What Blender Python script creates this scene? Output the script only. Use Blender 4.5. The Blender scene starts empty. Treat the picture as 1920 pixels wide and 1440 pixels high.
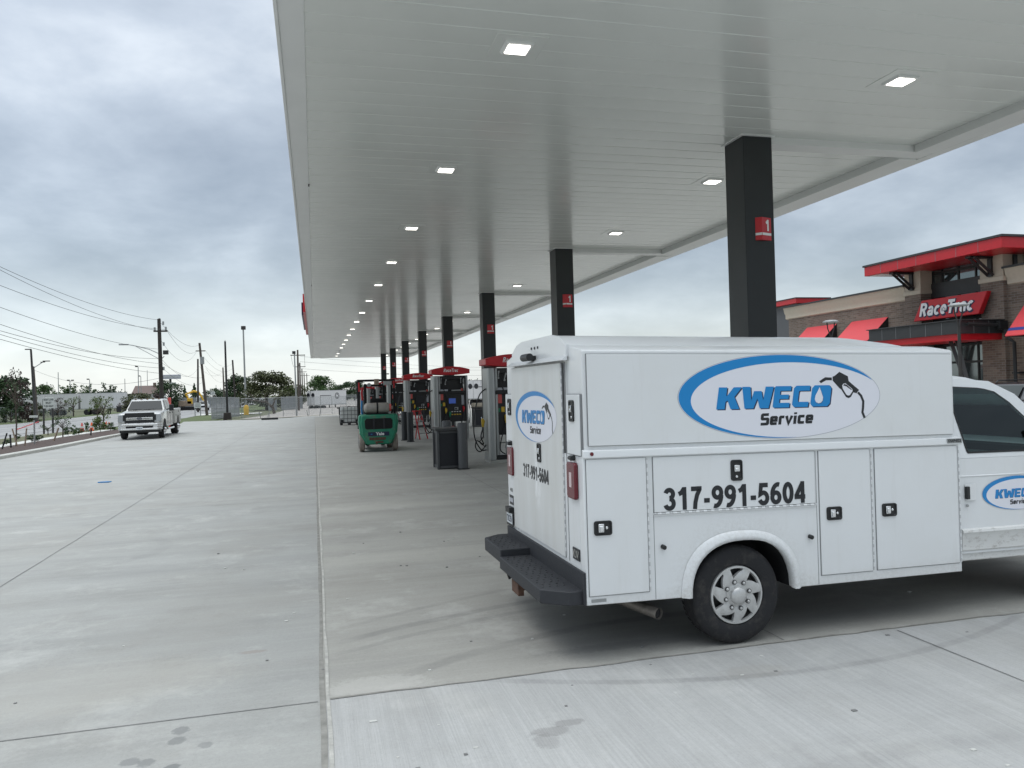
import bpy, bmesh, math, random
from mathutils import Vector, Matrix
R_ = math.radians
scene = bpy.context.scene
COL = scene.collection

# ------------------------------------------------------------------ camera
CAM_H = 2.0
CAM_RIGHT = Vector((0.96794, -0.24944, -0.02840)); CAM_FWD = Vector((0.249, 0.9684, 0.0053))
F_PX = 1442.0                                    # focal length in pixels of a 1920 wide picture
fwd = CAM_FWD.normalized()
rgt = (CAM_RIGHT - fwd * CAM_RIGHT.dot(fwd)).normalized()
upv = rgt.cross(fwd)
cam_d = bpy.data.cameras.new("camera"); cam = bpy.data.objects.new("camera", cam_d); COL.objects.link(cam)
cam_d.sensor_width = 36.0; cam_d.lens = 36.0 * F_PX / 1920.0
cam_d.clip_start = 0.05; cam_d.clip_end = 5000
cam.matrix_world = Matrix(((rgt.x, upv.x, -fwd.x, 0), (rgt.y, upv.y, -fwd.y, 0), (rgt.z, upv.z, -fwd.z, CAM_H), (0, 0, 0, 1)))
scene.camera = cam

# ------------------------------------------------------------------ world, sun, exposure
SUN_EL, SUN_AZ = 62.0, 285.0                     # azimuth clockwise from +Y
world = bpy.data.worlds.new("World"); scene.world = world; world.use_nodes = True
wn, wl = world.node_tree.nodes, world.node_tree.links
wn.clear()
def wnode(t, **k):
    n = wn.new(t)
    for a, v in k.items(): setattr(n, a, v)
    return n
w_out = wnode('ShaderNodeOutputWorld'); w_add = wnode('ShaderNodeAddShader')
sky = wnode('ShaderNodeTexSky', sky_type='NISHITA', sun_disc=False, sun_elevation=R_(SUN_EL), sun_rotation=R_(SUN_AZ))
bg_sky = wnode('ShaderNodeBackground'); bg_sky.inputs['Strength'].default_value = 0.05
wl.new(sky.outputs[0], bg_sky.inputs['Color'])
tc = wnode('ShaderNodeTexCoord'); sep = wnode('ShaderNodeSeparateXYZ'); wl.new(tc.outputs['Generated'], sep.inputs[0])
def wmath(op, a, b=None, c=None):
    n = wnode('ShaderNodeMath', operation=op)
    for i, v in enumerate((a, b, c)):
        if v is None: continue
        if isinstance(v, (int, float)): n.inputs[i].default_value = v
        else: wl.new(v, n.inputs[i])
    return n.outputs[0]
zc_ = wmath('ADD', wmath('MAXIMUM', sep.outputs['Z'], 0.0), 0.30)
comb = wnode('ShaderNodeCombineXYZ')
wl.new(wmath('DIVIDE', sep.outputs['X'], zc_), comb.inputs[0]); wl.new(wmath('DIVIDE', sep.outputs['Y'], zc_), comb.inputs[1])
def wnoise(scale, detail, rough, off, dist=0.0):
    m = wnode('ShaderNodeMapping'); m.inputs['Location'].default_value = off
    wl.new(comb.outputs[0], m.inputs[0])
    n = wnode('ShaderNodeTexNoise'); n.inputs['Scale'].default_value = scale; n.inputs['Detail'].default_value = detail
    n.inputs['Roughness'].default_value = rough; n.inputs['Distortion'].default_value = dist
    wl.new(m.outputs[0], n.inputs['Vector'])
    return n.outputs['Fac']
n1 = wnoise(0.75, 6, 0.5, (4.2, 5.0, 2), 0.05); n2 = wnoise(2.4, 6, 0.56, (-17.4, 3, 7), 0.1)
mix = wmath('ADD', wmath('MULTIPLY', n1, 0.60), wmath('MULTIPLY', n2, 0.40))
ramp = wnode('ShaderNodeValToRGB'); wl.new(mix, ramp.inputs[0])
cr = ramp.color_ramp
cr.elements[0].position = 0.39; cr.elements[0].color = (0.225, 0.250, 0.270, 1)
cr.elements[1].position = 0.6; cr.elements[1].color = (0.650, 0.680, 0.690, 1)
for p_, c_ in ((0.465, (0.335, 0.365, 0.388, 1)), (0.53, (0.455, 0.490, 0.515, 1))):
    e = cr.elements.new(p_); e.color = c_
hz = wmath('POWER', wmath('SUBTRACT', 1.0, wmath('MINIMUM', wmath('MULTIPLY', wmath('MAXIMUM', sep.outputs['Z'], 0.0), 4.6), 1.0)), 1.6)
mixh = wnode('ShaderNodeMix', data_type='RGBA')
dirn = wmath('ADD', wmath('MULTIPLY', sep.outputs['X'], -0.42), wmath('MULTIPLY', sep.outputs['Y'], 0.62))
hzd = wmath('MULTIPLY', hz, wmath('MAXIMUM', wmath('ADD', 0.42, wmath('MULTIPLY', dirn, 0.62)), 0.08))
wl.new(wmath('MINIMUM', hzd, 0.9), mixh.inputs['Factor'])
wl.new(ramp.outputs[0], mixh.inputs[6]); mixh.inputs[7].default_value = (0.80, 0.84, 0.85, 1)
zen = wmath('MULTIPLY', wmath('ADD', 1.0, wmath('MULTIPLY', wmath('POWER', wmath('MAXIMUM', sep.outputs['Z'], 0.0), 4.0), 5.0)), wmath('ADD', 0.92, wmath('MULTIPLY', dirn, 0.14)))
bg_cl = wnode('ShaderNodeBackground'); wl.new(mixh.outputs[2], bg_cl.inputs['Color']); wl.new(zen, bg_cl.inputs['Strength'])
wl.new(bg_sky.outputs[0], w_add.inputs[0]); wl.new(bg_cl.outputs[0], w_add.inputs[1]); wl.new(w_add.outputs[0], w_out.inputs[0])

sun_d = bpy.data.lights.new("sun", 'SUN'); sun_d.energy = 0.6; sun_d.angle = R_(25); sun_d.color = (1.0, 0.97, 0.93)
sun = bpy.data.objects.new("sun", sun_d); COL.objects.link(sun)
az, el = R_(SUN_AZ), R_(SUN_EL)
sun_dir = Vector((math.sin(az) * math.cos(el), math.cos(az) * math.cos(el), math.sin(el)))
sun.rotation_euler = (-sun_dir).to_track_quat('-Z', 'Y').to_euler()
vs = scene.view_settings
vs.view_transform = 'Standard'; vs.look = 'None'; vs.gamma = 1.0; vs.exposure = -0.02; vs.use_curve_mapping = False
scene.cycles.max_bounces = 8

# ------------------------------------------------------------------ helpers
def gz(y):                                       # the lot falls gently beyond 45 m
    return 0.0 if y < 45 else -0.011 * (min(y, 110) - 45)
def ray(px, py):
    return (rgt * (px - 960) - upv * (py - 720) + fwd * F_PX)
def at(px, py, Y=None):
    """a point of the photograph (1920x1440) on the ground, or at the distance Y"""
    d = ray(px, py); z = 0.0
    if Y is None:
        for _ in range(60):
            t = (z - CAM_H) / d.z; p = Vector((0, 0, CAM_H)) + d * t; z = gz(p.y)
        return Vector((p.x, p.y, z))
    return Vector((0, 0, CAM_H)) + d * (Y / d.y)

class MB:
    def __init__(s): s.v = []; s.f = []; s.m = []
    def add(s, vs_, fs, mi=0):
        b = len(s.v); s.v += [tuple(v) for v in vs_]
        for f in fs: s.f.append(tuple(b + i for i in f)); s.m.append(mi)
        return s
    def box(s, x0, x1, y0, y1, z0, z1, mi=0):
        v = [(x0, y0, z0), (x1, y0, z0), (x1, y1, z0), (x0, y1, z0), (x0, y0, z1), (x1, y0, z1), (x1, y1, z1), (x0, y1, z1)]
        return s.add(v, [(0, 3, 2, 1), (4, 5, 6, 7), (0, 1, 5, 4), (1, 2, 6, 5), (2, 3, 7, 6), (3, 0, 4, 7)], mi)
    def prism(s, poly, ax, a, b, mi=0):
        """poly of (u, v): ax 'y' -> (x,z), 'x' -> (y,z), 'z' -> (x,y)"""
        def P(u, v, w): return (u, w, v) if ax == 'y' else ((w, u, v) if ax == 'x' else (u, v, w))
        ar = sum(poly[i][0] * poly[(i + 1) % len(poly)][1] - poly[(i + 1) % len(poly)][0] * poly[i][1] for i in range(len(poly)))
        if ar < 0: poly = poly[::-1]
        n = len(poly); lo, hi = min(a, b), max(a, b)
        vs_ = [P(u, v, lo) for u, v in poly] + [P(u, v, hi) for u, v in poly]
        fs = [tuple(range(n)[::-1]), tuple(range(n, 2 * n))] + [(i, (i + 1) % n, n + (i + 1) % n, n + i) for i in range(n)]
        if ax == 'y': fs = [f[::-1] for f in fs]
        return s.add(vs_, fs, mi)
    def frame(s, p0, p1):
        d = (Vector(p1) - Vector(p0)).normalized()
        a = Vector((0, 0, 1)) if abs(d.z) < 0.9 else Vector((1, 0, 0))
        u = d.cross(a).normalized(); return u, d.cross(u).normalized()
    def cyl(s, p0, p1, r0, r1=None, n=12, mi=0, cap=True):
        r1 = r0 if r1 is None else r1; u, w = s.frame(p0, p1); p0, p1 = Vector(p0), Vector(p1)
        vs_ = []
        for p, r in ((p0, r0), (p1, r1)):
            for i in range(n):
                a = 2 * math.pi * i / n; vs_.append(p + (u * math.cos(a) + w * math.sin(a)) * r)
        fs = [(i, n + i, n + (i + 1) % n, (i + 1) % n) for i in range(n)]
        if cap: fs += [tuple(range(n)), tuple(range(2 * n - 1, n - 1, -1))]
        return s.add(vs_, fs, mi)
    def tube(s, pts, r, n=6, mi=0, cap=True):
        pts = [Vector(p) for p in pts]; rs = r if isinstance(r, (list, tuple)) else [r] * len(pts)
        vs_ = []; u = None
        for i, p in enumerate(pts):
            d = (pts[min(i + 1, len(pts) - 1)] - pts[max(i - 1, 0)]).normalized()
            if u is None: u = s.frame(p, p + d)[0]
            else: u = (u - d * u.dot(d)).normalized()
            w = d.cross(u)
            for k in range(n):
                a = 2 * math.pi * k / n; vs_.append(p + (u * math.cos(a) + w * math.sin(a)) * rs[i])
        fs = []
        for i in range(len(pts) - 1):
            for k in range(n):
                a, b = i * n + k, i * n + (k + 1) % n
                fs.append((a, b, b + n, a + n))
        if cap: fs += [tuple(range(n))[::-1], tuple(range((len(pts) - 1) * n, len(pts) * n))]
        return s.add(vs_, fs, mi)
    def lathe(s, prof, c, axis='y', n=32, mi=0):
        """prof: (radius, offset along axis)"""
        vs_ = []
        for r, h in prof:
            for i in range(n):
                a = 2 * math.pi * i / n; q = (r * math.cos(a), r * math.sin(a))
                vs_.append({'y': (c[0] + q[0], c[1] + h, c[2] + q[1]), 'x': (c[0] + h, c[1] + q[0], c[2] + q[1]), 'z': (c[0] + q[0], c[1] + q[1], c[2] + h)}[axis])
        fs = []
        for j in range(len(prof) - 1):
            for i in range(n):
                a, b = j * n + i, j * n + (i + 1) % n; fs.append((a, b, b + n, a + n))
        return s.add(vs_, fs, mi)
    def poly3(s, pts, mi=0): return s.add(pts, [tuple(range(len(pts)))], mi)
    def ball(s, c, r, n=10, m=6, mi=0, sc=(1, 1, 1)):
        prof = [(r * math.sin(math.pi * j / m), -r * math.cos(math.pi * j / m)) for j in range(m + 1)]
        b = len(s.v); s.lathe(prof, (0, 0, 0), 'z', n, mi)
        for i in range(b, len(s.v)):
            v = s.v[i]; s.v[i] = (c[0] + v[0] * sc[0], c[1] + v[1] * sc[1], c[2] + v[2] * sc[2])
        return s
    def build(s, name, mats, parent=None, loc=(0, 0, 0), rot=None, ang=35, bevel=0, seg=2, fn=None, recalc=False):
        me = bpy.data.meshes.new(name)
        vs_ = [fn(v) for v in s.v] if fn else s.v
        me.from_pydata(vs_, [], s.f)
        for m in (mats if isinstance(mats, (list, tuple)) else [mats]): me.materials.append(m)
        me.polygons.foreach_set('material_index', s.m)
        me.update()
        if recalc or True:
            bm = bmesh.new(); bm.from_mesh(me); bmesh.ops.recalc_face_normals(bm, faces=bm.faces); bm.to_mesh(me); bm.free()
        me.polygons.foreach_set('use_smooth', [True] * len(me.polygons))
        me.set_sharp_from_angle(angle=R_(ang))
        o = bpy.data.objects.new(name, me); COL.objects.link(o); o.location = loc
        if rot: o.rotation_euler = rot
        if parent is not None: o.parent = parent
        if bevel:
            b = o.modifiers.new('bevel', 'BEVEL'); b.width = bevel; b.segments = seg; b.limit_method = 'ANGLE'; b.angle_limit = R_(40)
        return o

def tag(o, label=None, cat=None, group=None, kind=None):
    if label: o['label'] = label
    if cat: o['category'] = cat
    if group: o['group'] = group
    if kind: o['kind'] = kind
    return o
def thing(name, label, cat, loc=(0, 0, 0), rz=0, group=None):
    o = bpy.data.objects.new(name, None); COL.objects.link(o); o.location = loc; o.rotation_euler = (0, 0, rz)
    o.empty_display_size = 0.2
    return tag(o, label, cat, group)
def struct(o): o['kind'] = 'structure'; return o
def dup(root, loc, rz=None, label=None, scale=None):
    r = root.copy(); COL.objects.link(r); r.location = loc
    if rz is not None: r.rotation_euler = (0, 0, rz)
    if scale is not None: r.scale = scale
    if label: r['label'] = label
    for ch in list(root.children):
        c = ch.copy(); COL.objects.link(c); c.parent = r
        for g in ch.children:
            d = g.copy(); COL.objects.link(d); d.parent = c
    return r

_tc = {}
def text_geo(body, bold=0.0, shear=0.0, space=1.0):
    key = (body, bold, shear, space)
    if key in _tc: return _tc[key]
    cu = bpy.data.curves.new('lettering', 'FONT'); cu.body = body; cu.offset = bold; cu.shear = shear; cu.space_character = space
    cu.resolution_u = 3
    o = bpy.data.objects.new('lettering', cu); COL.objects.link(o)
    dg = bpy.context.evaluated_depsgraph_get(); dg.update()
    me = bpy.data.meshes.new_from_object(o.evaluated_get(dg))
    vs_ = [(v.co.x, v.co.y) for v in me.vertices]; fs = [tuple(p.vertices) for p in me.polygons]
    bpy.data.objects.remove(o); bpy.data.curves.remove(cu); bpy.data.meshes.remove(me)
    x0 = min(v[0] for v in vs_); x1 = max(v[0] for v in vs_); y0 = min(v[1] for v in vs_); y1 = max(v[1] for v in vs_)
    _tc[key] = ([((v[0] - x0) / (x1 - x0), (v[1] - y0) / (y1 - y0)) for v in vs_], fs)
    return _tc[key]
def put_text(mb, body, o, ux, uy, mi=0, bold=0.0, shear=0.0, space=1.0):
    """fills the parallelogram o, ux, uy with the words"""
    vs_, fs = text_geo(body, bold, shear, space); o, ux, uy = Vector(o), Vector(ux), Vector(uy)
    mb.add([o + ux * a + uy * b for a, b in vs_], fs, mi)


# a plain bold sans drawn with constant-width strokes (unit height 1)
def _arc(cx, cy, rx, ry, a0, a1, n=14):
    return [(cx + rx * math.cos(R_(a0 + (a1 - a0) * i / n)), cy + ry * math.sin(R_(a0 + (a1 - a0) * i / n))) for i in range(n + 1)]
T_ = 0.098                                       # half the stroke
GLY = {
 '0': (0.58, [_arc(0.29, 0.5, 0.19, 0.40, 90, 450, 32)]),
 '1': (0.58, [[(0.36, 0.0), (0.36, 1.0)], [(0.08, 0.70), (0.22, 0.76), (0.33, 0.92)]]),
 '3': (0.58, [_arc(0.27, 0.72, 0.18, 0.18, 165, -90, 18), _arc(0.27, 0.30, 0.20, 0.21, 90, -165, 20)]),
 '4': (0.58, [[(0.42, 0.0), (0.42, 1.0)], [(0.40, 0.90), (0.09, 0.36), (0.09, 0.29), (0.56, 0.29)]]),
 '5': (0.58, [[(0.52, 0.91), (0.17, 0.91), (0.12, 0.50), (0.20, 0.545)] + _arc(0.28, 0.325, 0.20, 0.24, 100, -160, 20)]),
 '6': (0.58, [_arc(0.29, 0.32, 0.19, 0.22, 90, 450, 26), _arc(0.40, 0.42, 0.30, 0.49, 178, 75, 16)]),
 '7': (0.58, [[(0.05, 0.905), (0.47, 0.905), (0.47, 0.87), (0.34, 0.62), (0.25, 0.30), (0.22, 0.0)]]),
 '9': (0.58, [_arc(0.29, 0.68, 0.19, 0.22, 90, 450, 26), _arc(0.18, 0.58, 0.30, 0.49, -2, -105, 16)]),
 '-': (0.36, [[(0.04, 0.36), (0.32, 0.36)]]),
 'R': (0.70, [[(0.12, 0.0), (0.12, 1.0)], [(0.14, 0.905), (0.36, 0.905)] + _arc(0.36, 0.70, 0.19, 0.205, 90, -90, 12) + [(0.14, 0.495)], [(0.34, 0.48), (0.58, 0.0)]]),
 'T': (0.62, [[(0.31, 0.0), (0.31, 0.92)], [(0.0, 0.905), (0.62, 0.905)]]),
 'a': (0.56, [[(0.44, 0.0), (0.44, 0.46)] + _arc(0.27, 0.46, 0.17, 0.17, 0, 160, 10), _arc(0.25, 0.22, 0.155, 0.13, 60, 330, 18)]),
 'c': (0.54, [_arc(0.29, 0.355, 0.19, 0.265, 45, 315, 20)]),
 'e': (0.56, [[(0.12, 0.35), (0.46, 0.35)] + _arc(0.28, 0.355, 0.18, 0.265, 0, 310, 24)]),
 'r': (0.40, [[(0.11, 0.0), (0.11, 0.70)], _arc(0.34, 0.36, 0.23, 0.25, 170, 85, 8)]),
 'v': (0.56, [[(0.06, 0.72), (0.27, 0.06), (0.50, 0.72)]]),
 'i': (0.26, [[(0.12, 0.0), (0.12, 0.72)], [(0.12, 0.84), (0.12, 1.0)]]),
 'S': (0.66, [[(0.60, 0.90), (0.14, 0.90), (0.10, 0.86), (0.10, 0.58), (0.14, 0.53), (0.52, 0.53), (0.56, 0.49), (0.56, 0.14), (0.52, 0.10), (0.02, 0.10)]]),
}
SQ = dict(GLY); SQ.update({                      # the squarer letters of the oval logo
 'e': (0.60, [[(0.10, 0.37), (0.48, 0.37), (0.48, 0.60), (0.44, 0.64), (0.14, 0.64), (0.10, 0.60), (0.10, 0.14), (0.14, 0.10), (0.54, 0.10)]]),
 'r': (0.44, [[(0.10, 0.0), (0.10, 0.60), (0.14, 0.64), (0.42, 0.64)]]), 'c': (0.56, [[(0.52, 0.64), (0.14, 0.64), (0.10, 0.60), (0.10, 0.14), (0.14, 0.10), (0.52, 0.10)]])})
def stroke_text(mb, body, P, W_, mi=0, t=T_, slant=0.0, table=GLY, gap=0.06, d0=0.0, dd=0.00008):
    """P(u, v, d): u and v from 0 to 1 over the words; strokes lie a hair apart"""
    tot = sum(table[c][0] + gap for c in body) - gap; x = 0.0; k = 0
    for c in body:
        w, paths = table[c]
        for pth in paths:
            L = []; Rr = []; n = len(pth); closed = math.dist(pth[0], pth[-1]) < 1e-6
            for i, p in enumerate(pth):
                a = pth[i - 1] if i else (pth[-2] if closed else None); b_ = pth[i + 1] if i < n - 1 else (pth[1] if closed else None)
                def nrm(q0, q1): dx, dy = q1[0] - q0[0], q1[1] - q0[1]; l = math.hypot(dx, dy) or 1; return (-dy / l, dx / l)
                n0 = nrm(a, p) if a else nrm(p, b_); n1_ = nrm(p, b_) if b_ else n0
                m = (n0[0] + n1_[0], n0[1] + n1_[1]); l = math.hypot(*m) or 1; m = (m[0] / l, m[1] / l); q = t / max(0.5, m[0] * n0[0] + m[1] * n0[1])
                L.append((p[0] + m[0] * q, p[1] + m[1] * q)); Rr.append((p[0] - m[0] * q, p[1] - m[1] * q))
            Q = lambda v: P((x + v[0] + slant * v[1]) / tot, v[1], d0 + dd * k)
            mb.add([Q(v) for v in L] + [Q(v) for v in Rr], [(i, i + 1, n + i + 1, n + i) for i in range(n - 1)], mi); k += 1
        x += w + gap

# ------------------------------------------------------------------ materials
def nt(m): return m.node_tree.nodes, m.node_tree.links
def mat(name, col, rough=0.5, metal=0.0, var=0.0, vscale=6.0, bump=0.0, bscale=40.0, coat=0.0, spec=0.5, stretch=(1, 1, 1), emit=None, estr=0.0, dirt=None):
    m = bpy.data.materials.new(name); m.use_nodes = True
    ns, ls = nt(m); b = ns['Principled BSDF']
    b.inputs['Base Color'].default_value = (*col, 1); b.inputs['Roughness'].default_value = rough; b.inputs['Metallic'].default_value = metal
    b.inputs['Specular IOR Level'].default_value = spec
    if coat: b.inputs['Coat Weight'].default_value = coat; b.inputs['Coat Roughness'].default_value = 0.08
    if emit: b.inputs['Emission Color'].default_value = (*emit, 1); b.inputs['Emission Strength'].default_value = estr
    if var or bump or dirt:
        t = ns.new('ShaderNodeTexCoord'); mp = ns.new('ShaderNodeMapping'); mp.inputs['Scale'].default_value = stretch
        ls.new(t.outputs['Object'], mp.inputs[0])
    if var:
        n = ns.new('ShaderNodeTexNoise'); n.inputs['Scale'].default_value = vscale; n.inputs['Detail'].default_value = 6; n.inputs['Roughness'].default_value = 0.6
        ls.new(mp.outputs[0], n.inputs['Vector'])
        r = ns.new('ShaderNodeValToRGB'); ls.new(n.outputs['Fac'], r.inputs[0])
        lo = [max(0, c * (1 - var)) for c in col]; hi = [min(1, c * (1 + var)) for c in col]
        r.color_ramp.elements[0].position = 0.3; r.color_ramp.elements[0].color = (*lo, 1)
        r.color_ramp.elements[1].position = 0.7; r.color_ramp.elements[1].color = (*hi, 1)
        last = r.outputs[0]
        ls.new(last, b.inputs['Base Color'])
        rr = ns.new('ShaderNodeMapRange'); ls.new(n.outputs['Fac'], rr.inputs[0])
        rr.inputs['To Min'].default_value = max(0.02, rough * 0.8); rr.inputs['To Max'].default_value = min(1, rough * 1.2)
        ls.new(rr.outputs[0], b.inputs['Roughness'])
    if dirt:                                     # dirt = (colour, threshold, amount, scale)
        dc, th, am, dsc = dirt
        n = ns.new('ShaderNodeTexNoise'); n.inputs['Scale'].default_value = dsc; n.inputs['Detail'].default_value = 8; n.inputs['Roughness'].default_value = 0.7
        ls.new(mp.outputs[0], n.inputs['Vector'])
        mr = ns.new('ShaderNodeMapRange'); ls.new(n.outputs['Fac'], mr.inputs[0]); mr.inputs['From Min'].default_value = th; mr.inputs['From Max'].default_value = th + (0.3 if dsc < 2 else 0.2)
        mr.inputs['To Max'].default_value = am
        mx = ns.new('ShaderNodeMix'); mx.data_type = 'RGBA'; ls.new(mr.outputs[0], mx.inputs[0]); mx.inputs[7].default_value = (*dc, 1)
        if var: ls.new(last, mx.inputs[6])
        else: mx.inputs[6].default_value = (*col, 1)
        ls.new(mx.outputs[2], b.inputs['Base Color'])
    if bump:
        n = ns.new('ShaderNodeTexNoise'); n.inputs['Scale'].default_value = bscale; n.inputs['Detail'].default_value = 4
        ls.new(mp.outputs[0], n.inputs['Vector'])
        bp = ns.new('ShaderNodeBump'); bp.inputs['Strength'].default_value = bump; bp.inputs['Distance'].default_value = 0.01
        ls.new(n.outputs['Fac'], bp.inputs['Height']); ls.new(bp.outputs[0], b.inputs['Normal'])
    return m

class G:
    """a small node-graph writer for the ground and wall materials"""
    def __init__(s, name):
        s.m = bpy.data.materials.new(name); s.m.use_nodes = True; s.n, s.l = nt(s.m); s.b = s.n['Principled BSDF']
        s.tc = s.n.new('ShaderNodeTexCoord'); s.co = s.tc.outputs['Object']
        sp = s.n.new('ShaderNodeSeparateXYZ'); s.l.new(s.co, sp.inputs[0]); s.x, s.y, s.z = sp.outputs
    def inp(s, sock, v):
        if isinstance(v, (int, float)): sock.default_value = v
        elif isinstance(v, tuple): sock.default_value = (*v, 1) if len(v) == 3 and sock.type == 'RGBA' else v
        else: s.l.new(v, sock)
    def math(s, op, a, b=None, c=None):
        n = s.n.new('ShaderNodeMath'); n.operation = op
        for i, v in enumerate((a, b, c)):
            if v is not None: s.inp(n.inputs[i], v)
        return n.outputs[0]
    def noise(s, scale, stretch=(1, 1, 1), detail=6, rough=0.6, rz=0, dist=0.0, off=(0, 0, 0)):
        mp = s.n.new('ShaderNodeMapping'); mp.inputs['Scale'].default_value = stretch; mp.inputs['Rotation'].default_value = (0, 0, rz); mp.inputs['Location'].default_value = off
        s.l.new(s.co, mp.inputs[0])
        n = s.n.new('ShaderNodeTexNoise'); n.inputs['Scale'].default_value = scale; n.inputs['Detail'].default_value = detail
        n.inputs['Roughness'].default_value = rough; n.inputs['Distortion'].default_value = dist
        s.l.new(mp.outputs[0], n.inputs['Vector']); return n.outputs['Fac']
    def rng(s, v, a, b, lo=0.0, hi=1.0):
        n = s.n.new('ShaderNodeMapRange'); s.inp(n.inputs[0], v)
        for i, q in enumerate((a, b, lo, hi)): n.inputs[i + 1].default_value = q
        return n.outputs[0]
    def mix(s, f, a, b, blend='MIX'):
        n = s.n.new('ShaderNodeMix'); n.data_type = 'RGBA'; n.blend_type = blend
        s.inp(n.inputs[0], f); s.inp(n.inputs[6], a); s.inp(n.inputs[7], b); return n.outputs[2]
    def done(s, col, rough=0.8, height=None, strength=0.3, dist=0.01):
        s.inp(s.b.inputs['Base Color'], col); s.inp(s.b.inputs['Roughness'], rough)
        if height is not None:
            bp = s.n.new('ShaderNodeBump'); bp.inputs['Strength'].default_value = strength; bp.inputs['Distance'].default_value = dist
            s.l.new(height, bp.inputs['Height']); s.l.new(bp.outputs[0], s.b.inputs['Normal'])
        return s.m

def concrete(name, base, warm, streak_dir='x', broom=False, spots=(), arcs=()):
    g = G(name)
    big = g.noise(0.22, detail=4); mid = g.noise(1.3, detail=8, rough=0.65); fine = g.noise(38, detail=5, rough=0.7)
    st = (0.07, 1.0, 1) if streak_dir == 'x' else (1.0, 0.07, 1)
    band = g.noise(1.9, stretch=st, detail=5, rough=0.6, rz=R_(2)); band2 = g.noise(9, stretch=st, detail=4, rough=0.65, rz=R_(-3))
    c = g.mix(g.rng(big, 0.35, 0.65), base, warm)
    c = g.mix(g.math('MULTIPLY', g.rng(band, 0.38, 0.70), 0.48), c, tuple(v * 0.66 for v in base))
    c = g.mix(g.math('MULTIPLY', g.rng(band2, 0.5, 0.75), 0.35), c, tuple(min(1, v * 1.22) for v in base))
    c = g.mix(g.math('MULTIPLY', g.rng(mid, 0.52, 0.8), 0.5), c, tuple(v * 0.72 for v in warm))
    c = g.mix(g.math('MULTIPLY', g.rng(fine, 0.35, 0.7), 0.30), c, tuple(v * 0.62 for v in base))
    patch = g.noise(0.55, detail=9, rough=0.68, off=(13, 2, 5)); smear = g.noise(0.8, stretch=(0.35, 1, 1), detail=9, rough=0.72, off=(2, 21, 0), rz=R_(6)); pits = g.noise(120, detail=2, rough=0.5)
    c = g.mix(g.rng(patch, 0.50, 0.74, 0.0, 0.42), c, (0.27, 0.255, 0.225)); c = g.mix(g.rng(smear, 0.53, 0.70, 0.0, 0.34), c, (0.20, 0.20, 0.195))
    c = g.mix(g.rng(pits, 0.62, 0.72, 0.0, 0.35), c, (0.17, 0.17, 0.165))
    light = g.noise(0.9, detail=9, rough=0.75, off=(5, 9, 0))
    c = g.mix(g.math('MULTIPLY', g.rng(light, 0.54, 0.70), 0.36), c, (0.58, 0.58, 0.55))
    h = g.math('ADD', g.math('MULTIPLY', fine, 0.6), g.math('MULTIPLY', mid, 0.4))
    if broom:
        br = g.noise(95, stretch=(1, 0.02, 1), detail=3, rough=0.7); br2 = g.noise(24, stretch=(1, 0.02, 1), detail=3, rough=0.7)
        c = g.mix(g.math('MULTIPLY', g.rng(br, 0.42, 0.62), 0.24), c, tuple(v * 0.58 for v in base))
        c = g.mix(g.math('MULTIPLY', g.rng(br2, 0.48, 0.68), 0.13), c, tuple(min(1, v * 1.3) for v in base))
        h = g.math('ADD', h, g.math('MULTIPLY', br, 1.2))
    wob = g.noise(16, detail=5, rough=0.75); wob2 = g.noise(2.2, detail=3)
    def dist2(cx, cy, rx, ry):
        dx = g.math('DIVIDE', g.math('SUBTRACT', g.x, cx), rx); dy = g.math('DIVIDE', g.math('SUBTRACT', g.y, cy), ry)
        return g.math('ADD', g.math('ADD', g.math('MULTIPLY', dx, dx), g.math('MULTIPLY', dy, dy)), g.math('MULTIPLY', g.math('SUBTRACT', wob, 0.5), 3.4))
    for cx, cy, rx, ry, k, col in spots:
        m_ = g.rng(dist2(cx, cy, rx, ry), 0.6, 1.3, 1.0, 0.0)
        c = g.mix(g.math('MULTIPLY', m_, k), c, col)
    for cx, cy, r, w, k, a0, a1 in arcs:         # tyre marks: rings around (cx, cy), kept between x = a0 and a1
        dx = g.math('SUBTRACT', g.x, cx); dy = g.math('SUBTRACT', g.y, cy)
        d = g.math('SQRT', g.math('ADD', g.math('MULTIPLY', dx, dx), g.math('MULTIPLY', dy, dy)))
        e = g.math('ABSOLUTE', g.math('SUBTRACT', g.math('ADD', d, g.math('MULTIPLY', g.math('SUBTRACT', wob2, 0.5), 0.06)), r))
        m_ = g.math('MULTIPLY', g.rng(e, w * 0.5, w, 1.0, 0.0), g.math('MULTIPLY', g.rng(g.x, a0, a0 + 0.4), g.rng(g.x, a1 - 0.4, a1, 1.0, 0.0)))
        m_ = g.math('MULTIPLY', m_, g.rng(mid, 0.3, 0.6, 0.3, 1.0))
        c = g.mix(g.math('MULTIPLY', m_, k), c, (0.11, 0.11, 0.11))
    return g.done(c, g.rng(mid, 0.3, 0.7, 0.62, 0.86), h, 0.28, 0.006)

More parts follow.
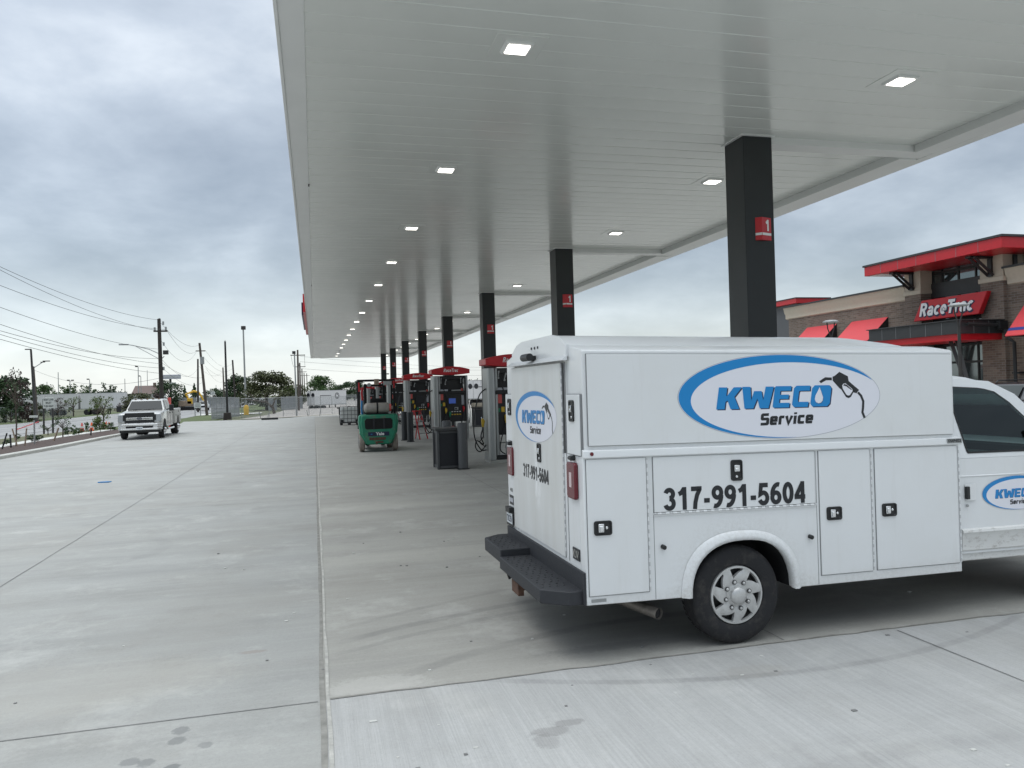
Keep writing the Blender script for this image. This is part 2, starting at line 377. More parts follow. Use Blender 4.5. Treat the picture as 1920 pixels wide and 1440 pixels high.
M = {}
M['white'] = mat('van_white_paint', (0.74, 0.76, 0.77), 0.30, coat=0.3, dirt=((0.60, 0.585, 0.54), 0.42, 0.22, 1.1))
M['white_dirty'] = mat('dusty_white_paint', (0.70, 0.70, 0.68), 0.4, var=0.04, vscale=3, dirt=((0.25, 0.215, 0.18), 0.53, 0.75, 22.0), stretch=(0.5, 1, 1))
M['hinge_g'] = mat('hinge_grey', (0.56, 0.57, 0.57), 0.45)
M['white_plain'] = mat('white_enamel', (0.75, 0.76, 0.76), 0.35, var=0.03, vscale=3)
M['seam'] = mat('panel_gap', (0.22, 0.225, 0.23), 0.7)
M['black'] = mat('black_plastic', (0.014, 0.015, 0.016), 0.42, var=0.2, vscale=20)
M['rubber'] = mat('tyre_rubber', (0.013, 0.013, 0.015), 0.78, var=0.25, vscale=14, bump=0.15, bscale=60, dirt=((0.055, 0.05, 0.045), 0.50, 0.7, 9.0))
M['bumper'] = mat('black_bedliner_coating', (0.026, 0.028, 0.033), 0.62, var=0.15, vscale=30, bump=0.25, bscale=220)
M['alloy'] = mat('painted_silver_wheel', (0.54, 0.54, 0.53), 0.36, metal=0.4, var=0.08, vscale=18, dirt=((0.20, 0.17, 0.14), 0.55, 0.35, 14.0))
M['alloy_dark'] = mat('wheel_recess', (0.05, 0.05, 0.05), 0.6)
M['chrome'] = mat('chrome', (0.72, 0.73, 0.74), 0.12, metal=1.0)
M['steel'] = mat('brushed_steel', (0.38, 0.39, 0.39), 0.36, metal=0.9, var=0.08, vscale=30, stretch=(1, 1, 0.04))
M['rust'] = mat('rusty_hitch', (0.11, 0.06, 0.04), 0.85, var=0.4, vscale=30)
M['exh'] = mat('exhaust_pipe', (0.22, 0.20, 0.18), 0.5, metal=0.6, var=0.25, vscale=20)
M['under'] = mat('dark_underbody', (0.010, 0.010, 0.011), 0.9)
M['glass'] = mat('tinted_window', (0.010, 0.020, 0.020), 0.05, spec=0.4)
M['taillight'] = mat('tail_lamp_red', (0.13, 0.008, 0.016), 0.25, coat=0.15)
M['lens'] = mat('pale_lens', (0.62, 0.50, 0.50), 0.2)
M['decal_w'] = mat('decal_white', (0.77, 0.775, 0.83), 0.32)
M['stripe_b'] = mat('awning_navy_stripe', (0.010, 0.030, 0.21), 0.5)
M['decal_b'] = mat('decal_blue', (0.005, 0.225, 0.56), 0.35)
M['navy'] = mat('decal_navy', (0.008, 0.012, 0.05), 0.4)
M['ink'] = mat('decal_black', (0.012, 0.014, 0.018), 0.4)
M['trim_w'] = mat('decal_edge', (0.42, 0.43, 0.47), 0.4)
M['plate'] = mat('plate_white', (0.66, 0.70, 0.72), 0.4, var=0.05)
M['lot_l'] = concrete('street_side_concrete', (0.355, 0.36, 0.345), (0.325, 0.325, 0.305), 'x',
    spots=((-3.02, 7.3, 0.17, 0.10, 0.45, (0.17, 0.175, 0.175)), (-2.78, 6.95, 0.16, 0.12, 0.42, (0.17, 0.175, 0.175)),
           (-0.83, 5.0, 0.05, 0.055, 0.6, (0.15, 0.155, 0.155)), (-0.83, 4.86, 0.05, 0.05, 0.6, (0.15, 0.155, 0.155)), (-1.04, 4.66, 0.05, 0.05, 0.6, (0.16, 0.165, 0.165)),
           (-0.95, 4.62, 0.05, 0.05, 0.6, (0.15, 0.155, 0.155)), (-1.12, 4.5, 0.045, 0.05, 0.6, (0.16, 0.165, 0.165)), (-0.8, 4.52, 0.04, 0.04, 0.7, (0.13, 0.135, 0.135)),
           (-0.66, 4.75, 0.04, 0.04, 0.5, (0.16, 0.165, 0.165)), (-1.25, 4.3, 0.05, 0.05, 0.6, (0.16, 0.165, 0.165)), (-0.52, 6.35, 0.10, 0.04, 0.4, (0.24, 0.19, 0.16)),
           (-1.75, 6.0, 1.2, 0.5, 0.20, (0.44, 0.42, 0.37))),
    arcs=((-3.1, 11.2, 1.1, 0.12, 0.14, -2.6, -1.6),))
M['lot_c'] = concrete('canopy_concrete', (0.362, 0.355, 0.325), (0.335, 0.33, 0.302), 'x',
    spots=((2.5, 5.55, 0.9, 0.09, 0.30, (0.15, 0.15, 0.15)), (1.6, 9.4, 2.2, 0.35, 0.18, (0.48, 0.47, 0.42)), (0.9, 13.6, 2.0, 0.4, 0.22, (0.50, 0.49, 0.44)), (0.35, 5.35, 0.35, 0.16, 0.35, (0.50, 0.49, 0.46))),
    arcs=((3.9, -1.6, 8.8, 0.07, 0.30, 0.0, 2.6), (3.9, -1.6, 8.55, 0.05, 0.22, 0.0, 2.3), (4.6, -1.0, 8.9, 0.05, 0.22, 0.0, 2.6), (3.0, 1.5, 4.65, 0.08, 0.35, 0.4, 4.0)))
M['lot_n'] = concrete('apron_concrete', (0.445, 0.45, 0.445), (0.415, 0.415, 0.40), 'y', broom=True,
    spots=((1.28, 4.30, 0.13, 0.06, 0.42, (0.17, 0.165, 0.16)), (1.42, 4.38, 0.10, 0.045, 0.42, (0.17, 0.165, 0.16)), (1.22, 4.2, 0.07, 0.10, 0.35, (0.18, 0.175, 0.17)), (2.9, 4.75, 0.25, 0.12, 0.22, (0.27, 0.25, 0.21))),
    arcs=((3.4, 9.7, 5.05, 0.05, 0.26, 0.6, 5.8), (3.2, -1.5, 5.0, 0.10, 0.12, 0.5, 4.0)))
M['joint'] = mat('joint_sealant', (0.235, 0.23, 0.21), 0.85, var=0.3, vscale=9)
M['sawcut'] = mat('sawn_joint', (0.19, 0.19, 0.185), 0.9, var=0.3, vscale=12)
M['grout'] = mat('joint_edge_grout', (0.40, 0.395, 0.365), 0.85, var=0.25, vscale=12)
M['soffit'] = mat('canopy_soffit_paint', (0.70, 0.72, 0.69), 0.22, var=0.03, vscale=0.7, bump=0.035, bscale=1.6, coat=0.2)
M['fascia'] = mat('canopy_fascia_white', (0.74, 0.75, 0.74), 0.35, var=0.03, vscale=1.5)
M['column'] = mat('column_charcoal_paint', (0.014, 0.017, 0.019), 0.42, var=0.15, vscale=3)
M['red'] = mat('sign_red', (0.50, 0.010, 0.018), 0.35, var=0.06, vscale=4)
M['red_fab'] = mat('awning_red', (0.62, 0.052, 0.062), 0.55, var=0.05, vscale=5)
M['text_w'] = mat('lettering_white', (0.78, 0.78, 0.78), 0.5)
M['led'] = mat('led_lens', (0.9, 0.9, 0.85), 0.3, emit=(1.0, 0.97, 0.88), estr=5.0)
M['led_off'] = mat('unlit_lens', (0.30, 0.31, 0.31), 0.3)
M['pump_blk'] = mat('pump_black_panel', (0.010, 0.010, 0.012), 0.35, var=0.2, vscale=12)
M['screen'] = mat('lit_blue_screen', (0.03, 0.06, 0.22), 0.2, emit=(0.10, 0.20, 0.75), estr=0.22)
M['green'] = mat('green_grip', (0.01, 0.16, 0.08), 0.5)
M['yellow'] = mat('yellow_grip', (0.62, 0.40, 0.03), 0.5)
M['pink'] = mat('faded_red_sticker', (0.58, 0.10, 0.09), 0.6)
M['hose'] = mat('fuel_hose', (0.012, 0.012, 0.013), 0.5)
M['bollard'] = mat('bollard_sleeve_grey', (0.075, 0.077, 0.08), 0.5, var=0.1, vscale=6)
M['bin'] = mat('bin_dark_panel', (0.013, 0.014, 0.019), 0.45, var=0.15, vscale=6)
M['bin_top'] = mat('bin_lid', (0.05, 0.05, 0.052), 0.5)
M['forkgreen'] = mat('forklift_green', (0.012, 0.20, 0.115), 0.42, var=0.12, vscale=6, dirt=((0.17, 0.14, 0.10), 0.53, 0.85, 5.0))
M['forktyre'] = mat('dusty_tyre', (0.24, 0.21, 0.18), 0.9, var=0.2, vscale=10)
M['tank'] = mat('propane_cylinder', (0.31, 0.29, 0.265), 0.5, metal=0.2, var=0.15, vscale=6, dirt=((0.2, 0.13, 0.08), 0.55, 0.6, 7.0))
M['tote'] = mat('translucent_tote_plastic', (0.66, 0.68, 0.66), 0.5, var=0.04)
M['cage'] = mat('tote_cage', (0.05, 0.055, 0.06), 0.5, metal=0.3)
M['silver'] = mat('silver_truck_paint', (0.50, 0.50, 0.48), 0.28, metal=0.35, var=0.05, vscale=4, coat=0.5)
M['truck_body'] = mat('utility_box_grey', (0.42, 0.42, 0.40), 0.4, var=0.05, vscale=4)
M['wshield'] = mat('windscreen', (0.012, 0.016, 0.018), 0.08, spec=0.25)
M['amber'] = mat('amber_lamp', (0.16, 0.07, 0.02), 0.3)
M['headlamp'] = mat('headlamp_glass', (0.40, 0.42, 0.44), 0.1, metal=0.3, coat=0.5)
M['wood'] = mat('weathered_pole', (0.085, 0.070, 0.060), 0.9, var=0.3, vscale=5, stretch=(1, 1, 0.1), bump=0.3)
M['wood_l'] = mat('pale_stake', (0.26, 0.20, 0.15), 0.9, var=0.25, vscale=8)
M['wood_d'] = mat('dark_pole', (0.040, 0.034, 0.030), 0.9, var=0.25, vscale=5)
M['galv'] = mat('galvanised_steel', (0.34, 0.35, 0.35), 0.45, metal=0.6, var=0.1, vscale=8)
M['darkmetal'] = mat('dark_bronze_metal', (0.035, 0.033, 0.032), 0.45)
M['wire'] = mat('overhead_cable', (0.045, 0.048, 0.05), 0.6)
M['slat'] = mat('fence_slat_grey', (0.21, 0.225, 0.24), 0.6, var=0.12, vscale=8, stretch=(4, 4, 0.3))
M['sign_w'] = mat('road_sign_white', (0.55, 0.57, 0.54), 0.5, var=0.04)
M['cone'] = mat('cone_orange', (0.75, 0.12, 0.03), 0.5)
M['yellow_paint'] = mat('yellow_guard', (0.60, 0.36, 0.02), 0.5, var=0.08)
M['trailer'] = mat('trailer_white', (0.60, 0.60, 0.60), 0.45, var=0.06, vscale=2, stretch=(1, 3, 0.4))
M['bark'] = mat('bark', (0.075, 0.058, 0.046), 0.95, var=0.3, vscale=8)
M['orange_roof'] = mat('brown_roof', (0.12, 0.085, 0.075), 0.8, var=0.2)
M['cream'] = mat('cream_stucco', (0.52, 0.46, 0.37), 0.8, var=0.05, vscale=6, bump=0.1, bscale=90)
M['dark_clad'] = mat('charcoal_cladding', (0.032, 0.034, 0.036), 0.45, var=0.1, vscale=3)
M['siding'] = mat('grey_lap_siding', (0.10, 0.105, 0.11), 0.7, var=0.1, vscale=6, stretch=(0.3, 0.3, 6))
M['store_glass'] = mat('storefront_glass', (0.17, 0.20, 0.21), 0.05, metal=0.8)
M['suv'] = mat('suv_graphite_paint', (0.022, 0.024, 0.028), 0.25, coat=0.6, var=0.05)
M['mulch'] = mat('bark_mulch', (0.058, 0.038, 0.031), 0.95, var=0.75, vscale=11, bump=1.0, bscale=16)
M['kerb'] = mat('kerb_concrete', (0.42, 0.42, 0.39), 0.85, var=0.1, vscale=3, bump=0.2)
M['walk'] = mat('new_sidewalk', (0.52, 0.52, 0.49), 0.85, var=0.08, vscale=3)
def ground_mat(name, a, b, c):
    g = G(name); n = g.noise(0.35, detail=6); f = g.noise(6, detail=6, rough=0.7); q = g.noise(1.4, detail=5)
    col = g.mix(g.rng(n, 0.38, 0.62), a, b); col = g.mix(g.math('MULTIPLY', g.rng(f, 0.4, 0.7), 0.6), col, c)
    col = g.mix(g.math('MULTIPLY', g.rng(q, 0.55, 0.75), 0.4), col, tuple(v * 0.6 for v in a))
    return g.done(col, 0.95, f, 0.6, 0.05)
M['grass'] = ground_mat('lawn_grass', (0.060, 0.095, 0.030), (0.085, 0.105, 0.040), (0.11, 0.115, 0.055))
M['verge'] = ground_mat('dry_verge_grass', (0.105, 0.11, 0.055), (0.13, 0.12, 0.075), (0.075, 0.09, 0.04))
M['terrain'] = ground_mat('field', (0.085, 0.10, 0.050), (0.12, 0.115, 0.075), (0.07, 0.085, 0.04))
M['gravel'] = ground_mat('gravel_yard', (0.29, 0.27, 0.25), (0.33, 0.31, 0.285), (0.23, 0.215, 0.20))
def road_mat():
    g = G('worn_road_surface'); n = g.noise(0.6, stretch=(1, 0.06, 1), detail=5); f = g.noise(20, detail=5)
    c = g.mix(g.rng(n, 0.35, 0.65), (0.25, 0.25, 0.25), (0.33, 0.33, 0.325)); c = g.mix(g.math('MULTIPLY', f, 0.3), c, (0.17, 0.17, 0.17))
    return g.done(c, 0.9, f, 0.3, 0.01)
M['road'] = road_mat()
M['tar'] = mat('crack_sealer', (0.10, 0.10, 0.10), 0.7, var=0.3, vscale=3)
def brick_mat():
    g = G('brown_brick')
    cb = g.n.new('ShaderNodeCombineXYZ'); g.l.new(g.math('ADD', g.x, g.y), cb.inputs[0]); g.l.new(g.z, cb.inputs[1])
    bt = g.n.new('ShaderNodeTexBrick'); g.l.new(cb.outputs[0], bt.inputs['Vector'])
    bt.inputs['Scale'].default_value = 1.0; bt.inputs['Brick Width'].default_value = 0.30; bt.inputs['Row Height'].default_value = 0.10
    bt.inputs['Mortar Size'].default_value = 0.009; bt.inputs['Color1'].default_value = (0.135, 0.098, 0.076, 1); bt.inputs['Color2'].default_value = (0.250, 0.185, 0.145, 1)
    bt.inputs['Mortar'].default_value = (0.24, 0.22, 0.20, 1); bt.inputs['Bias'].default_value = -0.1
    n = g.noise(1.1, detail=5); f = g.noise(14, detail=4)
    c = g.mix(g.math('MULTIPLY', g.rng(n, 0.5, 0.7), 0.4), bt.outputs['Color'], (0.25, 0.21, 0.18)); c = g.mix(g.math('MULTIPLY', f, 0.25), c, (0.07, 0.055, 0.045))
    return g.done(c, 0.9, g.math('MULTIPLY', bt.outputs['Fac'], -1.0), 0.4, 0.008)
M['brick'] = brick_mat()
def mesh_fence_mat():
    m = bpy.data.materials.new('chain_link_mesh'); m.use_nodes = True; ns, ls = nt(m); b = ns['Principled BSDF']
    b.inputs['Base Color'].default_value = (0.26, 0.28, 0.29, 1); b.inputs['Roughness'].default_value = 0.5; b.inputs['Metallic'].default_value = 0.4
    t = ns.new('ShaderNodeTexCoord'); sp = ns.new('ShaderNodeSeparateXYZ'); ls.new(t.outputs['Object'], sp.inputs[0])
    def mth(op, a, b_=None):
        n = ns.new('ShaderNodeMath'); n.operation = op
        for i, v in enumerate((a, b_)):
            if v is None: continue
            if isinstance(v, (int, float)): n.inputs[i].default_value = v
            else: ls.new(v, n.inputs[i])
        return n.outputs[0]
    h = mth('ADD', sp.outputs[0], sp.outputs[1]); w = []
    for sg in (1, -1):
        k = mth('FRACT', mth('MULTIPLY', mth('ADD', h, mth('MULTIPLY', sp.outputs[2], sg)), 9.0))
        w.append(mth('LESS_THAN', k, 0.12))
    a = mth('MAXIMUM', w[0], w[1]); ls.new(a, b.inputs['Alpha']); return m
M['mesh'] = mesh_fence_mat()
def leaf_mat(name, a, b):
    m = bpy.data.materials.new(name); m.use_nodes = True; ns, ls = nt(m); bs = ns['Principled BSDF']
    g = ns.new('ShaderNodeNewGeometry'); r = ns.new('ShaderNodeValToRGB'); ls.new(g.outputs['Random Per Island'], r.inputs[0])
    r.color_ramp.elements[0].color = (*a, 1); r.color_ramp.elements[1].color = (*b, 1)
    ls.new(r.outputs[0], bs.inputs['Base Color']); bs.inputs['Roughness'].default_value = 0.6
    bs.inputs['Specular IOR Level'].default_value = 0.25
    return m
M['leaf_g'] = leaf_mat('foliage_green', (0.030, 0.062, 0.022), (0.085, 0.145, 0.045))
M['leaf_d'] = leaf_mat('foliage_dark', (0.022, 0.044, 0.022), (0.060, 0.100, 0.042))
M['leaf_o'] = leaf_mat('foliage_olive', (0.036, 0.042, 0.020), (0.095, 0.108, 0.045))
M['leaf_r'] = leaf_mat('foliage_purple', (0.036, 0.024, 0.026), (0.085, 0.060, 0.050))
M['leaf_y'] = leaf_mat('foliage_light', (0.055, 0.085, 0.025), (0.12, 0.16, 0.05))

def cab_glass():
    m = bpy.data.materials.new('cab_window_glass'); m.use_nodes = True; ns, ls = nt(m); ns.remove(ns['Principled BSDF']); out = ns['Material Output']
    t = ns.new('ShaderNodeBsdfTransparent'); t.inputs[0].default_value = (0.30, 0.40, 0.385, 1)
    gl = ns.new('ShaderNodeBsdfGlossy'); gl.inputs['Roughness'].default_value = 0.03; gl.inputs[0].default_value = (0.85, 0.9, 0.9, 1)
    lw = ns.new('ShaderNodeFresnel'); lw.inputs['IOR'].default_value = 1.6
    mx = ns.new('ShaderNodeMixShader'); ls.new(lw.outputs[0], mx.inputs[0]); ls.new(t.outputs[0], mx.inputs[1]); ls.new(gl.outputs[0], mx.inputs[2]); ls.new(mx.outputs[0], out.inputs[0])
    return m
M['cabglass'] = cab_glass()
def rear_door_paint():
    g = G('rear_door_paint'); n = g.noise(9, stretch=(1, 1, 0.25), detail=7, rough=0.7); d = g.noise(2.2, stretch=(1, 2.5, 0.5), detail=6); sp_ = g.noise(30, stretch=(1, 1, 0.4), detail=4)
    c = g.mix(g.rng(d, 0.35, 0.7, 0.0, 0.5), (0.70, 0.71, 0.70), (0.56, 0.55, 0.51))
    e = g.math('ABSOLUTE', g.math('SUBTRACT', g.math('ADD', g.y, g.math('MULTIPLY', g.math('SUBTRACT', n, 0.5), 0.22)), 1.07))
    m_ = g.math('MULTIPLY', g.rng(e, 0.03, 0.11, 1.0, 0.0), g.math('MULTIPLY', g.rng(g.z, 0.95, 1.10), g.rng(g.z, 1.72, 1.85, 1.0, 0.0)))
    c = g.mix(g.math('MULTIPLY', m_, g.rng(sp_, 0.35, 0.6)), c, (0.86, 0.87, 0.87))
    return g.done(c, 0.36)
M['rear_paint'] = rear_door_paint()

def van_paint():
    g = G('service_van_paint'); n = g.noise(1.1, detail=7, rough=0.7); f = g.noise(34, detail=5, rough=0.75); st_ = g.noise(7, stretch=(1, 1, 0.12), detail=6, rough=0.7)
    c = g.mix(g.rng(n, 0.45, 0.75, 0.0, 0.22), (0.75, 0.765, 0.77), (0.62, 0.61, 0.57))
    c = g.mix(g.math('MULTIPLY', g.rng(st_, 0.56, 0.72), 0.12), c, (0.46, 0.44, 0.39))
    # road spray thrown round the wheel arch
    dx = g.math('SUBTRACT', g.x, 1.24); dz = g.math('SUBTRACT', g.z, 0.40)
    d = g.math('SQRT', g.math('ADD', g.math('MULTIPLY', dx, dx), g.math('MULTIPLY', dz, dz)))
    ring = g.math('MULTIPLY', g.rng(d, 0.47, 0.66, 1.0, 0.0), g.rng(g.y, 0.12, 0.16, 1.0, 0.0)); sp_ = g.math('MULTIPLY', ring, g.rng(f, 0.42, 0.66))
    c = g.mix(g.math('MULTIPLY', sp_, 0.24), c, (0.33, 0.30, 0.25))
    low = g.noise(1.6, stretch=(1, 1, 0.4), detail=7, rough=0.7, off=(4, 0, 1)); sill = g.math('MULTIPLY', g.rng(g.math('ADD', g.z, g.math('MULTIPLY', g.math('SUBTRACT', low, 0.5), 0.22)), 0.40, 0.52, 1.0, 0.0), g.rng(f, 0.30, 0.62))
    c = g.mix(g.math('MULTIPLY', sill, 0.30), c, (0.40, 0.37, 0.31))
    wav = g.noise(2.6, detail=1)
    m = g.done(c, 0.3, wav, 0.05, 0.02); g.b.inputs['Coat Weight'].default_value = 0.3; g.b.inputs['Coat Roughness'].default_value = 0.06
    return m
M['white'] = van_paint()

# ================================================================== SETTING
def sheet(name, poly, m, dz, kind='structure'):
    bm = bmesh.new(); f = bm.faces.new([bm.verts.new((x, y, 0)) for x, y in poly])
    for yy in (45, 110):
        bmesh.ops.bisect_plane(bm, geom=bm.verts[:] + bm.edges[:] + bm.faces[:], plane_co=(0, yy, 0), plane_no=(0, 1, 0))
    for v in bm.verts: v.co.z = gz(v.co.y) + dz
    bmesh.ops.recalc_face_normals(bm, faces=bm.faces)
    if bm.faces[0].normal.z < 0: bmesh.ops.reverse_faces(bm, faces=bm.faces)
    me = bpy.data.meshes.new(name); bm.to_mesh(me); bm.free(); me.materials.append(m)
    o = bpy.data.objects.new(name, me); COL.objects.link(o); o['kind'] = kind
    return o
sheet('ground', [(-900, -120), (900, -120), (900, 2600), (-900, 2600)], M['terrain'], -0.13)
KERB = [(-13.5, -12), (-12.2, 8), (-11.5, 22), (-10.85, 30), (-10.45, 36), (-10.3, 44), (-10.5, 58), (-11.4, 72), (-12.6, 82)]
FAR = [(-12.6, 82), (-8.0, 81.0), (-4.5, 79.5), (-0.5, 88.0), (4.3, 96), (20, 100), (60, 104)]
sheet('lot_pavement', [p for p in KERB] + FAR[1:4] + [(0, 88.7), (0, -12)], M['lot_l'], -0.003)
sheet('lot_pavement', [(0, 5.2), (60, 5.2), (60, 104), (20, 100), (4.3, 96), (0, 88.7)], M['lot_c'], -0.003)
sheet('lot_pavement', [(0, -12), (60, -12), (60, 5.2), (0, 5.2)], M['lot_n'], -0.003)
rnd = random.Random(5)
def wiggle(x0, y0, x1, y1, w, name, m, dz, step=0.7, amp=0.006):
    n = max(2, int(math.hypot(x1 - x0, y1 - y0) / step)); L = []; Rr = []
    nx, ny = -(y1 - y0), (x1 - x0); k = math.hypot(nx, ny); nx /= k; ny /= k
    for i in range(n + 1):
        t = i / n; x = x0 + (x1 - x0) * t; y = y0 + (y1 - y0) * t; o = rnd.uniform(-amp, amp); ww = w * rnd.uniform(0.7, 1.25) / 2
        L.append((x + nx * (o + ww), y + ny * (o + ww), gz(y) + dz)); Rr.append((x + nx * (o - ww), y + ny * (o - ww), gz(y) + dz))
    b = MB(); b.add(L + Rr, [(i, i + 1, n + 2 + i, n + 1 + i) for i in range(n)])
    return struct(b.build(name, m))
wiggle(0, -8, 0, 92, 0.030, 'pavement_joint', M['joint'], 0.001)
wiggle(0.035, -8, 0.035, 92, 0.022, 'pavement_joint', M['grout'], 0.002)
wiggle(0.05, 5.2, 7.5, 5.22, 0.020, 'pavement_joint', M['joint'], 0.001, 0.2, 0.014)
wiggle(-12, 5.16, -0.03, 5.18, 0.008, 'pavement_joint', M['sawcut'], 0.001)
wiggle(-3.35, -6, -3.42, 78, 0.010, 'pavement_joint', M['sawcut'], 0.001)
wiggle(4.42, -4, 4.42, 5.16, 0.008, 'pavement_joint', M['sawcut'], 0.001)
wiggle(3.45, 5.24, 3.43, 24, 0.010, 'pavement_joint', M['sawcut'], 0.001)
for yy in (15.0, 24.8, 34.6, 44.4): wiggle(-10.2, yy, -0.05, yy + 0.1, 0.011, 'pavement_joint', M['sawcut'], 0.001)
for yy in (15.0, 24.8, 34.6, 44.4, 54.2): wiggle(0.07, yy, 12.0, yy + 0.05, 0.012, 'pavement_joint', M['sawcut'], 0.001)
def ribbon(name, pts, w, h, m, dz=0.0):
    """a kerb: a raised band along pts"""
    b = MB(); n = len(pts); V = []
    for i, (x, y) in enumerate(pts):
        a = pts[max(i - 1, 0)]; c = pts[min(i + 1, n - 1)]; tx, ty = c[0] - a[0], c[1] - a[1]; k = math.hypot(tx, ty); nx, ny = -ty / k, tx / k
        z = gz(y) + dz
        V += [(x, y, z - 0.1), (x, y, z + h - 0.02), (x + nx * 0.02, y + ny * 0.02, z + h), (x + nx * w, y + ny * w, z + h), (x + nx * w, y + ny * w, z - 0.1)]
    F = []
    for i in range(n - 1):
        for k in range(4): F.append((i * 5 + k, i * 5 + k + 1, (i + 1) * 5 + k + 1, (i + 1) * 5 + k))
    b.add(V, F); return struct(b.build(name, m))
ribbon('kerb', KERB[:7], 0.32, 0.12, M['kerb'])
def off(pts, d):
    out = []
    for i, (x, y) in enumerate(pts):
        a = pts[max(i - 1, 0)]; c = pts[min(i + 1, len(pts) - 1)]; tx, ty = c[0] - a[0], c[1] - a[1]; k = math.hypot(tx, ty); out.append((x - ty / k * d, y + tx / k * d))
    return out
K7 = KERB[:7]
sheet('mulch_bed', off(K7, 0.33) + off(K7, 2.7)[::-1], M['mulch'], 0.085)
sheet('sidewalk', off(K7, 2.7) + off(K7, 3.6)[::-1], M['walk'], 0.075)
sheet('verge', off(K7, 3.6) + [(-16.4, 58), (-16.6, -12)], M['verge'], 0.06)
sheet('lawn', [(-10.9, 58.5), (-16.4, 58.5), (-17.5, 260), (-8.5, 260), (-10.9, 92), (-8.4, 86.5), (-12.7, 82.2), (-11.5, 72)], M['grass'], -0.05)
sheet('driveway', [(-17.2, 122), (-8, 122), (-8, 128), (-17.3, 130)], M['walk'], -0.02)
sheet('road', [(-16.6, -12), (-16.4, 60), (-17.5, 260), (-30, 700), (-62, 700), (-37, 200), (-36.5, -12)], M['road'], -0.03)
for xr in (-19.5, -23.2, -26.5, -30.1, -33.6):
    wiggle(xr, 20, xr - 0.6, 240, 0.13, 'road_crack', M['tar'], -0.018, 3.0, 0.12)
sheet('verge', [(-36.6, -12), (-37.1, 200), (-41.5, 200), (-41.5, -12)], M['grass'], -0.02)
sheet('gravel_yard', [(-8.0, 88), (-0.5, 90), (4.3, 97), (60, 106), (90, 320), (-3.0, 320), (-5.5, 130)], M['gravel'], -0.06)
tag(struct(sheet('berm', [(-8.6, 82), (-4.5, 80.2), (-0.5, 88.6), (4.3, 96.6), (14, 98.6), (14, 100), (4.0, 98.0), (-0.9, 89.8), (-4.6, 81.4), (-8.7, 83.4)], M['verge'], 0.03)))

# ================================================================== CANOPY
ZC, NEAR, FARY = 5.92, 5.0, 87.6
SX1 = 9.95
can = thing('fuel_canopy', 'long white fuel station canopy with ribbed ceiling on dark columns', 'canopy', (5.0, 45, 0))
def W(o):                                        # children of a root are built in the world's own axes
    l = Vector(o.location); return lambda v: (v[0] - l.x, v[1] - l.y, v[2] - l.z)
b = MB(); pitch = 0.405; y = NEAR + 0.3; V = []; k = 0
prof = ((0.0, 0.010), (0.012, 0.0), (0.20, -0.0015), (0.393, 0.0))
while y < FARY - 0.3:
    tl_ = rnd.uniform(-0.0014, 0.0014); sg__ = rnd.uniform(-0.003, 0.001)
    for dy, dz in prof: V.append((y + dy, ZC + dz + (tl_ * (dy / 0.2 - 1) + (sg__ if dy == 0.20 else 0) if dz <= 0 else 0)))
    y += pitch
n = len(V); b.add([(0.0, a, z) for a, z in V] + [(SX1, a, z) for a, z in V], [(i, i + 1, n + i + 1, n + i) for i in range(n - 1)])
b.build('soffit', M['soffit'], can, fn=W(can), ang=4)
b = MB()
b.box(-0.30, -0.262, NEAR, FARY, ZC - 0.03, ZC + 1.05); b.box(-0.262, 0.0, NEAR, FARY, ZC - 0.012, ZC + 0.08)
b.box(-0.262, 10.6, FARY - 0.3, FARY, ZC - 0.014, ZC + 1.05); b.box(-0.262, 10.6, NEAR, NEAR + 0.3, ZC - 0.014, ZC + 1.05)
b.box(10.42, 10.62, NEAR, FARY, ZC - 0.09, ZC + 1.05)
b.build('fascia', M['fascia'], can, fn=W(can), bevel=0.006)
b = MB(); b.box(0, 10.4, NEAR + 0.3, FARY - 0.3, ZC + 0.12, ZC + 0.9); b.build('roof_deck', M['fascia'], can, fn=W(can))
b = MB(); NCOL = 8; CY0, CDY = 10.86, 9.8
edges = [NEAR + 0.3] + [CY0 + CDY * i + 0.02 for i in range(NCOL)] + [FARY - 0.3]
for i in range(len(edges) - 1):
    zz = ZC - 0.13 if i % 2 == 0 else ZC - 0.135
    b.box(SX1, 10.32, edges[i] + (0.36 if i else 0), edges[i + 1], zz, ZC + 0.10)
b.build('gutter', M['fascia'], can, fn=W(can), bevel=0.012)
for i in range(NCOL):
    b = MB(); yc = CY0 + CDY * i; b.box(7.14, 10.36, yc + 0.03, yc + 0.37, ZC - 0.11, ZC + 0.05)
    b.build('drain_box', M['fascia'], can, fn=W(can), bevel=0.01)
b = MB()
for yy in (14.8, 28.6, 47): b = MB(); b.box(-0.012, 0.012, yy, yy + 0.10, ZC - 0.03, ZC + 0.02); b.build('clip', M['black'], can, fn=W(can))
b = MB(); b.box(-0.42, -0.302, 37.5, 52, ZC - 0.06, ZC + 0.80, 0); b.box(-0.52, -0.422, 40, 49.5, ZC + 0.06, ZC + 0.68, 1)
stroke_text(b, 'RaceTrac', lambda u, v, d: (-0.524 - d, 48.8 - 8.0 * u, ZC + 0.16 + 0.42 * v), 1, 2, T_, 0.22)
b.build('logo_sign', [M['red'], M['navy'], M['text_w']], can, fn=W(can))

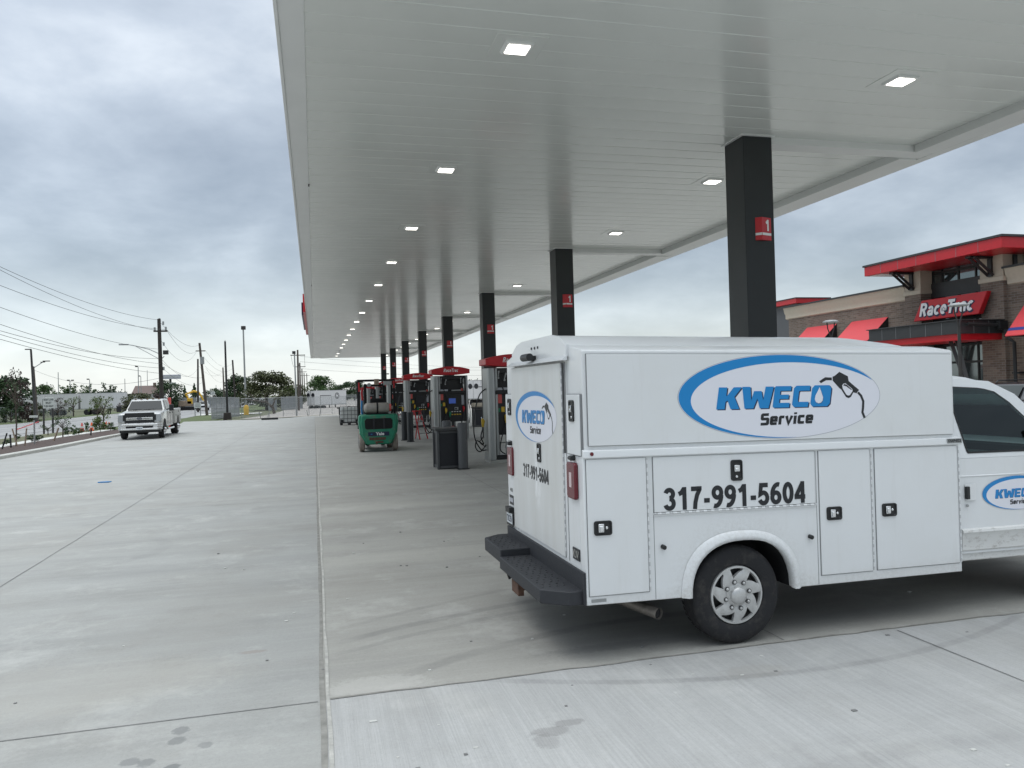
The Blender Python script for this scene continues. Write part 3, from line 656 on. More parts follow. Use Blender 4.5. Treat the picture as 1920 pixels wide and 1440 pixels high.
def light_proto(lens):
    t = thing('canopy_light', '', 'ceiling light')
    b = MB(); b.box(-0.30, 0.30, -0.30, 0.30, -0.006, 0.02); o = b.build('cover_plate', M['soffit'], t, bevel=0.003)
    b = MB(); b.prism([(-0.18, 0), (0.18, 0), (0.15, -0.030), (-0.15, -0.030)], 'y', -0.16, 0.16)
    b.build('housing', M['fascia'], t, bevel=0.008)
    b = MB(); b.box(-0.125, 0.125, -0.115, 0.115, -0.038, -0.031); b.build('lens', lens, t)
    return t
LY = [8.5 + 4.95 * i for i in range(16)]
lp = light_proto(M['led']); first = True
for X, row, grp in ((2.36, 'in the row nearer the street', 'ceiling lights in the street side row'), (7.59, 'in the row nearer the shop', 'ceiling lights in the shop side row')):
    for i, y in enumerate(LY):
        if X < 3 and i == 13:
            o = light_proto(M['led_off']); o.location = (X, y, ZC - 0.002)
            o['label'] = 'the only unlit ceiling light, near the far end of the canopy'; continue
        if first: o = lp; first = False
        else: o = dup(lp, (X, y, ZC - 0.002))
        o.location = (X, y, ZC - 0.002)
        o['label'] = 'square lit LED light set in the white canopy ceiling ' + row; o['group'] = grp
ordn = ['nearest', 'second', 'third', 'fourth', 'fifth', 'sixth', 'seventh', 'farthest']
HX = 0.258
cproto = thing('canopy_column', '', 'column', (6.945, CY0 + 0.28, 0), group='dark columns under the canopy')
b = MB(); b.box(-HX, HX, -0.28, 0.28, -0.4, ZC - 0.02); b.build('shaft', M['column'], cproto, bevel=0.008)
b = MB(); b.box(-HX - 0.04, HX + 0.04, -0.32, 0.32, ZC - 0.02, ZC - 0.004); b.build('collar', M['fascia'], cproto)
def flag_sign(parent):
    z0, z1 = 4.24, 4.60; pr = [(-0.07, -0.285), (0.055, -0.40), (0.205, -0.285), (0.20, -0.285), (0.055, -0.392), (-0.06, -0.285)]
    b = MB(); b.prism([(-0.085, -0.283), (-0.01, -0.355), (0.20, -0.283)], 'z', z0, z1, 0)
    # white band and numeral on both slanted faces
    for (xa, ya, xb, yb) in ((-0.085, -0.283, -0.01, -0.355), (-0.01, -0.355, 0.20, -0.283)):
        nx, ny = (yb - ya), -(xb - xa); k = math.hypot(nx, ny); nx *= 0.003 / k; ny *= 0.003 / k
        P = lambda t, z: (xa + (xb - xa) * t + nx, ya + (yb - ya) * t + ny, z)
        b.poly3([P(0.02, z0 + 0.075), P(0.98, z0 + 0.075), P(0.98, z0 + 0.115), P(0.02, z0 + 0.115)], 1)
    stroke_text(b, '1', lambda u, v, d: (-0.01 + 0.075 + 0.095 * u, -0.355 + (0.075 + 0.095 * u) * 0.343 - 0.004 - d, z0 + 0.145 + 0.18 * v), 1, 1, 0.11)
    b.build('number_sign', [M['red'], M['text_w']], parent)
flag_sign(cproto)
where = ['rising behind the service van roof', 'behind the rear of the white service van', 'behind the large pump beside the van', 'behind the pump with the blue screen',
         'fifth from the camera, behind the pump left of the blue screen', 'sixth from the camera, right of the forklift', 'behind the forklift guard', 'left of the others at the canopy end']
for i in range(NCOL):
    y = CY0 + CDY * i + 0.28; loc = (6.945, y, min(0, gz(y)) * 0)
    o = cproto if i == 0 else dup(cproto, loc)
    o['label'] = ordn[i] + ' dark grey column with red sign, ' + where[i].replace('fifth from the camera, ', '').replace('sixth from the camera, ', '')

# ================================================================== SERVICE VAN
VR = thing('service_van', 'white utility body service van with blue oval logo parked across the forecourt', 'van', (1.85, 5.22, 0), R_(1.0))
VW = 2.09
def vs(v): return (v[0], v[1], v[2] - 0.016 * (v[0] - 1.2))
def VP(mb, name, mats, parent=None, bevel=0, ang=35, seg=2): return mb.build(name, mats, parent or VR, fn=vs, bevel=bevel, ang=ang, seg=seg)
def arc(cx, cz, rx, rz, a0, a1, n=18, p=2.35):
    out = []
    for i in range(n + 1):
        a = R_(a0 + (a1 - a0) * i / n); c, s_ = math.cos(a), math.sin(a)
        out.append((cx + rx * math.copysign(abs(c) ** (2 / p), c), cz + rz * math.copysign(abs(s_) ** (2 / p), s_)))
    return out
ACX, ACZ, ARX, ARZ = 1.262, 0.40, 0.452, 0.415
archp = arc(ACX, ACZ, ARX, ARZ, 180, 0)
body = [(0.0, 0.405)] + archp + [(3.325, 0.405), (3.325, 1.47), (0.0, 1.47)]
for ys, ye, nm in ((0.0, 0.10, 'lower_body'), (VW - 0.10, VW, 'lower_body')):
    b = MB(); b.prism(body, 'y', ys, ye); VP(b, nm, M['white'], bevel=0.006)
b = MB(); b.box(0.0, 0.03, 0.1, VW - 0.1, 0.42, 1.47); VP(b, 'end_wall', M['white']); b = MB(); b.box(3.295, 3.325, 0.1, VW - 0.1, 0.42, 1.47); VP(b, 'end_wall', M['white'])
b = MB(); b.box(0.03, 3.3, 0.42, VW - 0.42, 0.46, 1.2); b.box(0.03, 0.78, 0.1, VW - 0.1, 0.46, 1.0); b.box(1.75, 3.3, 0.1, VW - 0.1, 0.46, 1.0)
ar2 = arc(ACX, ACZ, ARX - 0.004, ARZ - 0.004, 180, 0)
for y0, y1 in ((0.06, 0.44), (VW - 0.44, VW - 0.06)):
    V = [(x, y0, z) for x, z in ar2] + [(x, y1, z) for x, z in ar2]; n = len(ar2); b.add(V, [(i, i + 1, n + i + 1, n + i) for i in range(n - 1)])
b.box(-0.1, 5.2, 0.62, 0.72, 0.36, 0.46); b.box(-0.1, 5.2, VW - 0.72, VW - 0.62, 0.36, 0.46)
VP(b, 'chassis', M['under'])
b = MB(); b.cyl((1.225, 0.25, 0.373), (1.225, VW - 0.25, 0.373), 0.06, n=10); b.ball((1.225, VW / 2, 0.373), 0.17); b.build('rear_axle', M['under'], VR)
b = MB(); b.box(1.62, 1.66, 0.03, 0.09, 0.68, 0.73); b.box(1.55, 1.72, 0.10, 0.16, 0.79, 0.812); VP(b, 'bracket', M['galv'])
for ys in (0.0, VW):                              # wheel arch lips
    s = -1 if ys == 0 else 1
    inn = arc(ACX, ACZ, ARX - 0.012, ARZ - 0.012, 180, 0, 26); mid = arc(ACX, ACZ, ARX + 0.018, ARZ + 0.020, 180, 0, 26); out = arc(ACX, ACZ, ARX + 0.062, ARZ + 0.058, 180, 0, 26)
    rings = [[(x, ys + s * -0.02, z) for x, z in inn], [(x, ys + s * 0.034, z) for x, z in inn], [(x, ys + s * 0.040, z) for x, z in mid], [(x, ys + s * 0.003, z) for x, z in out]]
    b = MB(); V = sum(rings, []); n = len(inn)
    b.add(V, [(j * n + i, j * n + i + 1, (j + 1) * n + i + 1, (j + 1) * n + i) for j in range(3) for i in range(n - 1)])
    VP(b, 'fender_flare', M['white'], ang=85)
# belt rail, upper boxes and roof
b = MB()
for y0, y1 in ((-0.022, 0.05), (VW - 0.05, VW + 0.022)):
    b.prism([(y0, 1.462), (y0, 1.472), ((y0 + 0.008) if y0 < 1 else y0, 1.515), (y1, 1.528), (y1, 1.462)] if y0 < 1 else [(y0, 1.462), (y1, 1.462), (y1, 1.472), (y1 - 0.008, 1.515), (y0, 1.528)], 'x', 0.0, 3.345)
    VP(b, 'belt_rail', M['white'], bevel=0.004); b = MB()
for y0, y1 in ((0.012, 0.32), (VW - 0.32, VW - 0.012)):
    b = MB(); pr = [(0.012, 1.47), (0.012, 2.236), (0.03, 2.248), (0.275, 2.292), (0.32, 2.292), (0.32, 1.47)]
    if y0 > 1: pr = [(VW - a, c) for a, c in pr]
    b.prism(pr, 'x', 0.015, 3.30); VP(b, 'upper_box', M['white'], bevel=0.007)
prr = [(0.32, 1.47), (0.30, 2.292), (0.30, 2.296), (0.45, 2.366), (0.62, 2.389), (VW / 2, 2.396), (VW - 0.62, 2.389), (VW - 0.45, 2.366), (VW - 0.30, 2.296), (VW - 0.32, 1.47)]
b = MB(); low = [(y, min(z, 2.285)) for y, z in prr]; n = len(prr)
V = [(0.02, y, z) for y, z in prr] + [(2.66, y, z) for y, z in prr] + [(3.05, y, min(z, 2.30 + 0.4 * max(0, z - 2.30))) for y, z in prr] + [(3.06, y, min(z, 2.25)) for y, z in prr]
b.add(V, [(j * n + i, j * n + (i + 1) % n, (j + 1) * n + (i + 1) % n, (j + 1) * n + i) for j in range(3) for i in range(n)] + [tuple(range(n)), tuple(range(3 * n, 4 * n))[::-1]])
VP(b, 'raised_roof', M['white'], bevel=0.006, ang=25)
b = MB(); b.box(3.05, 3.30, 0.32, VW - 0.32, 1.47, 2.25); VP(b, 'bulkhead', M['white'])
b = MB(); b.prism([(0.285, 2.205), (0.285, 2.30), (0.45, 2.37), (0.62, 2.393), (VW - 0.62, 2.393), (VW - 0.45, 2.37), (VW - 0.285, 2.30), (VW - 0.285, 2.205)], 'x', -0.006, 0.02)
b.prism([(-0.055, 2.178), (-0.050, 2.185), (0.0, 2.222), (0.0, 2.178)], 'y', 0.27, VW - 0.27)
VP(b, 'rear_header', M['white'], bevel=0.003)
b = MB()
for yy in (0.98, 1.07, 1.16): b.cyl((-0.012, yy, 2.315), (-0.004, yy, 2.315), 0.012, n=10)
VP(b, 'marker_light', M['ink'])
b = MB(); b.cyl((-0.075, 0.99, 2.235), (-0.075, 1.19, 2.235), 0.032, n=14); b.box(-0.06, 0.0, 1.04, 1.14, 2.21, 2.25); VP(b, 'reversing_camera', M['black'], bevel=0.004)

def latch(parent, x, z, vert=False, side='y'):
    """paddle latch with its recess plate; side 'y' on the flank, 'x' on the tail"""
    D0 = 0.0125 if side == 'x' else 0.0095
    w, h = (0.098, 0.158) if vert else (0.138, 0.104)
    def P(u, d, v): return (x + u, -d, z + v) if side == 'y' else (-d, x - u, z + v)
    def bx(mb, u0, u1, d0, d1, v0, v1, mi=0):
        a, c = P(u0, d0, v0), P(u1, d1, v1)
        mb.box(min(a[0], c[0]), max(a[0], c[0]), min(a[1], c[1]), max(a[1], c[1]), min(a[2], c[2]), max(a[2], c[2]), mi)
    b = MB(); rr = 0.018; pl = []
    for cx, cz, a0 in ((w / 2 - rr, h / 2 - rr, 0), (-w / 2 + rr, h / 2 - rr, 90), (-w / 2 + rr, -h / 2 + rr, 180), (w / 2 - rr, -h / 2 + rr, 270)):
        for i in range(5): a = R_(a0 + 22.5 * i); pl.append((cx + rr * math.cos(a), cz + rr * math.sin(a)))
    V = [P(u, 0.004, v) for u, v in pl] + [P(u, D0 + 0.009, v) for u, v in pl] + [P(u * 0.86, D0 + 0.009, v * 0.86) for u, v in pl] + [P(u * 0.80, D0 + 0.0015, v * 0.80) for u, v in pl]; n = len(pl)
    b.add(V, [(j * n + i, j * n + (i + 1) % n, (j + 1) * n + (i + 1) % n, (j + 1) * n + i) for j in range(3) for i in range(n)] + [tuple(range(3 * n, 4 * n))])
    hd = VP(b, 'latch', M['black'], parent, ang=30)
    b = MB()
    if vert:
        bx(b, -0.023, 0.023, D0, D0 + 0.016, -0.010, 0.040); bx(b, -0.016, 0.016, D0 + 0.016, D0 + 0.023, -0.006, 0.016)
        c0 = P(0, D0, -0.048); c1 = P(0, D0 + 0.008, -0.048)
    else:
        bx(b, -0.038, 0.006, D0, D0 + 0.016, -0.030, 0.032); bx(b, -0.030, 0.000, D0 + 0.016, D0 + 0.024, -0.024, 0.016); c0 = P(0.030, D0, 0.0); c1 = P(0.030, D0 + 0.008, 0.0)
    b.cyl(c0, c1, 0.011, n=12)
    VP(b, 'paddle', M['chrome'], hd, bevel=0.004)
    return hd
def hinge_y(parent, x, z0, z1, y=-0.010):
    b = MB(); z = z0; k = 0
    while z < z1:
        z2 = min(z + 0.030, z1); b.cyl((x, y, z + 0.0015), (x, y, z2 - 0.0015), 0.0065 if k % 2 else 0.0052, n=8, mi=k % 2); z = z2; k += 1
    VP(b, 'hinge', [M['hinge_g'], M['white_plain']], parent)
def flank_door(x0, x1, z0, z1, la, hinge=None, vert=False):
    b = MB(); b.box(x0 - 0.007, x1 + 0.007, -0.0012, 0.02, z0 - 0.007, z1 + 0.002, 1); b.box(x0, x1, -0.009, -0.0012, z0, z1, 0)
    d = VP(b, 'compartment_door', [M['white'], M['seam']], bevel=0.003)
    latch(d, la[0], la[1], vert)
    if hinge: hinge_y(d, hinge, z0 + 0.005, z1 - 0.005)
    return d
flank_door(0.022, 0.487, 0.472, 1.452, (0.135, 0.957), 0.495)
d2 = flank_door(0.545, 1.922, 1.046, 1.452, (1.232, 1.330), None, True)
b = MB(); x = 0.54; k = 0
while x < 1.93:
    b.cyl((x, -0.010, 1.036), (min(x + 0.029, 1.93), -0.010, 1.036), 0.0075 if k % 2 else 0.006, n=8, mi=k % 2); x += 0.031; k += 1
b.box(0.54, 1.93, -0.007, -0.001, 1.018, 1.036, 1)
VP(b, 'hinge', [M['hinge_g'], M['white_plain']], d2)
flank_door(1.962, 2.438, 0.478, 1.452, (2.087, 0.957), 2.447)
flank_door(2.485, 3.298, 0.482, 1.452, (2.607, 0.957), 3.312)
b = MB(); b.box(0.5385, 0.5425, -0.0015, 0.004, 0.41, 1.03); b.box(1.934, 1.938, -0.0015, 0.004, 0.41, 1.452); VP(b, 'panel_seam', M['seam'])
for x, z in ((0.604, 0.792), (1.862, 0.788)):
    b = MB(); b.cyl((x, 0.0, z), (x + 0.004, -0.035, z - 0.004), 0.017, n=12); VP(b, 'rubber_bumper', M['black'], bevel=0.003)
b = MB(); b.box(0.045, 3.275, 0.0025, 0.02, 1.545, 2.215, 1); b.box(0.049, 3.271, -0.002, 0.0025, 1.549, 2.211, 0); VP(b, 'upper_flank_door', [M['white'], M['seam']], bevel=0.002)
b = MB(); b.cyl((0.062, -0.024, 1.492), (0.062, -0.018, 1.492), 0.014, n=14); VP(b, 'reflector', M['taillight'])
b = MB(); b.box(0.035, 0.15, -0.002, 0.004, 0.425, 0.448); VP(b, 'maker_plate', M['galv'])
b = MB(); b.box(3.19, 3.335, -0.0265, -0.018, 1.476, 1.512, 0); put_text(b, 'KNAPHEIDE', (3.197, -0.0275, 1.481), (0.131, 0, 0), (0, 0, 0.027), 1, 0.03)
VP(b, 'maker_badge', [M['galv'], M['ink']])
# ---- tail
b = MB(); b.box(-0.0015, 0.01, 0.411, 1.859, 0.666, 2.168, 1); b.box(-0.012, -0.0015, 0.415, 1.855, 0.672, 2.164, 0)
rd = VP(b, 'rear_door', [M['rear_paint'], M['seam']], bevel=0.003)
latch(rd, 1.00, 1.43, True, 'x')
b = MB(); z = 0.69; k = 0
while z < 2.15: b.cyl((-0.007, 0.406, z), (-0.007, 0.406, z + 0.027), 0.005 if k % 2 else 0.004, n=8, mi=k % 2); z += 0.03; k += 1
VP(b, 'hinge', [M['hinge_g'], M['white_plain']], rd)
for s in (0, 1):
    f = (lambda a: a) if s == 0 else (lambda a: VW - a)
    b = MB(); ya, yb = sorted((f(0.022), f(0.302))); b.box(-0.002, 0.012, ya - 0.005, yb + 0.005, 1.472, 1.925, 1); b.box(-0.010, -0.002, ya, yb, 1.477, 1.92, 0)
    cd = VP(b, 'corner_door', [M['white'], M['seam']], bevel=0.003)
    latch(cd, f(0.172), 1.80, True, 'x')
    b = MB(); b.prism([(f(0.10), 1.165), (f(0.118), 1.15), (f(0.258), 1.15), (f(0.276), 1.168), (f(0.276), 1.402), (f(0.258), 1.42), (f(0.118), 1.42), (f(0.10), 1.405)], 'x', -0.032, 0.0)
    tl = VP(b, 'tail_light', M['taillight'], bevel=0.008)
    b = MB(); ya, yb = sorted((f(0.165), f(0.212))); b.box(-0.0345, -0.031, ya, yb, 1.235, 1.345); VP(b, 'reverse_lens', M['lens'], tl, bevel=0.003)
    b = MB(); b.cyl((-0.002, f(0.17), 1.452), (-0.035, f(0.17), 1.452), 0.02, n=12); b.cyl((-0.03, f(0.20), 1.452), (-0.03, f(0.14), 1.452), 0.016, n=10); VP(b, 'rubber_bumper', M['black'])
    b = MB(); ya, yb = sorted((f(0.335), f(0.345))); b.box(-0.003, 0.004, ya, yb, 0.66, 2.17); VP(b, 'panel_seam', M['seam'])
b = MB(); b.box(-0.009, -0.001, 0.105, 0.245, 0.70, 0.785, 0); put_text(b, 'KUV', (-0.0105, 0.236, 0.712), (0, -0.122, 0), (0, 0, 0.06), 1, 0.02, 0.15); VP(b, 'model_badge', [M['ink'], M['chrome']])
b = MB(); put_text(b, '4850', (-0.003, 2.02, 0.985), (0, -0.10, 0), (0, 0, 0.035), 0, 0.01, 0.2); b.box(-0.003, 0.0, 1.905, 2.045, 0.86, 0.95, 0); b.box(-0.0045, -0.003, 1.915, 2.035, 0.885, 0.925, 1); VP(b, 'dealer_decal', [M['ink'], M['trim_w']])
b = MB(); b.box(-0.028, -0.02, 1.862, 2.078, 0.66, 0.80, 0); b.box(-0.03, -0.028, 1.872, 2.068, 0.685, 0.785, 1)
put_text(b, 'TK351', (-0.0315, 2.055, 0.70), (0, -0.17, 0), (0, 0, 0.06), 2, 0.02); b.box(-0.05, -0.001, 1.90, 2.04, 0.79, 0.84, 0)
VP(b, 'licence_plate', [M['black'], M['plate'], M['navy']])
b = MB(); b.box(-0.022, -0.001, 0.0, VW, 0.405, 0.642)
VP(b, 'bumper_board', M['bumper'], bevel=0.005)
b = MB(); b.prism([(-0.005, 0.03), (-0.12, 0.03), (-0.30, 0.165), (-0.30, 1.335), (-0.005, 1.335)], 'z', 0.405, 0.508)
st = VP(b, 'bumper_step', M['bumper'], bevel=0.008)
b = MB(); b.prism([(-0.005, 1.337), (-0.29, 1.337), (-0.29, 1.93), (-0.13, 2.06), (-0.005, 2.06)], 'z', 0.448, 0.568)
st2 = VP(b, 'bumper_step', M['bumper'], bevel=0.008)
for sp_, y0, y1, z in ((st, 0.22, 1.28, 0.5085), (st2, 1.40, 1.90, 0.5685)):
    b = MB(); yy = y0; k = 0
    while yy < y1:
        for q in range(4): b.cyl((-0.26 + 0.055 * q + 0.02 * (k % 2), yy, z - 0.002), (-0.26 + 0.055 * q + 0.02 * (k % 2), yy, z + 0.004), 0.010, 0.007, n=8)
        yy += 0.07; k += 1
    VP(b, 'grip_stud', M['black'], sp_)
b = MB(); b.box(-0.22, 0.1, 0.98, 1.08, 0.29, 0.37, 0); b.box(-0.25, -0.20, 0.93, 1.13, 0.26, 0.36, 0); b.tube([(-0.2, 1.35, 0.42), (-0.22, 1.36, 0.35), (-0.2, 1.40, 0.30), (-0.16, 1.37, 0.33)], 0.016, mi=1); b.box(-0.20, -0.12, 0.52, 0.66, 0.38, 0.405, 1)
VP(b, 'tow_hitch', [M['rust'], M['black']], bevel=0.004)
b = MB(); ex = [(0.26, 0.80, 0.37), (0.40, 0.44, 0.325), (0.585, 0.05, 0.283)]
b.tube(ex, 0.043, n=14, cap=False); b.tube([(0.578, 0.066, 0.2845), (0.42, 0.40, 0.322)], 0.038, n=14, mi=1, cap=True); VP(b, 'exhaust_pipe', [M['exh'], M['under']])

def wheel(parent, cx, cy, side, name='wheel', steer=0):
    """cx, cy: the outer face of the tyre; side -1 looks towards -y"""
    r = 0.374; cz = 0.374; w = 0.225; wh = thing(name, None, None, (cx, cy, cz)); wh.parent = parent
    s = -side
    b = MB(); pf = [(0.222, 0.03), (0.235, 0.012), (0.265, 0.002), (0.315, 0.003), (0.346, 0.010), (0.363, 0.020), (0.371, 0.034), (0.374, 0.06), (0.375, w / 2), (0.374, w - 0.06), (0.358, w - 0.03), (0.315, w), (0.23, w - 0.02), (0.222, w - 0.04)]
    b.lathe([(a, s * h) for a, h in pf], (0, 0, 0), 'y', 56)
    ti = b.build('tyre', M['rubber'], wh, ang=30)
    b = MB()
    for row in range(5):
        for k in range(48):
            a = 2 * math.pi * (k + 0.5 * (row % 2)) / 48; h0 = 0.042 + row * 0.033; c, sn = math.cos(a), math.sin(a); c2, s2 = math.cos(a + 0.075), math.sin(a + 0.075)
            for q0, q1 in ((0.3715, 0.3744),):
                b.add([(q0 * c, s * h0, q0 * sn), (q0 * c2, s * h0, q0 * s2), (q0 * c2, s * (h0 + 0.024), q0 * s2), (q0 * c, s * (h0 + 0.024), q0 * sn),
                       (q1 * c, s * h0, q1 * sn), (q1 * c2, s * h0, q1 * s2), (q1 * c2, s * (h0 + 0.024), q1 * s2), (q1 * c, s * (h0 + 0.024), q1 * sn)],
                      [(4, 5, 6, 7), (0, 1, 5, 4), (1, 2, 6, 5), (2, 3, 7, 6), (3, 0, 4, 7)])
    b.build('tread', M['rubber'], wh)
    b = MB(); b.lathe([(0.223, s * 0.03), (0.220, s * 0.012), (0.205, s * 0.010), (0.198, s * 0.03), (0.192, s * 0.075), (0.05, s * 0.085), (0.001, s * 0.085)], (0, 0, 0), 'y', 56, 0)
    for f in range(len(b.m)):
        if f >= 56 * 3: b.m[f] = 1
    b.build('rim', [M['alloy'], M['alloy_dark']], wh, ang=40)
    b = MB()                                     # wheel cover: swept spokes round a hub
    ns = 7
    for k in range(ns):
        rows = []
        for j in range(9):
            rr = 0.082 + (0.206 - 0.082) * j / 8; q = j / 8
            w_ = 0.0 if q < 0.38 else 0.60 * min(1.0, (q - 0.38) / 0.52); th = 2 * math.pi / ns
            a0 = (k + (0.04 * q if q >= 0.38 else 0.0)) * th; a1 = (k + 1 - w_) * th
            rows.append([(rr * math.cos(a0 + (a1 - a0) * i / 5), s * (0.014 - 0.008 * math.sin(math.pi * min(1, q * 1.1)) - 0.004 * math.sin(math.pi * i / 5)), rr * math.sin(a0 + (a1 - a0) * i / 5)) for i in range(6)])
        V = sum(rows, []); V2 = [(x, y + s * 0.028, z) for x, y, z in V]; n6 = len(V)
        F = [(j * 6 + i, j * 6 + i + 1, (j + 1) * 6 + i + 1, (j + 1) * 6 + i) for j in range(8) for i in range(5)]
        F += [(j * 6 + e_, (j + 1) * 6 + e_, n6 + (j + 1) * 6 + e_, n6 + j * 6 + e_) for j in range(8) for e_ in (0, 5)]
        b.add(V + V2, F)
    b.lathe([(0.094, s * 0.03), (0.092, s * 0.010), (0.078, s * 0.006), (0.066, s * 0.004), (0.064, s * -0.020), (0.054, s * -0.032), (0.030, s * -0.040), (0.001, s * -0.042)], (0, 0, 0), 'y', 40)
    b.build('wheel_cover', M['alloy'], wh, ang=32)
    for k in range(8):
        b = MB(); a = 2 * math.pi * (k + 0.3) / 8; q = (0.103 * math.cos(a), 0.103 * math.sin(a)); b.cyl((q[0], s * 0.014, q[1]), (q[0], s * -0.002, q[1]), 0.0175, n=12, mi=1); b.ball((q[0], s * -0.002, q[1]), 0.0125, n=10, m=6)
        b.build('lug_nut', [M['alloy'], M['alloy_dark']], wh)
    if steer: wh.rotation_euler = (0, 0, steer)
    return wh
wheel(VR, 1.232, 0.022, -1); wheel(VR, 1.232, VW - 0.022, 1); wheel(VR, 4.72, 0.075, -1); wheel(VR, 4.72, VW - 0.075, 1)

# ---- cab (cutaway van front)
def cy_(z): return 0.023 if z < 1.34 else 0.023 + (z - 1.34) * 0.17
b = MB()
fa = arc(4.72, 0.44, 0.44, 0.40, 180, 0, 14)
lowc = [(3.33, 0.54)] + [(4.24, 0.54)] + fa + [(5.22, 0.50), (5.50, 0.55), (5.53, 1.00), (5.46, 1.10), (4.62, 1.34), (3.33, 1.34)]
b.prism(lowc, 'y', 0.026, VW - 0.026)
VP(b, 'cab_body', M['white'], bevel=0.004)
up = [(3.33, 1.34), (4.62, 1.34), (4.06, 1.87), (3.80, 1.985), (3.33, 2.02)]
win = [(3.447, 1.378), (4.44, 1.378), (3.985, 1.80), (3.84, 1.895), (3.735, 1.92), (3.66, 1.93), (3.335, 1.945), (3.332, 1.93), (3.34, 1.88), (3.436, 1.398)]
from mathutils.geometry import tessellate_polygon
b = MB(); tri = tessellate_polygon([[Vector((x, 0, z)) for x, z in up], [Vector((x, 0, z)) for x, z in win]]); allp = up + win
b.add([(x, cy_(z), z) for x, z in allp], tri); b.add([(x, VW - cy_(z), z) for x, z in allp], tri)
b.add([(x, cy_(z) + 0.03, z) for x, z in allp], tri); b.add([(x, VW - cy_(z) - 0.03, z) for x, z in allp], tri)
for i, j in ((2, 3), (3, 4)): b.add([(up[i][0], cy_(up[i][1]), up[i][1]), (up[j][0], cy_(up[j][1]), up[j][1]), (up[j][0], VW - cy_(up[j][1]), up[j][1]), (up[i][0], VW - cy_(up[i][1]), up[i][1])], [(0, 1, 2, 3)])
b.box(3.331, 3.345, 0.13, VW - 0.13, 1.34, 2.0)
VP(b, 'cab_upper', M['white'], ang=20)
b = MB(); b.box(4.25, 4.55, 0.14, VW - 0.14, 1.30, 1.40); b.tube([(4.10 + 0.06 * math.sin(a / 12 * 6.283), VW - 0.55 + 0.19 * math.cos(a / 12 * 6.283), 1.42 + 0.18 * math.sin(a / 12 * 6.283)) for a in range(13)], 0.016, n=6); VP(b, 'dashboard', M['under'], bevel=0.02)
b = MB(); rp = [(3.33, 2.005, 0.15), (3.33, 2.05, 0.20), (3.33, 2.085, 0.45), (3.33, 2.085, VW - 0.45), (3.33, 2.05, VW - 0.2), (3.33, 2.005, VW - 0.15)]
n = len(rp); V = [(3.33, y, z) for x, z, y in rp] + [(3.62, y, z - 0.02 - (z - 2.0) * 0.2) for x, z, y in rp] + [(3.86, y + (0.03 if y < 1 else -0.03), 1.965 + (z - 2.005) * 0.25) for x, z, y in rp]
b.add(V, [(j * n + i, j * n + (i + 1) % n, (j + 1) * n + (i + 1) % n, (j + 1) * n + i) for j in range(2) for i in range(n)] + [tuple(range(2 * n, 3 * n))])
VP(b, 'cab_roof', M['white'], ang=50)
def grow(pl, g_):
    cx = sum(p[0] for p in pl) / len(pl); cz = sum(p[1] for p in pl) / len(pl)
    return [(cx + (x - cx) * (1 + g_), cz + (z - cz) * (1 + g_)) for x, z in pl]
for s in (0, 1):
    def yy(z, o): v = cy_(z) - o; return v if s == 0 else VW - v
    b = MB(); n = len(win)
    doorp = [(3.345, 0.58), (3.345, 1.338), (4.50, 1.338), (4.50, 1.0), (4.22, 0.93), (4.20, 0.58)]
    b.add([(x, yy(0, 0.0), z) for x, z in doorp] + [(x, yy(0, -0.01), z) for x, z in doorp], [tuple(range(6)), tuple(range(6, 12))] + [(i, (i + 1) % 6, 6 + (i + 1) % 6, 6 + i) for i in range(6)])
    dr = VP(b, 'cab_door', M['white'])
    b = MB(); w2 = grow(win, 0.02); V = [(x, yy(z, 0.004), z) for x, z in win] + [(x, yy(z, 0.006), z) for x, z in grow(win, -0.045)]
    b.add(V, [(i, (i + 1) % n, n + (i + 1) % n, n + i) for i in range(n)]); VP(b, 'window_seal', M['black'], dr)
    b = MB(); b.add([(x, yy(z, 0.005), z) for x, z in grow(win, -0.04)], [tuple(range(n))]); VP(b, 'window', M['cabglass'], dr)
    b = MB(); b.prism([(yy(0, 0.0), 1.196), (yy(0, 0.006), 1.190), (yy(0, 0.0), 1.178)], 'x', 3.345, 4.48, 0); b.prism([(yy(0, 0.0), 0.562), (yy(0, 0.010), 0.575), (yy(0, 0.012), 0.70), (yy(0, 0.026), 0.722), (yy(0, 0.020), 0.742), (yy(0, 0), 0.752)], 'x', 3.35, 4.2, 1)
    VP(b, 'door_moulding', [M['white'], M['white_dirty']], dr)
    b = MB(); b.box(3.338, 3.344, *sorted((yy(0, 0.002), yy(0, -0.01))), 0.56, 1.36); VP(b, 'panel_seam', M['seam'], dr)
    b = MB(); b.box(3.395, 3.50, *sorted((yy(0, 0.014), yy(0, 0.01))), 0.985, 1.125, 1); b.box(3.395, 3.425, *sorted((yy(0, 0.03), yy(0, 0.0))), 1.00, 1.105, 0); b.cyl((3.41, yy(0, 0.008), 0.945), (3.41, yy(0, 0.018), 0.945), 0.012, n=12, mi=2)
    VP(b, 'door_handle', [M['black'], M['white_plain'], M['galv']], dr, bevel=0.003)
    b = MB(); b.box(4.36, 4.52, *sorted((yy(0, 0.06), yy(0, 0.24))), 1.36, 1.62); b.tube([(4.40, yy(0, 0), 1.33), (4.42, yy(0, 0.1), 1.42)], 0.02); VP(b, 'wing_mirror', M['black'], bevel=0.02)
b = MB(); b.box(3.33, 4.26, 0.045, VW - 0.045, 0.475, 0.545); VP(b, 'rocker_panel', M['white_dirty'], bevel=0.012)
b = MB(); b.add([(4.60, 0.14, 1.365), (4.60, VW - 0.14, 1.365), (4.085, VW - 0.20, 1.86), (4.085, 0.20, 1.86)], [(0, 1, 2, 3)]); o = VP(b, 'windscreen', M['cabglass']); o.location = (0.018, 0, 0.018)
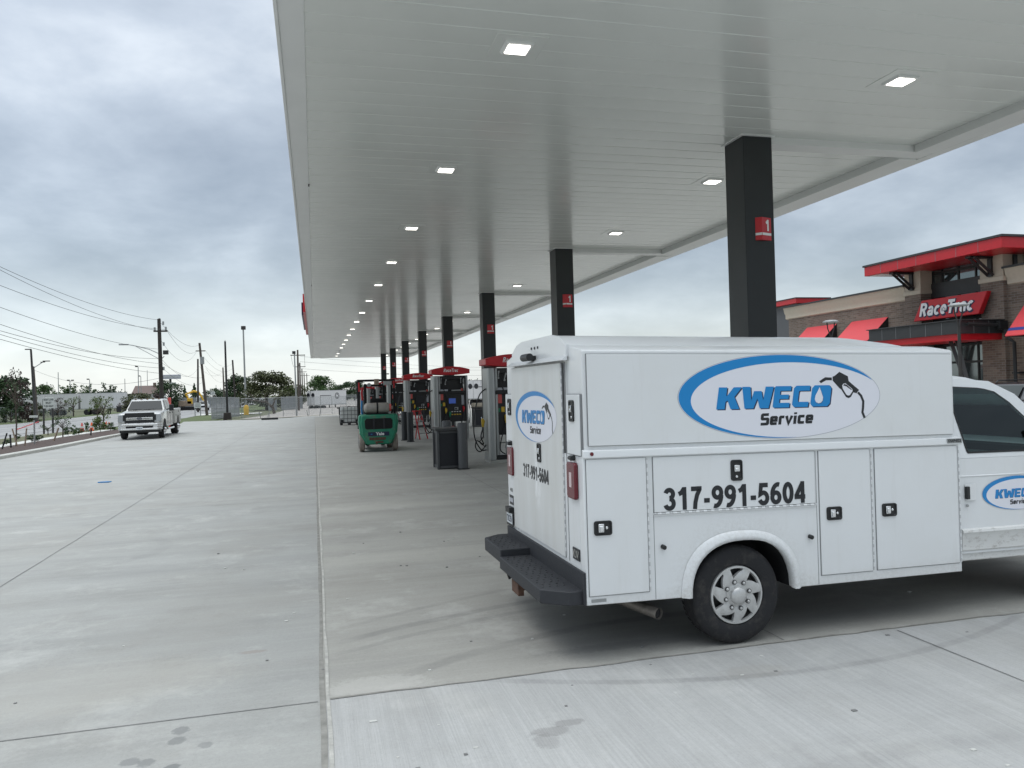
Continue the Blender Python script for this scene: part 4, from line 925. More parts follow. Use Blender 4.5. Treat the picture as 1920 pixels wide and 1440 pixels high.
b = MB(); b.box(5.50, 5.54, 0.35, VW - 0.35, 0.72, 0.99); VP(b, 'grille', M['black'], bevel=0.01)
b = MB(); b.box(5.46, 5.62, 0.06, VW - 0.06, 0.44, 0.62); VP(b, 'front_bumper', M['chrome'], bevel=0.03)
for yy0 in (0.10, VW - 0.34): b = MB(); b.box(5.49, 5.545, yy0, yy0 + 0.24, 0.74, 0.95); VP(b, 'headlight', M['headlamp'], bevel=0.02)
for y0 in (0.32, VW - 0.87):
    b = MB(); b.box(3.56, 3.70, y0, y0 + 0.55, 1.15, 1.62); b.box(3.57, 3.67, y0 + 0.14, y0 + 0.41, 1.60, 1.80); VP(b, 'seat', M['galv'], bevel=0.04)

# ---- logo decals and phone numbers
KW = {  # block letters on a unit box
 'K': [(0, 0), (.36, 0), (.36, .34), (.44, .40), (.62, 0), (1, 0), (.72, .56), (1, 1), (.64, 1), (.40, .62), (.36, .60), (.36, 1), (0, 1)],
 'W': [(.12, 0), (.40, 0), (.50, .46), (.60, 0), (.88, 0), (1, 1), (.74, 1), (.69, .36), (.62, .80), (.38, .80), (.31, .36), (.26, 1), (0, 1)],
 'E': [(0, .06), (.06, 0), (1, 0), (1, .22), (.36, .22), (.36, .40), (.90, .40), (.90, .60), (.36, .60), (.36, .78), (1, .78), (1, 1), (.06, 1), (0, .94)],
 'C': [(.0, .12), (.14, 0), (.98, 0), (1, .24), (.36, .24), (.33, .30), (.33, .70), (.36, .76), (1, .76), (.98, 1), (.14, 1), (0, .88)],
 'O': [(0, .14), (.12, 0), (.88, 0), (1, .14), (1, .86), (.88, 1), (.12, 1), (0, .86)]}
def logo(name, parent, mapf, body_first=True):
    """mapf(u, v, d): u 0..1 across the oval, v 0..1 upwards, d millimetres off the panel"""
    b = MB(); N = 72
    def E(cu, cv, ru, rv, d, mi):
        b.add([mapf(cu + ru * math.cos(2 * math.pi * i / N), cv + rv * math.sin(2 * math.pi * i / N), d) for i in range(N)], [tuple(range(N))], mi)
    E(.5, .5, .502, .506, 0.5, 4); E(.5, .5, .499, .499, 1.0, 0)
    icu, icv, iru, irv = .5425, .458, .4835, .4485          # inner ellipse of the crescent
    def rad(th, cu, cv, ru, rv):                            # distance from the inner centre to an ellipse
        dx, dy = math.cos(th), math.sin(th); ox, oy = icu - cu, icv - cv
        A = (dx / ru) ** 2 + (dy / rv) ** 2; B = 2 * (ox * dx / ru ** 2 + oy * dy / rv ** 2); C = (ox / ru) ** 2 + (oy / rv) ** 2 - 1
        return (-B + math.sqrt(B * B - 4 * A * C)) / (2 * A)
    pr = []
    for i in range(241):
        th = R_(20 + 290 * i / 240); ro = rad(th, .5, .5, .497, .495); ri = rad(th, icu, icv, iru, irv)
        if ro > ri + 0.0005: pr.append((th, ri, ro))
    V = [mapf(icu + ri * math.cos(t), icv + ri * math.sin(t), 1.6) for t, ri, ro in pr] + [mapf(icu + ro * math.cos(t), icv + ro * math.sin(t), 1.6) for t, ri, ro in pr]
    n = len(pr); b.add(V, [(i, i + 1, n + i + 1, n + i) for i in range(n - 1)], 1)
    X = lambda px: (px - 133) / 1655.0
    Y = lambda py: (798 - py) / 693.0
    slots = (('K', 424, 606), ('W', 618, 872), ('E', 872, 1008), ('C', 1030, 1166), ('O', 1182, 1346))
    for dx, dy, mi, d in ((9, 7, 2, 1.6), (0, 0, 1, 2.4)):
        for ch, xa, xb in slots:
            pl = KW[ch]; V = []
            for u, v in pl:
                sl = 0.145 * v * 182 if ch != 'W' else 0.10 * (v - 0.1) * 182
                V.append(mapf(X(xa + (xb - xa) * u + sl + dx * (1 if d < 2 else 0)), Y(550 - 10 * (xa - 424) / 920 - 178 * v + dy * (1 if d < 2 else 0)), d))
            b.add(V, [tuple(range(len(V)))], mi)
    drop = [(1270, 382), (1284, 425), (1296, 468), (1292, 496), (1276, 514), (1256, 518), (1236, 508), (1226, 484), (1234, 450), (1254, 415)]
    b.add([mapf(X(x), Y(y), 3.4) for x, y in drop], [tuple(range(len(drop)))], 2); b.add([mapf(X(x - 3), Y(y - 3), 3.9) for x, y in drop], [tuple(range(len(drop)))], 0)
    stroke_text(b, 'Service', lambda u, v, d: mapf(X(769 + 432 * u), Y(688 - 96 * v - 8 * u), 2.0 + d * 1000), 1, 3, 0.118, 0.12, SQ, 0.09)
    poly = lambda pts, mi, d: b.add([mapf(X(x), Y(y), d) for x, y in pts], [tuple(range(len(pts)))], mi)
    poly([(1266, 330), (1318, 297), (1374, 300), (1374, 323), (1326, 322), (1280, 347)], 3, 2.0)
    poly([(1381, 293), (1400, 285), (1440, 252), (1512, 290), (1519, 332), (1606, 408), (1583, 436), (1556, 428), (1534, 466), (1515, 476), (1492, 468), (1452, 402), (1436, 390), (1381, 326)], 3, 2.0)
    poly([(1460, 368), (1472, 353), (1490, 350), (1546, 398), (1550, 416), (1524, 452), (1508, 454), (1494, 446), (1466, 398)], 0, 2.6)
    poly([(1466, 366), (1480, 356), (1500, 362), (1544, 404), (1538, 408), (1496, 376)], 3, 3.0)
    ctr = [(1596, 428), (1622, 458), (1640, 505), (1636, 560), (1630, 600), (1648, 648)]; L = []; Rr = []
    for i, (x, y) in enumerate(ctr):
        a = ctr[max(0, i - 1)]; c = ctr[min(len(ctr) - 1, i + 1)]; tx, ty = c[0] - a[0], c[1] - a[1]; k = math.hypot(tx, ty); w = 10
        L.append((x - ty / k * w, y + tx / k * w)); Rr.append((x + ty / k * w, y - tx / k * w))
    poly(L + Rr[::-1], 3, 2.0)
    return VP(b, name, [M['decal_w'], M['decal_b'], M['navy'], M['ink'], M['trim_w']], parent)
logo('logo_decal', VR, lambda u, v, d: (0.764 + 1.793 * u, -0.0022 - d * 0.001, 1.561 + 0.647 * v))
logo('logo_decal', rd, lambda u, v, d: (-0.0125 - d * 0.001, 1.705 - 1.185 * u, 1.515 + 0.435 * v))
logo('logo_decal', VR, lambda u, v, d: (3.576 + 0.76 * u, 0.0212 - d * 0.001, 0.885 + 0.29 * v))
b = MB(); stroke_text(b, '317-991-5604', lambda u, v, d: (0.622 + 1.21 * u, -0.0103 - d, 1.054 + 0.168 * v), 1, 0, 0.102); VP(b, 'phone_number', M['ink'], d2)
b = MB(); stroke_text(b, '317-991-5604', lambda u, v, d: (-0.0135 - d, 1.50 - 0.735 * u, 1.185 + 0.118 * v), 1, 0, 0.105); VP(b, 'phone_number', M['ink'], rd)

# ================================================================== PUMPS, BINS, BOLLARDS
def make_pump():
    t = thing('fuel_pump', '', 'fuel pump', group='fuel pumps on the islands')
    b = MB(); b.box(-0.68, 0.68, -0.02, 0.62, -0.5, 0.07); b.build('plinth', M['kerb'], t, bevel=0.01)
    b = MB(); b.box(-0.46, 0.60, 0.02, 0.58, 0.07, 0.20); b.box(-0.46, 0.60, 0.06, 0.56, 0.74, 1.93); b.box(-0.50, 0.62, 0.10, 0.52, 2.42, 2.56)
    b.box(-0.44, 0.56, 0.28, 0.34, 1.93, 2.45); b.box(-0.46, 0.60, 0.005, 0.06, 1.84, 1.95)
    b.build('cabinet', M['pump_blk'], t, bevel=0.01)
    b = MB(); b.prism([(-0.70, 0.02), (-0.66, -0.03), (-0.58, -0.05), (-0.50, -0.03), (-0.47, 0.02), (-0.47, 0.58), (-0.70, 0.58)], 'z', 0.07, 2.56); b.box(-0.468, -0.40, 0.03, 0.12, 0.07, 2.56)
    b.build('pillar', M['steel'], t, bevel=0.012)
    b = MB(); b.prism([(0.60, 0.02), (0.63, -0.03), (0.67, -0.03), (0.70, 0.02), (0.70, 0.58), (0.60, 0.58)], 'z', 0.07, 2.56); b.build('pillar', M['steel'], t, bevel=0.008)
    crp = [(-0.78 + 1.56 * i / 16, 2.62 + 0.012 - 0.0 , 0) for i in range(17)]
    b = MB(); top = []; bot = []
    for i in range(17):
        u = -0.76 + 1.52 * i / 16; k = 1 - (u / 0.76) ** 2; top.append((u, 2.80 + 0.12 * k)); bot.append((u, 2.64 - 0.055 * k))
    for (ya, yb) in ((-0.16, 0.70),): b.prism(top + bot[::-1], 'y', ya, yb)
    cr = b.build('crown', M['red'], t, bevel=0.012)
    b = MB(); stroke_text(b, 'RaceTrac', lambda u, v, d: (-0.29 + 0.58 * u, -0.163 - d, 2.70 + 0.135 * v), 1, 0, T_, 0.24); b.build('lettering', M['text_w'], cr)
    b = MB(); b.box(-0.12, 0.26, 0.035, 0.062, 1.40, 1.74); dsp = b.build('display', M['bin'], t, bevel=0.006)
    b = MB(); b.box(-0.07, 0.20, 0.030, 0.035, 1.46, 1.66); b.build('screen', M['screen'], dsp)
    b = MB()
    for i in range(4): b.box(0.02 + 0.105 * i, 0.09 + 0.105 * i, 0.042, 0.062, 1.00, 1.045, 0); b.box(0.02 + 0.105 * i, 0.085 + 0.105 * i, 0.042, 0.062, 1.12, 1.15, 1)
    b.build('grade_button', [M['yellow'], M['text_w']], t, bevel=0.004)
    b = MB(); b.box(0.15, 0.30, 0.03, 0.06, 1.20, 1.31, 0); b.box(0.17, 0.24, 0.02, 0.03, 1.22, 1.28, 1); b.build('card_reader', [M['galv'], M['pump_blk']], t, bevel=0.006)
    for x0, x1, z0, z1, m_ in ((-0.42, -0.29, 1.60, 1.86, 'pink'), (-0.42, -0.34, 1.36, 1.46, 'green'), (-0.31, -0.22, 1.36, 1.50, 'yellow'), (0.44, 0.56, 1.40, 1.78, 'trim_w')):
        b = MB(); b.box(x0, x1, 0.04, 0.060, z0, z1); b.build('sticker', M[m_], t)
    def nozzle(x, y, z, m):
        b = MB(); b.tube([(x, y, z + 0.06), (x + 0.02, y - 0.05, z), (x, y - 0.04, z - 0.16)], [0.035, 0.05, 0.03], n=8); b.box(x - 0.035, x + 0.035, y - 0.09, y - 0.02, z - 0.10, z + 0.05); nz = b.build('nozzle', m, t, bevel=0.012)
        b = MB(); b.tube([(x, y + 0.0, z + 0.05), (x - 0.01, y + 0.06, z + 0.11)], 0.012); b.tube([(x, y - 0.04, z - 0.13), (x, y - 0.07, z - 0.26)], 0.02, mi=1); b.build('spout', [M['chrome'], M['hose']], nz)
    nozzle(-0.20, 0.04, 1.22, M['yellow']); nozzle(-0.05, 0.04, 1.08, M['green']); nozzle(0.50, 0.04, 1.28, M['red'])
    nozzle(-0.80, 0.28, 1.12, M['yellow'])
    def hose(pts, r=0.017):
        out = []; n = len(pts)
        for i in range(n - 1):                   # Catmull-Rom
            p0, p1, p2, p3 = (Vector(pts[max(0, i - 1)]), Vector(pts[i]), Vector(pts[i + 1]), Vector(pts[min(n - 1, i + 2)]))
            for k in range(6):
                q = k / 6; out.append(0.5 * ((2 * p1) + (-p0 + p2) * q + (2 * p0 - 5 * p1 + 4 * p2 - p3) * q * q + (-p0 + 3 * p1 - 3 * p2 + p3) * q ** 3))
        out.append(Vector(pts[-1])); b = MB(); b.tube(out, r, n=7); b.build('hose', M['hose'], t, ang=60)
    hose([(-0.70, 0.20, 2.00), (-0.90, 0.12, 1.82), (-1.05, 0.10, 1.30), (-1.06, 0.12, 0.72), (-0.88, 0.18, 0.36), (-0.72, 0.24, 0.34)])
    hose([(-0.80, 0.25, 0.92), (-0.86, 0.22, 0.70), (-0.80, 0.2, 0.50), (-0.98, 0.2, 0.60), (-1.02, 0.2, 0.42), (-0.90, 0.2, 0.30), (-0.72, 0.22, 0.48)])
    hose([(-0.80, 0.30, 0.95), (-0.78, 0.32, 0.7), (-0.88, 0.3, 0.55), (-0.72, 0.3, 0.42)], 0.014)
    hose([(-0.33, 0.10, 2.40), (-0.26, 0.02, 2.0), (-0.12, -0.03, 1.6), (-0.18, -0.03, 1.1), (-0.33, -0.02, 0.7), (-0.38, 0.0, 0.35), (-0.24, 0, 0.22)])
    hose([(0.45, 0.10, 2.40), (0.52, 0.0, 2.0), (0.55, -0.02, 1.5), (0.48, -0.02, 0.9), (0.30, 0, 0.5), (0.2, 0.02, 0.3)])
    hose([(0.70, 0.2, 1.7), (0.78, 0.1, 1.2), (0.76, 0.12, 0.75), (0.70, 0.2, 0.62)])
    hose([(-0.05, 0.0, 0.92), (0.10, -0.02, 0.6), (0.28, 0.0, 0.3), (0.36, 0.05, 0.2)])
    b = MB()
    for x in (-0.36, -0.14, 0.02, 0.22, 0.44): b.cyl((x, 0.25, 0.16), (x + rnd.uniform(-0.03, 0.03), 0.25, 0.76), 0.028, n=8); b.cyl((x, 0.25, 0.36), (x, 0.25, 0.44), 0.045, n=8)
    b.tube([(-0.40, 0.2, 0.52), (0.5, 0.2, 0.52)], 0.02); b.box(-0.05, 0.18, 0.14, 0.2, 0.50, 0.56, 1)
    b.build('pipework', [M['steel'], M['pink']], t)
    b = MB()
    for x, z, dx in ((-0.36, 2.28, 0.01), (-0.20, 2.22, 0.05), (0.44, 2.28, 0.0), (0.55, 2.24, 0.0)): b.cyl((x, 0.1, z), (x + dx, 0.08, z + 0.20), 0.018, n=8); b.cyl((x + dx * 0.2, 0.098, z - 0.02), (x + dx * 0.3, 0.096, z + 0.03), 0.03, n=8); b.cyl((x + dx, 0.08, z + 0.15), (x + dx, 0.08, z + 0.2), 0.026, n=8)
    b.build('swivel', M['galv'], t)
    b = MB(); b.box(-0.44, -0.10, 0.03, 0.1, 1.955, 2.02, 0); b.box(0.05, 0.42, 0.03, 0.1, 1.955, 2.0, 1); b.box(0.43, 0.52, 0.03, 0.1, 1.955, 2.05, 2); b.build('topper', [M['trim_w'], M['galv'], M['pink']], t)
    return t
pm = make_pump()
plab = ['fuel pump with steel pillars partly hidden by the rear of the service van', 'fuel pump with lit blue screen behind the grey bin and bollard',
        'fuel pump with bare pipes behind the two dark bollards', 'fuel pump whose red crown shows just right of the forklift guard',
        'fuel pump seen through the forklift guard, nearer of the two there', 'fuel pump seen through the forklift guard, farther of the two there', 'farthest fuel pump at the end of the canopy']
for k in range(7):
    y = CY0 + CDY * (k + 1) - 0.42; o = pm if k == 0 else dup(pm, (0, 0, 0)); o.location = (5.21, y, gz(y)); o['label'] = plab[k]
    if True:
        for ch in o.children:
            if ch.name.startswith('display'):
                for g_ in ch.children: g_.material_slots[0].link = 'OBJECT'; g_.material_slots[0].material = M['screen'] if k == 1 else M['bin']

def make_bin():
    t = thing('waste_bin', '', 'bin', group='dark square bins on the islands')
    b = MB(); b.prism([(-0.33, -0.33), (0.33, -0.33), (0.33, 0.33), (-0.33, 0.33)], 'z', 0.0, 0.96); b.build('box', M['bin'], t, bevel=0.012)
    b = MB()
    for sx in (-1, 1):
        for sy in (-1, 1): b.box(sx * 0.345 - 0.03, sx * 0.345 + 0.03, sy * 0.345 - 0.03, sy * 0.345 + 0.03, 0.0, 0.965)
    for z in (0.02, 0.90): b.box(-0.30, 0.30, -0.352, -0.331, z, z + 0.06); b.box(-0.352, -0.331, -0.30, 0.30, z, z + 0.06); b.box(0.331, 0.352, -0.30, 0.30, z, z + 0.06)
    b.build('frame', M['bollard'], t, bevel=0.006)
    b = MB(); b.prism([(-0.36, 0.965), (-0.41, 1.0), (-0.42, 1.035), (0.42, 1.035), (0.41, 1.0), (0.36, 0.965)], 'y', -0.40, 0.40); b.build('lid', M['bin_top'], t, bevel=0.012)
    return t
bp_ = make_bin(); bp_.location = (3.33, 19.62, 0); bp_['label'] = 'dark square bin behind the nearest grey bollard'
o = dup(bp_, (8.55, 40.3, 0), label='dark square bin seen between two pumps behind the hanging hoses')
b = MB(); b.prism([(-0.34, 0), (0.30, 0), (0.34, 0.16), (0.30, 0.22), (-0.30, 0.22), (-0.34, 0.14)], 'y', -0.25, 0.25)
tag(b.build('paper_bag', M['cream'], None, (8.45, 40.25, 1.04), bevel=0.04), 'pale paper sack lying on the bin between two pumps', 'sack')
def make_bollard():
    t = thing('bollard', '', 'bollard', group='round bollards at the pump islands')
    b = MB(); b.lathe([(0.128, 0), (0.125, 0.02), (0.125, 1.12), (0.118, 1.15), (0.10, 1.165), (0.0, 1.17)], (0, 0, 0), 'z', 28); b.build('sleeve', M['bollard'], t, ang=30)
    b = MB(); b.lathe([(0.16, 0), (0.16, 0.015), (0.127, 0.03)], (0, 0, 0), 'z', 28); b.build('base_ring', M['black'], t)
    return t
bo = make_bollard(); bo.location = (3.58, 19.08, 0); bo['label'] = 'grey round bollard in front of the dark square bin'
dup(bo, (3.46, 20.75, 0), label='grey round bollard behind the bin, its top showing above the lid')
bd = make_bollard(); bd.location = (3.62, 30.35, 0); bd['label'] = 'dark bollard right of the forklift, nearer of the pair'
for c in bd.children:
    if c.name.startswith('sleeve'): c.data.materials[0] = M['column']
dup(bd, (3.51, 31.4, 0), label='dark bollard right of the forklift, farther of the pair')
# folding ladder
t = thing('step_ladder', 'red folding ladder standing behind the two dark bollards', 'ladder', (4.1, 31.9, 0), R_(35))
b = MB()
for x in (-0.22, 0.22): b.tube([(x, -0.38, 0.0), (x * 0.7, -0.02, 1.15)], 0.028, n=6)
b.build('front_frame', M['red'], t)
b = MB()
for x in (-0.22, 0.22): b.tube([(x, 0.38, 0.0), (x * 0.7, 0.02, 1.15)], 0.022, n=6)
b.build('rear_frame', M['red'], t)
for k in range(4): b = MB(); z = 0.22 + 0.25 * k; w = 0.22 - 0.06 * z; b.box(-w, w, -0.38 + 0.31 * z - 0.03, -0.38 + 0.31 * z + 0.05, z, z + 0.03); b.build('step', M['galv'], t)
b = MB(); b.box(-0.2, 0.2, -0.1, 0.1, 1.14, 1.18); b.build('top_cap', M['red'], t, bevel=0.01)

# ================================================================== FORKLIFT
FK = thing('forklift', 'green forklift seen from behind with a propane cylinder and black overhead guard', 'forklift', (2.05, 26.05, 0), R_(-1))
FKW = 0.62
b = MB(); pf = [(-0.64, 0.62), (-0.62, 0.66), (-0.66, 1.0), (-0.64, 1.21), (-0.58, 1.25), (0.58, 1.25), (0.64, 1.21), (0.66, 1.0), (0.62, 0.66), (0.50, 0.40), (0.44, 0.28), (0.38, 0.25), (-0.38, 0.25), (-0.44, 0.28), (-0.50, 0.40)]
b.prism(pf, 'y', -0.02, 0.55); b.prism([(x * 0.90, 0.25 + (z - 0.25) * 0.98) for x, z in pf], 'y', -0.11, -0.0)
b.build('counterweight', M['forkgreen'], FK, bevel=0.05, seg=4)
b = MB(); b.prism([(-0.45, 0.80), (-0.40, 0.76), (0.40, 0.76), (0.45, 0.80), (0.46, 1.05), (0.40, 1.12), (-0.40, 1.12), (-0.46, 1.05)], 'y', -0.118, -0.105, 0)
for x in (-0.19, 0.15): b.box(x, x + 0.06, -0.13, -0.118, 0.77, 1.11, 1)
b.build('radiator_grille', [M['under'], M['bin']], FK, bevel=0.006)
b = MB(); b.box(-0.36, 0.34, -0.119, -0.105, 0.535, 0.67, 0); put_text(b, 'Yale', (-0.11, -0.122, 0.555), (0.28, 0, 0), (0, 0, 0.105), 1, 0.035); b.box(-0.27, -0.22, -0.121, -0.118, 0.585, 0.61, 2)
b.build('name_plate', [M['navy'], M['text_w'], M['decal_b']], FK)
b = MB(); b.box(-0.32, 0.22, -0.125, -0.10, 0.40, 0.49); b.box(-0.12, 0.14, -0.13, -0.10, 0.30, 0.36); b.cyl((-0.08, -0.16, 0.31), (-0.08, -0.05, 0.31), 0.045, n=10); b.build('tow_pin', M['rust'], FK, bevel=0.01)
def fork_wheel(x, y, r, w):
    b = MB(); b.lathe([(0.06, w / 2 + 0.01), (r * 0.6, w / 2 + 0.0), (r * 0.92, w / 2), (r, w / 2 - 0.03), (r, -w / 2 + 0.03), (r * 0.92, -w / 2), (r * 0.6, -w / 2), (0.06, -w / 2)], (0, 0, 0), 'x', 28); w_ = b.build('wheel', M['forktyre'], FK, (x, y, r))
    b = MB(); b.cyl((-w / 2 - 0.015, 0, 0), (w / 2 + 0.015, 0, 0), r * 0.5, n=16); b.build('hub', M['galv'], w_)
fork_wheel(-0.55, 0.33, 0.29, 0.17); fork_wheel(0.55, 0.33, 0.29, 0.17); fork_wheel(-0.50, 1.85, 0.34, 0.22); fork_wheel(0.50, 1.85, 0.34, 0.22)
b = MB(); b.box(-0.50, 0.50, 0.5, 1.9, 0.25, 0.72); b.box(-0.56, 0.56, 0.45, 1.0, 0.72, 1.14); b.build('chassis', M['forkgreen'], FK, bevel=0.03)
b = MB(); pr = [(0.0, -0.47), (0.10, -0.46), (0.165, -0.40), (0.175, -0.36), (0.175, 0.30), (0.165, 0.34), (0.10, 0.40), (0.06, 0.41), (0.06, 0.50), (0.0, 0.50)]
b.lathe(pr, (0.0, 0.16, 1.46), 'x', 28); pt = b.build('propane_tank', M['tank'], FK)
b = MB(); b.lathe([(0.18, -0.03), (0.18, 0.03)], (-0.02, 0.16, 1.46), 'x', 24); b.box(-0.4, 0.35, 0.02, 0.30, 1.24, 1.29); b.build('tank_strap', M['under'], pt)
b = MB(); b.lathe([(0.0, 0.36), (0.13, 0.36), (0.13, 0.44), (0.0, 0.44)], (0.0, 0.16, 1.46), 'x', 20); b.build('valve_guard', M['pink'], pt)
b = MB()
for x in (-0.60, 0.58): b.prism([(0.40, 1.2), (0.48, 1.2), (0.52, 2.36), (0.46, 2.43), (0.40, 2.43)], 'x', x - 0.035, x + 0.035); b.tube([(x, 1.75, 0.7), (x, 1.55, 2.40)], 0.035)
for yy in (0.42, 0.66, 0.88, 1.10, 1.32, 1.55): b.box(-0.60, 0.58, yy, yy + 0.05, 2.37, 2.43)
b.box(-0.64, -0.56, 0.40, 1.6, 2.37, 2.43); b.box(0.54, 0.62, 0.40, 1.6, 2.37, 2.43)
gd = b.build('overhead_guard', M['under'], FK, bevel=0.01)
b = MB(); b.box(-0.62, -0.575, 0.385, 0.40, 2.02, 2.33); b.box(0.555, 0.60, 0.385, 0.40, 2.12, 2.37); b.build('marker_strip', M['red'], gd)
b = MB(); b.cyl((-0.26, 0.35, 2.24), (-0.26, 0.42, 2.24), 0.07, n=16, mi=0); b.box(0.22, 0.50, 0.33, 0.42, 2.22, 2.36, 0); b.box(-0.09, 0.07, 0.33, 0.40, 2.24, 2.44, 1); b.build('work_lamp', [M['galv'], M['wood_l']], gd, bevel=0.01)
b = MB(); b.box(-0.22, 0.26, 0.62, 0.78, 1.1, 1.78); b.box(-0.26, 0.28, 0.7, 1.2, 1.08, 1.22); b.build('seat', M['under'], FK, bevel=0.05)
b = MB(); b.tube([(-0.50, 0.62, 1.15), (-0.52, 0.60, 1.45), (-0.50, 0.64, 1.75)], 0.035, mi=0); b.tube([(-0.48, 0.62, 1.72), (-0.50, 0.62, 1.98), (-0.47, 0.66, 2.15)], 0.04, mi=1); b.build('hydraulic_hose', [M['decal_b'], M['red']], FK)
b = MB()
for x in (-0.36, 0.30): b.box(x, x + 0.09, 2.05, 2.25, 0.1, 2.30)
for z in (0.3, 0.9, 1.5, 2.2): b.box(-0.36, 0.39, 2.1, 2.2, z, z + 0.08)
b.tube([(0.02, 2.1, 0.2), (0.02, 2.1, 2.1)], 0.05); b.build('mast', M['under'], FK)
for x in (-0.32, 0.22): b = MB(); b.box(x, x + 0.12, 2.27, 3.3, 0.06, 0.10); b.box(x, x + 0.12, 2.25, 2.30, 0.06, 0.6); b.build('fork', M['darkmetal'], FK)

# ================================================================== TOTE
t = thing('tote_tank', 'white caged plastic tote tank on the concrete left of the forklift', 'tote tank', (2.12, 50.5, gz(50.5)))
b = MB(); b.prism([(-0.55, -0.45), (0.55, -0.45), (0.55, 0.45), (-0.55, 0.45)], 'z', 0.17, 1.14); b.build('bottle', M['tote'], t, bevel=0.08, seg=4)
b = MB()
for i in range(6): x = -0.58 + 1.16 * i / 5; b.tube([(x, -0.49, 0.16), (x, -0.49, 1.16)], 0.013); b.tube([(x, 0.49, 0.16), (x, 0.49, 1.16)], 0.013); b.tube([(x, -0.49, 1.16), (x, 0.49, 1.16)], 0.010)
for i in range(5): y = -0.49 + 0.98 * i / 4; b.tube([(-0.58, y, 0.16), (-0.58, y, 1.16)], 0.013); b.tube([(0.58, y, 0.16), (0.58, y, 1.16)], 0.013)
for i in range(5): z = 0.18 + 0.245 * i; b.tube([(-0.58, -0.49, z), (0.58, -0.49, z), (0.58, 0.49, z), (-0.58, 0.49, z), (-0.58, -0.49, z)], 0.013)
b.build('cage', M['cage'], t)
b = MB()
for x in (-0.5, 0.0, 0.5): b.box(x - 0.08, x + 0.08, -0.5, 0.5, 0.0, 0.12)
b.box(-0.6, 0.6, -0.5, 0.5, 0.12, 0.16); b.box(-0.56, -0.38, -0.51, -0.50, 0.2, 0.36); b.box(0.38, 0.56, -0.51, -0.50, 0.2, 0.36); b.build('pallet', M['black'], t)
b = MB(); b.cyl((0, 0, 1.13), (0, 0, 1.20), 0.09, n=16); b.build('filler_cap', M['black'], t)

# ================================================================== PICKUP
PU = thing('pickup_truck', 'silver crew cab pickup with grey utility boxes parked facing the camera by the kerb', 'pickup truck', (-8.36, 42.0, 0.0), R_(2.2))
def sec(pts, y): return [(x, y, z) for x, z in pts]
def loft(mb, secs, mi=0, cap=True):
    n = len(secs[0]); V = sum(secs, [])
    F = [(j * n + i, j * n + (i + 1) % n, (j + 1) * n + (i + 1) % n, (j + 1) * n + i) for j in range(len(secs) - 1) for i in range(n)]
    if cap: F += [tuple(range(n)), tuple(range((len(secs) - 1) * n, len(secs) * n))[::-1]]
    mb.add(V, F, mi)
def body_sec(w, z0, z1, sh): return [(-w, z0), (w, z0), (w, z1 - sh), (w - 0.06, z1 - 0.03), (w - 0.25, z1), (-w + 0.25, z1), (-w + 0.06, z1 - 0.03), (-w, z1 - sh)]
b = MB()
loft(b, [sec(body_sec(0.93, 0.70, 1.27, 0.14), -0.94), sec(body_sec(0.99, 0.60, 1.33, 0.14), -0.75), sec(body_sec(1.0, 0.60, 1.37, 0.14), 0.0), sec(body_sec(1.0, 0.60, 1.42, 0.10), 0.72), sec(body_sec(1.0, 0.55, 1.40, 0.05), 0.9), sec(body_sec(1.0, 0.55, 1.40, 0.05), 3.12)])
bd_ = b.build('body', M['silver'], PU, bevel=0.03, seg=3)
b = MB(); gs = lambda w0, w1, z0, z1: [(-w0, z0), (w0, z0), (w1, z1), (-w1, z1)]
loft(b, [[(-0.90, 0.66, 1.38), (0.90, 0.66, 1.38), (0.72, 1.28, 1.90), (-0.72, 1.28, 1.90)], [(-0.92, 0.9, 1.38), (0.92, 0.9, 1.38), (0.76, 1.5, 1.96), (-0.76, 1.5, 1.96)], [(-0.93, 2.9, 1.38), (0.93, 2.9, 1.38), (0.76, 2.75, 1.97), (-0.76, 2.75, 1.97)], [(-0.93, 3.1, 1.38), (0.93, 3.1, 1.38), (0.74, 3.0, 1.94), (-0.74, 3.0, 1.94)]])
b.build('cab_roof', M['silver'], PU, bevel=0.04, seg=3)
b = MB(); b.add([(-0.83, 0.70, 1.425), (0.83, 0.70, 1.425), (0.69, 1.205, 1.86), (-0.69, 1.205, 1.86)], [(0, 1, 2, 3)]); o = b.build('windscreen', M['wshield'], PU); o.location = (0, -0.022, 0.012)
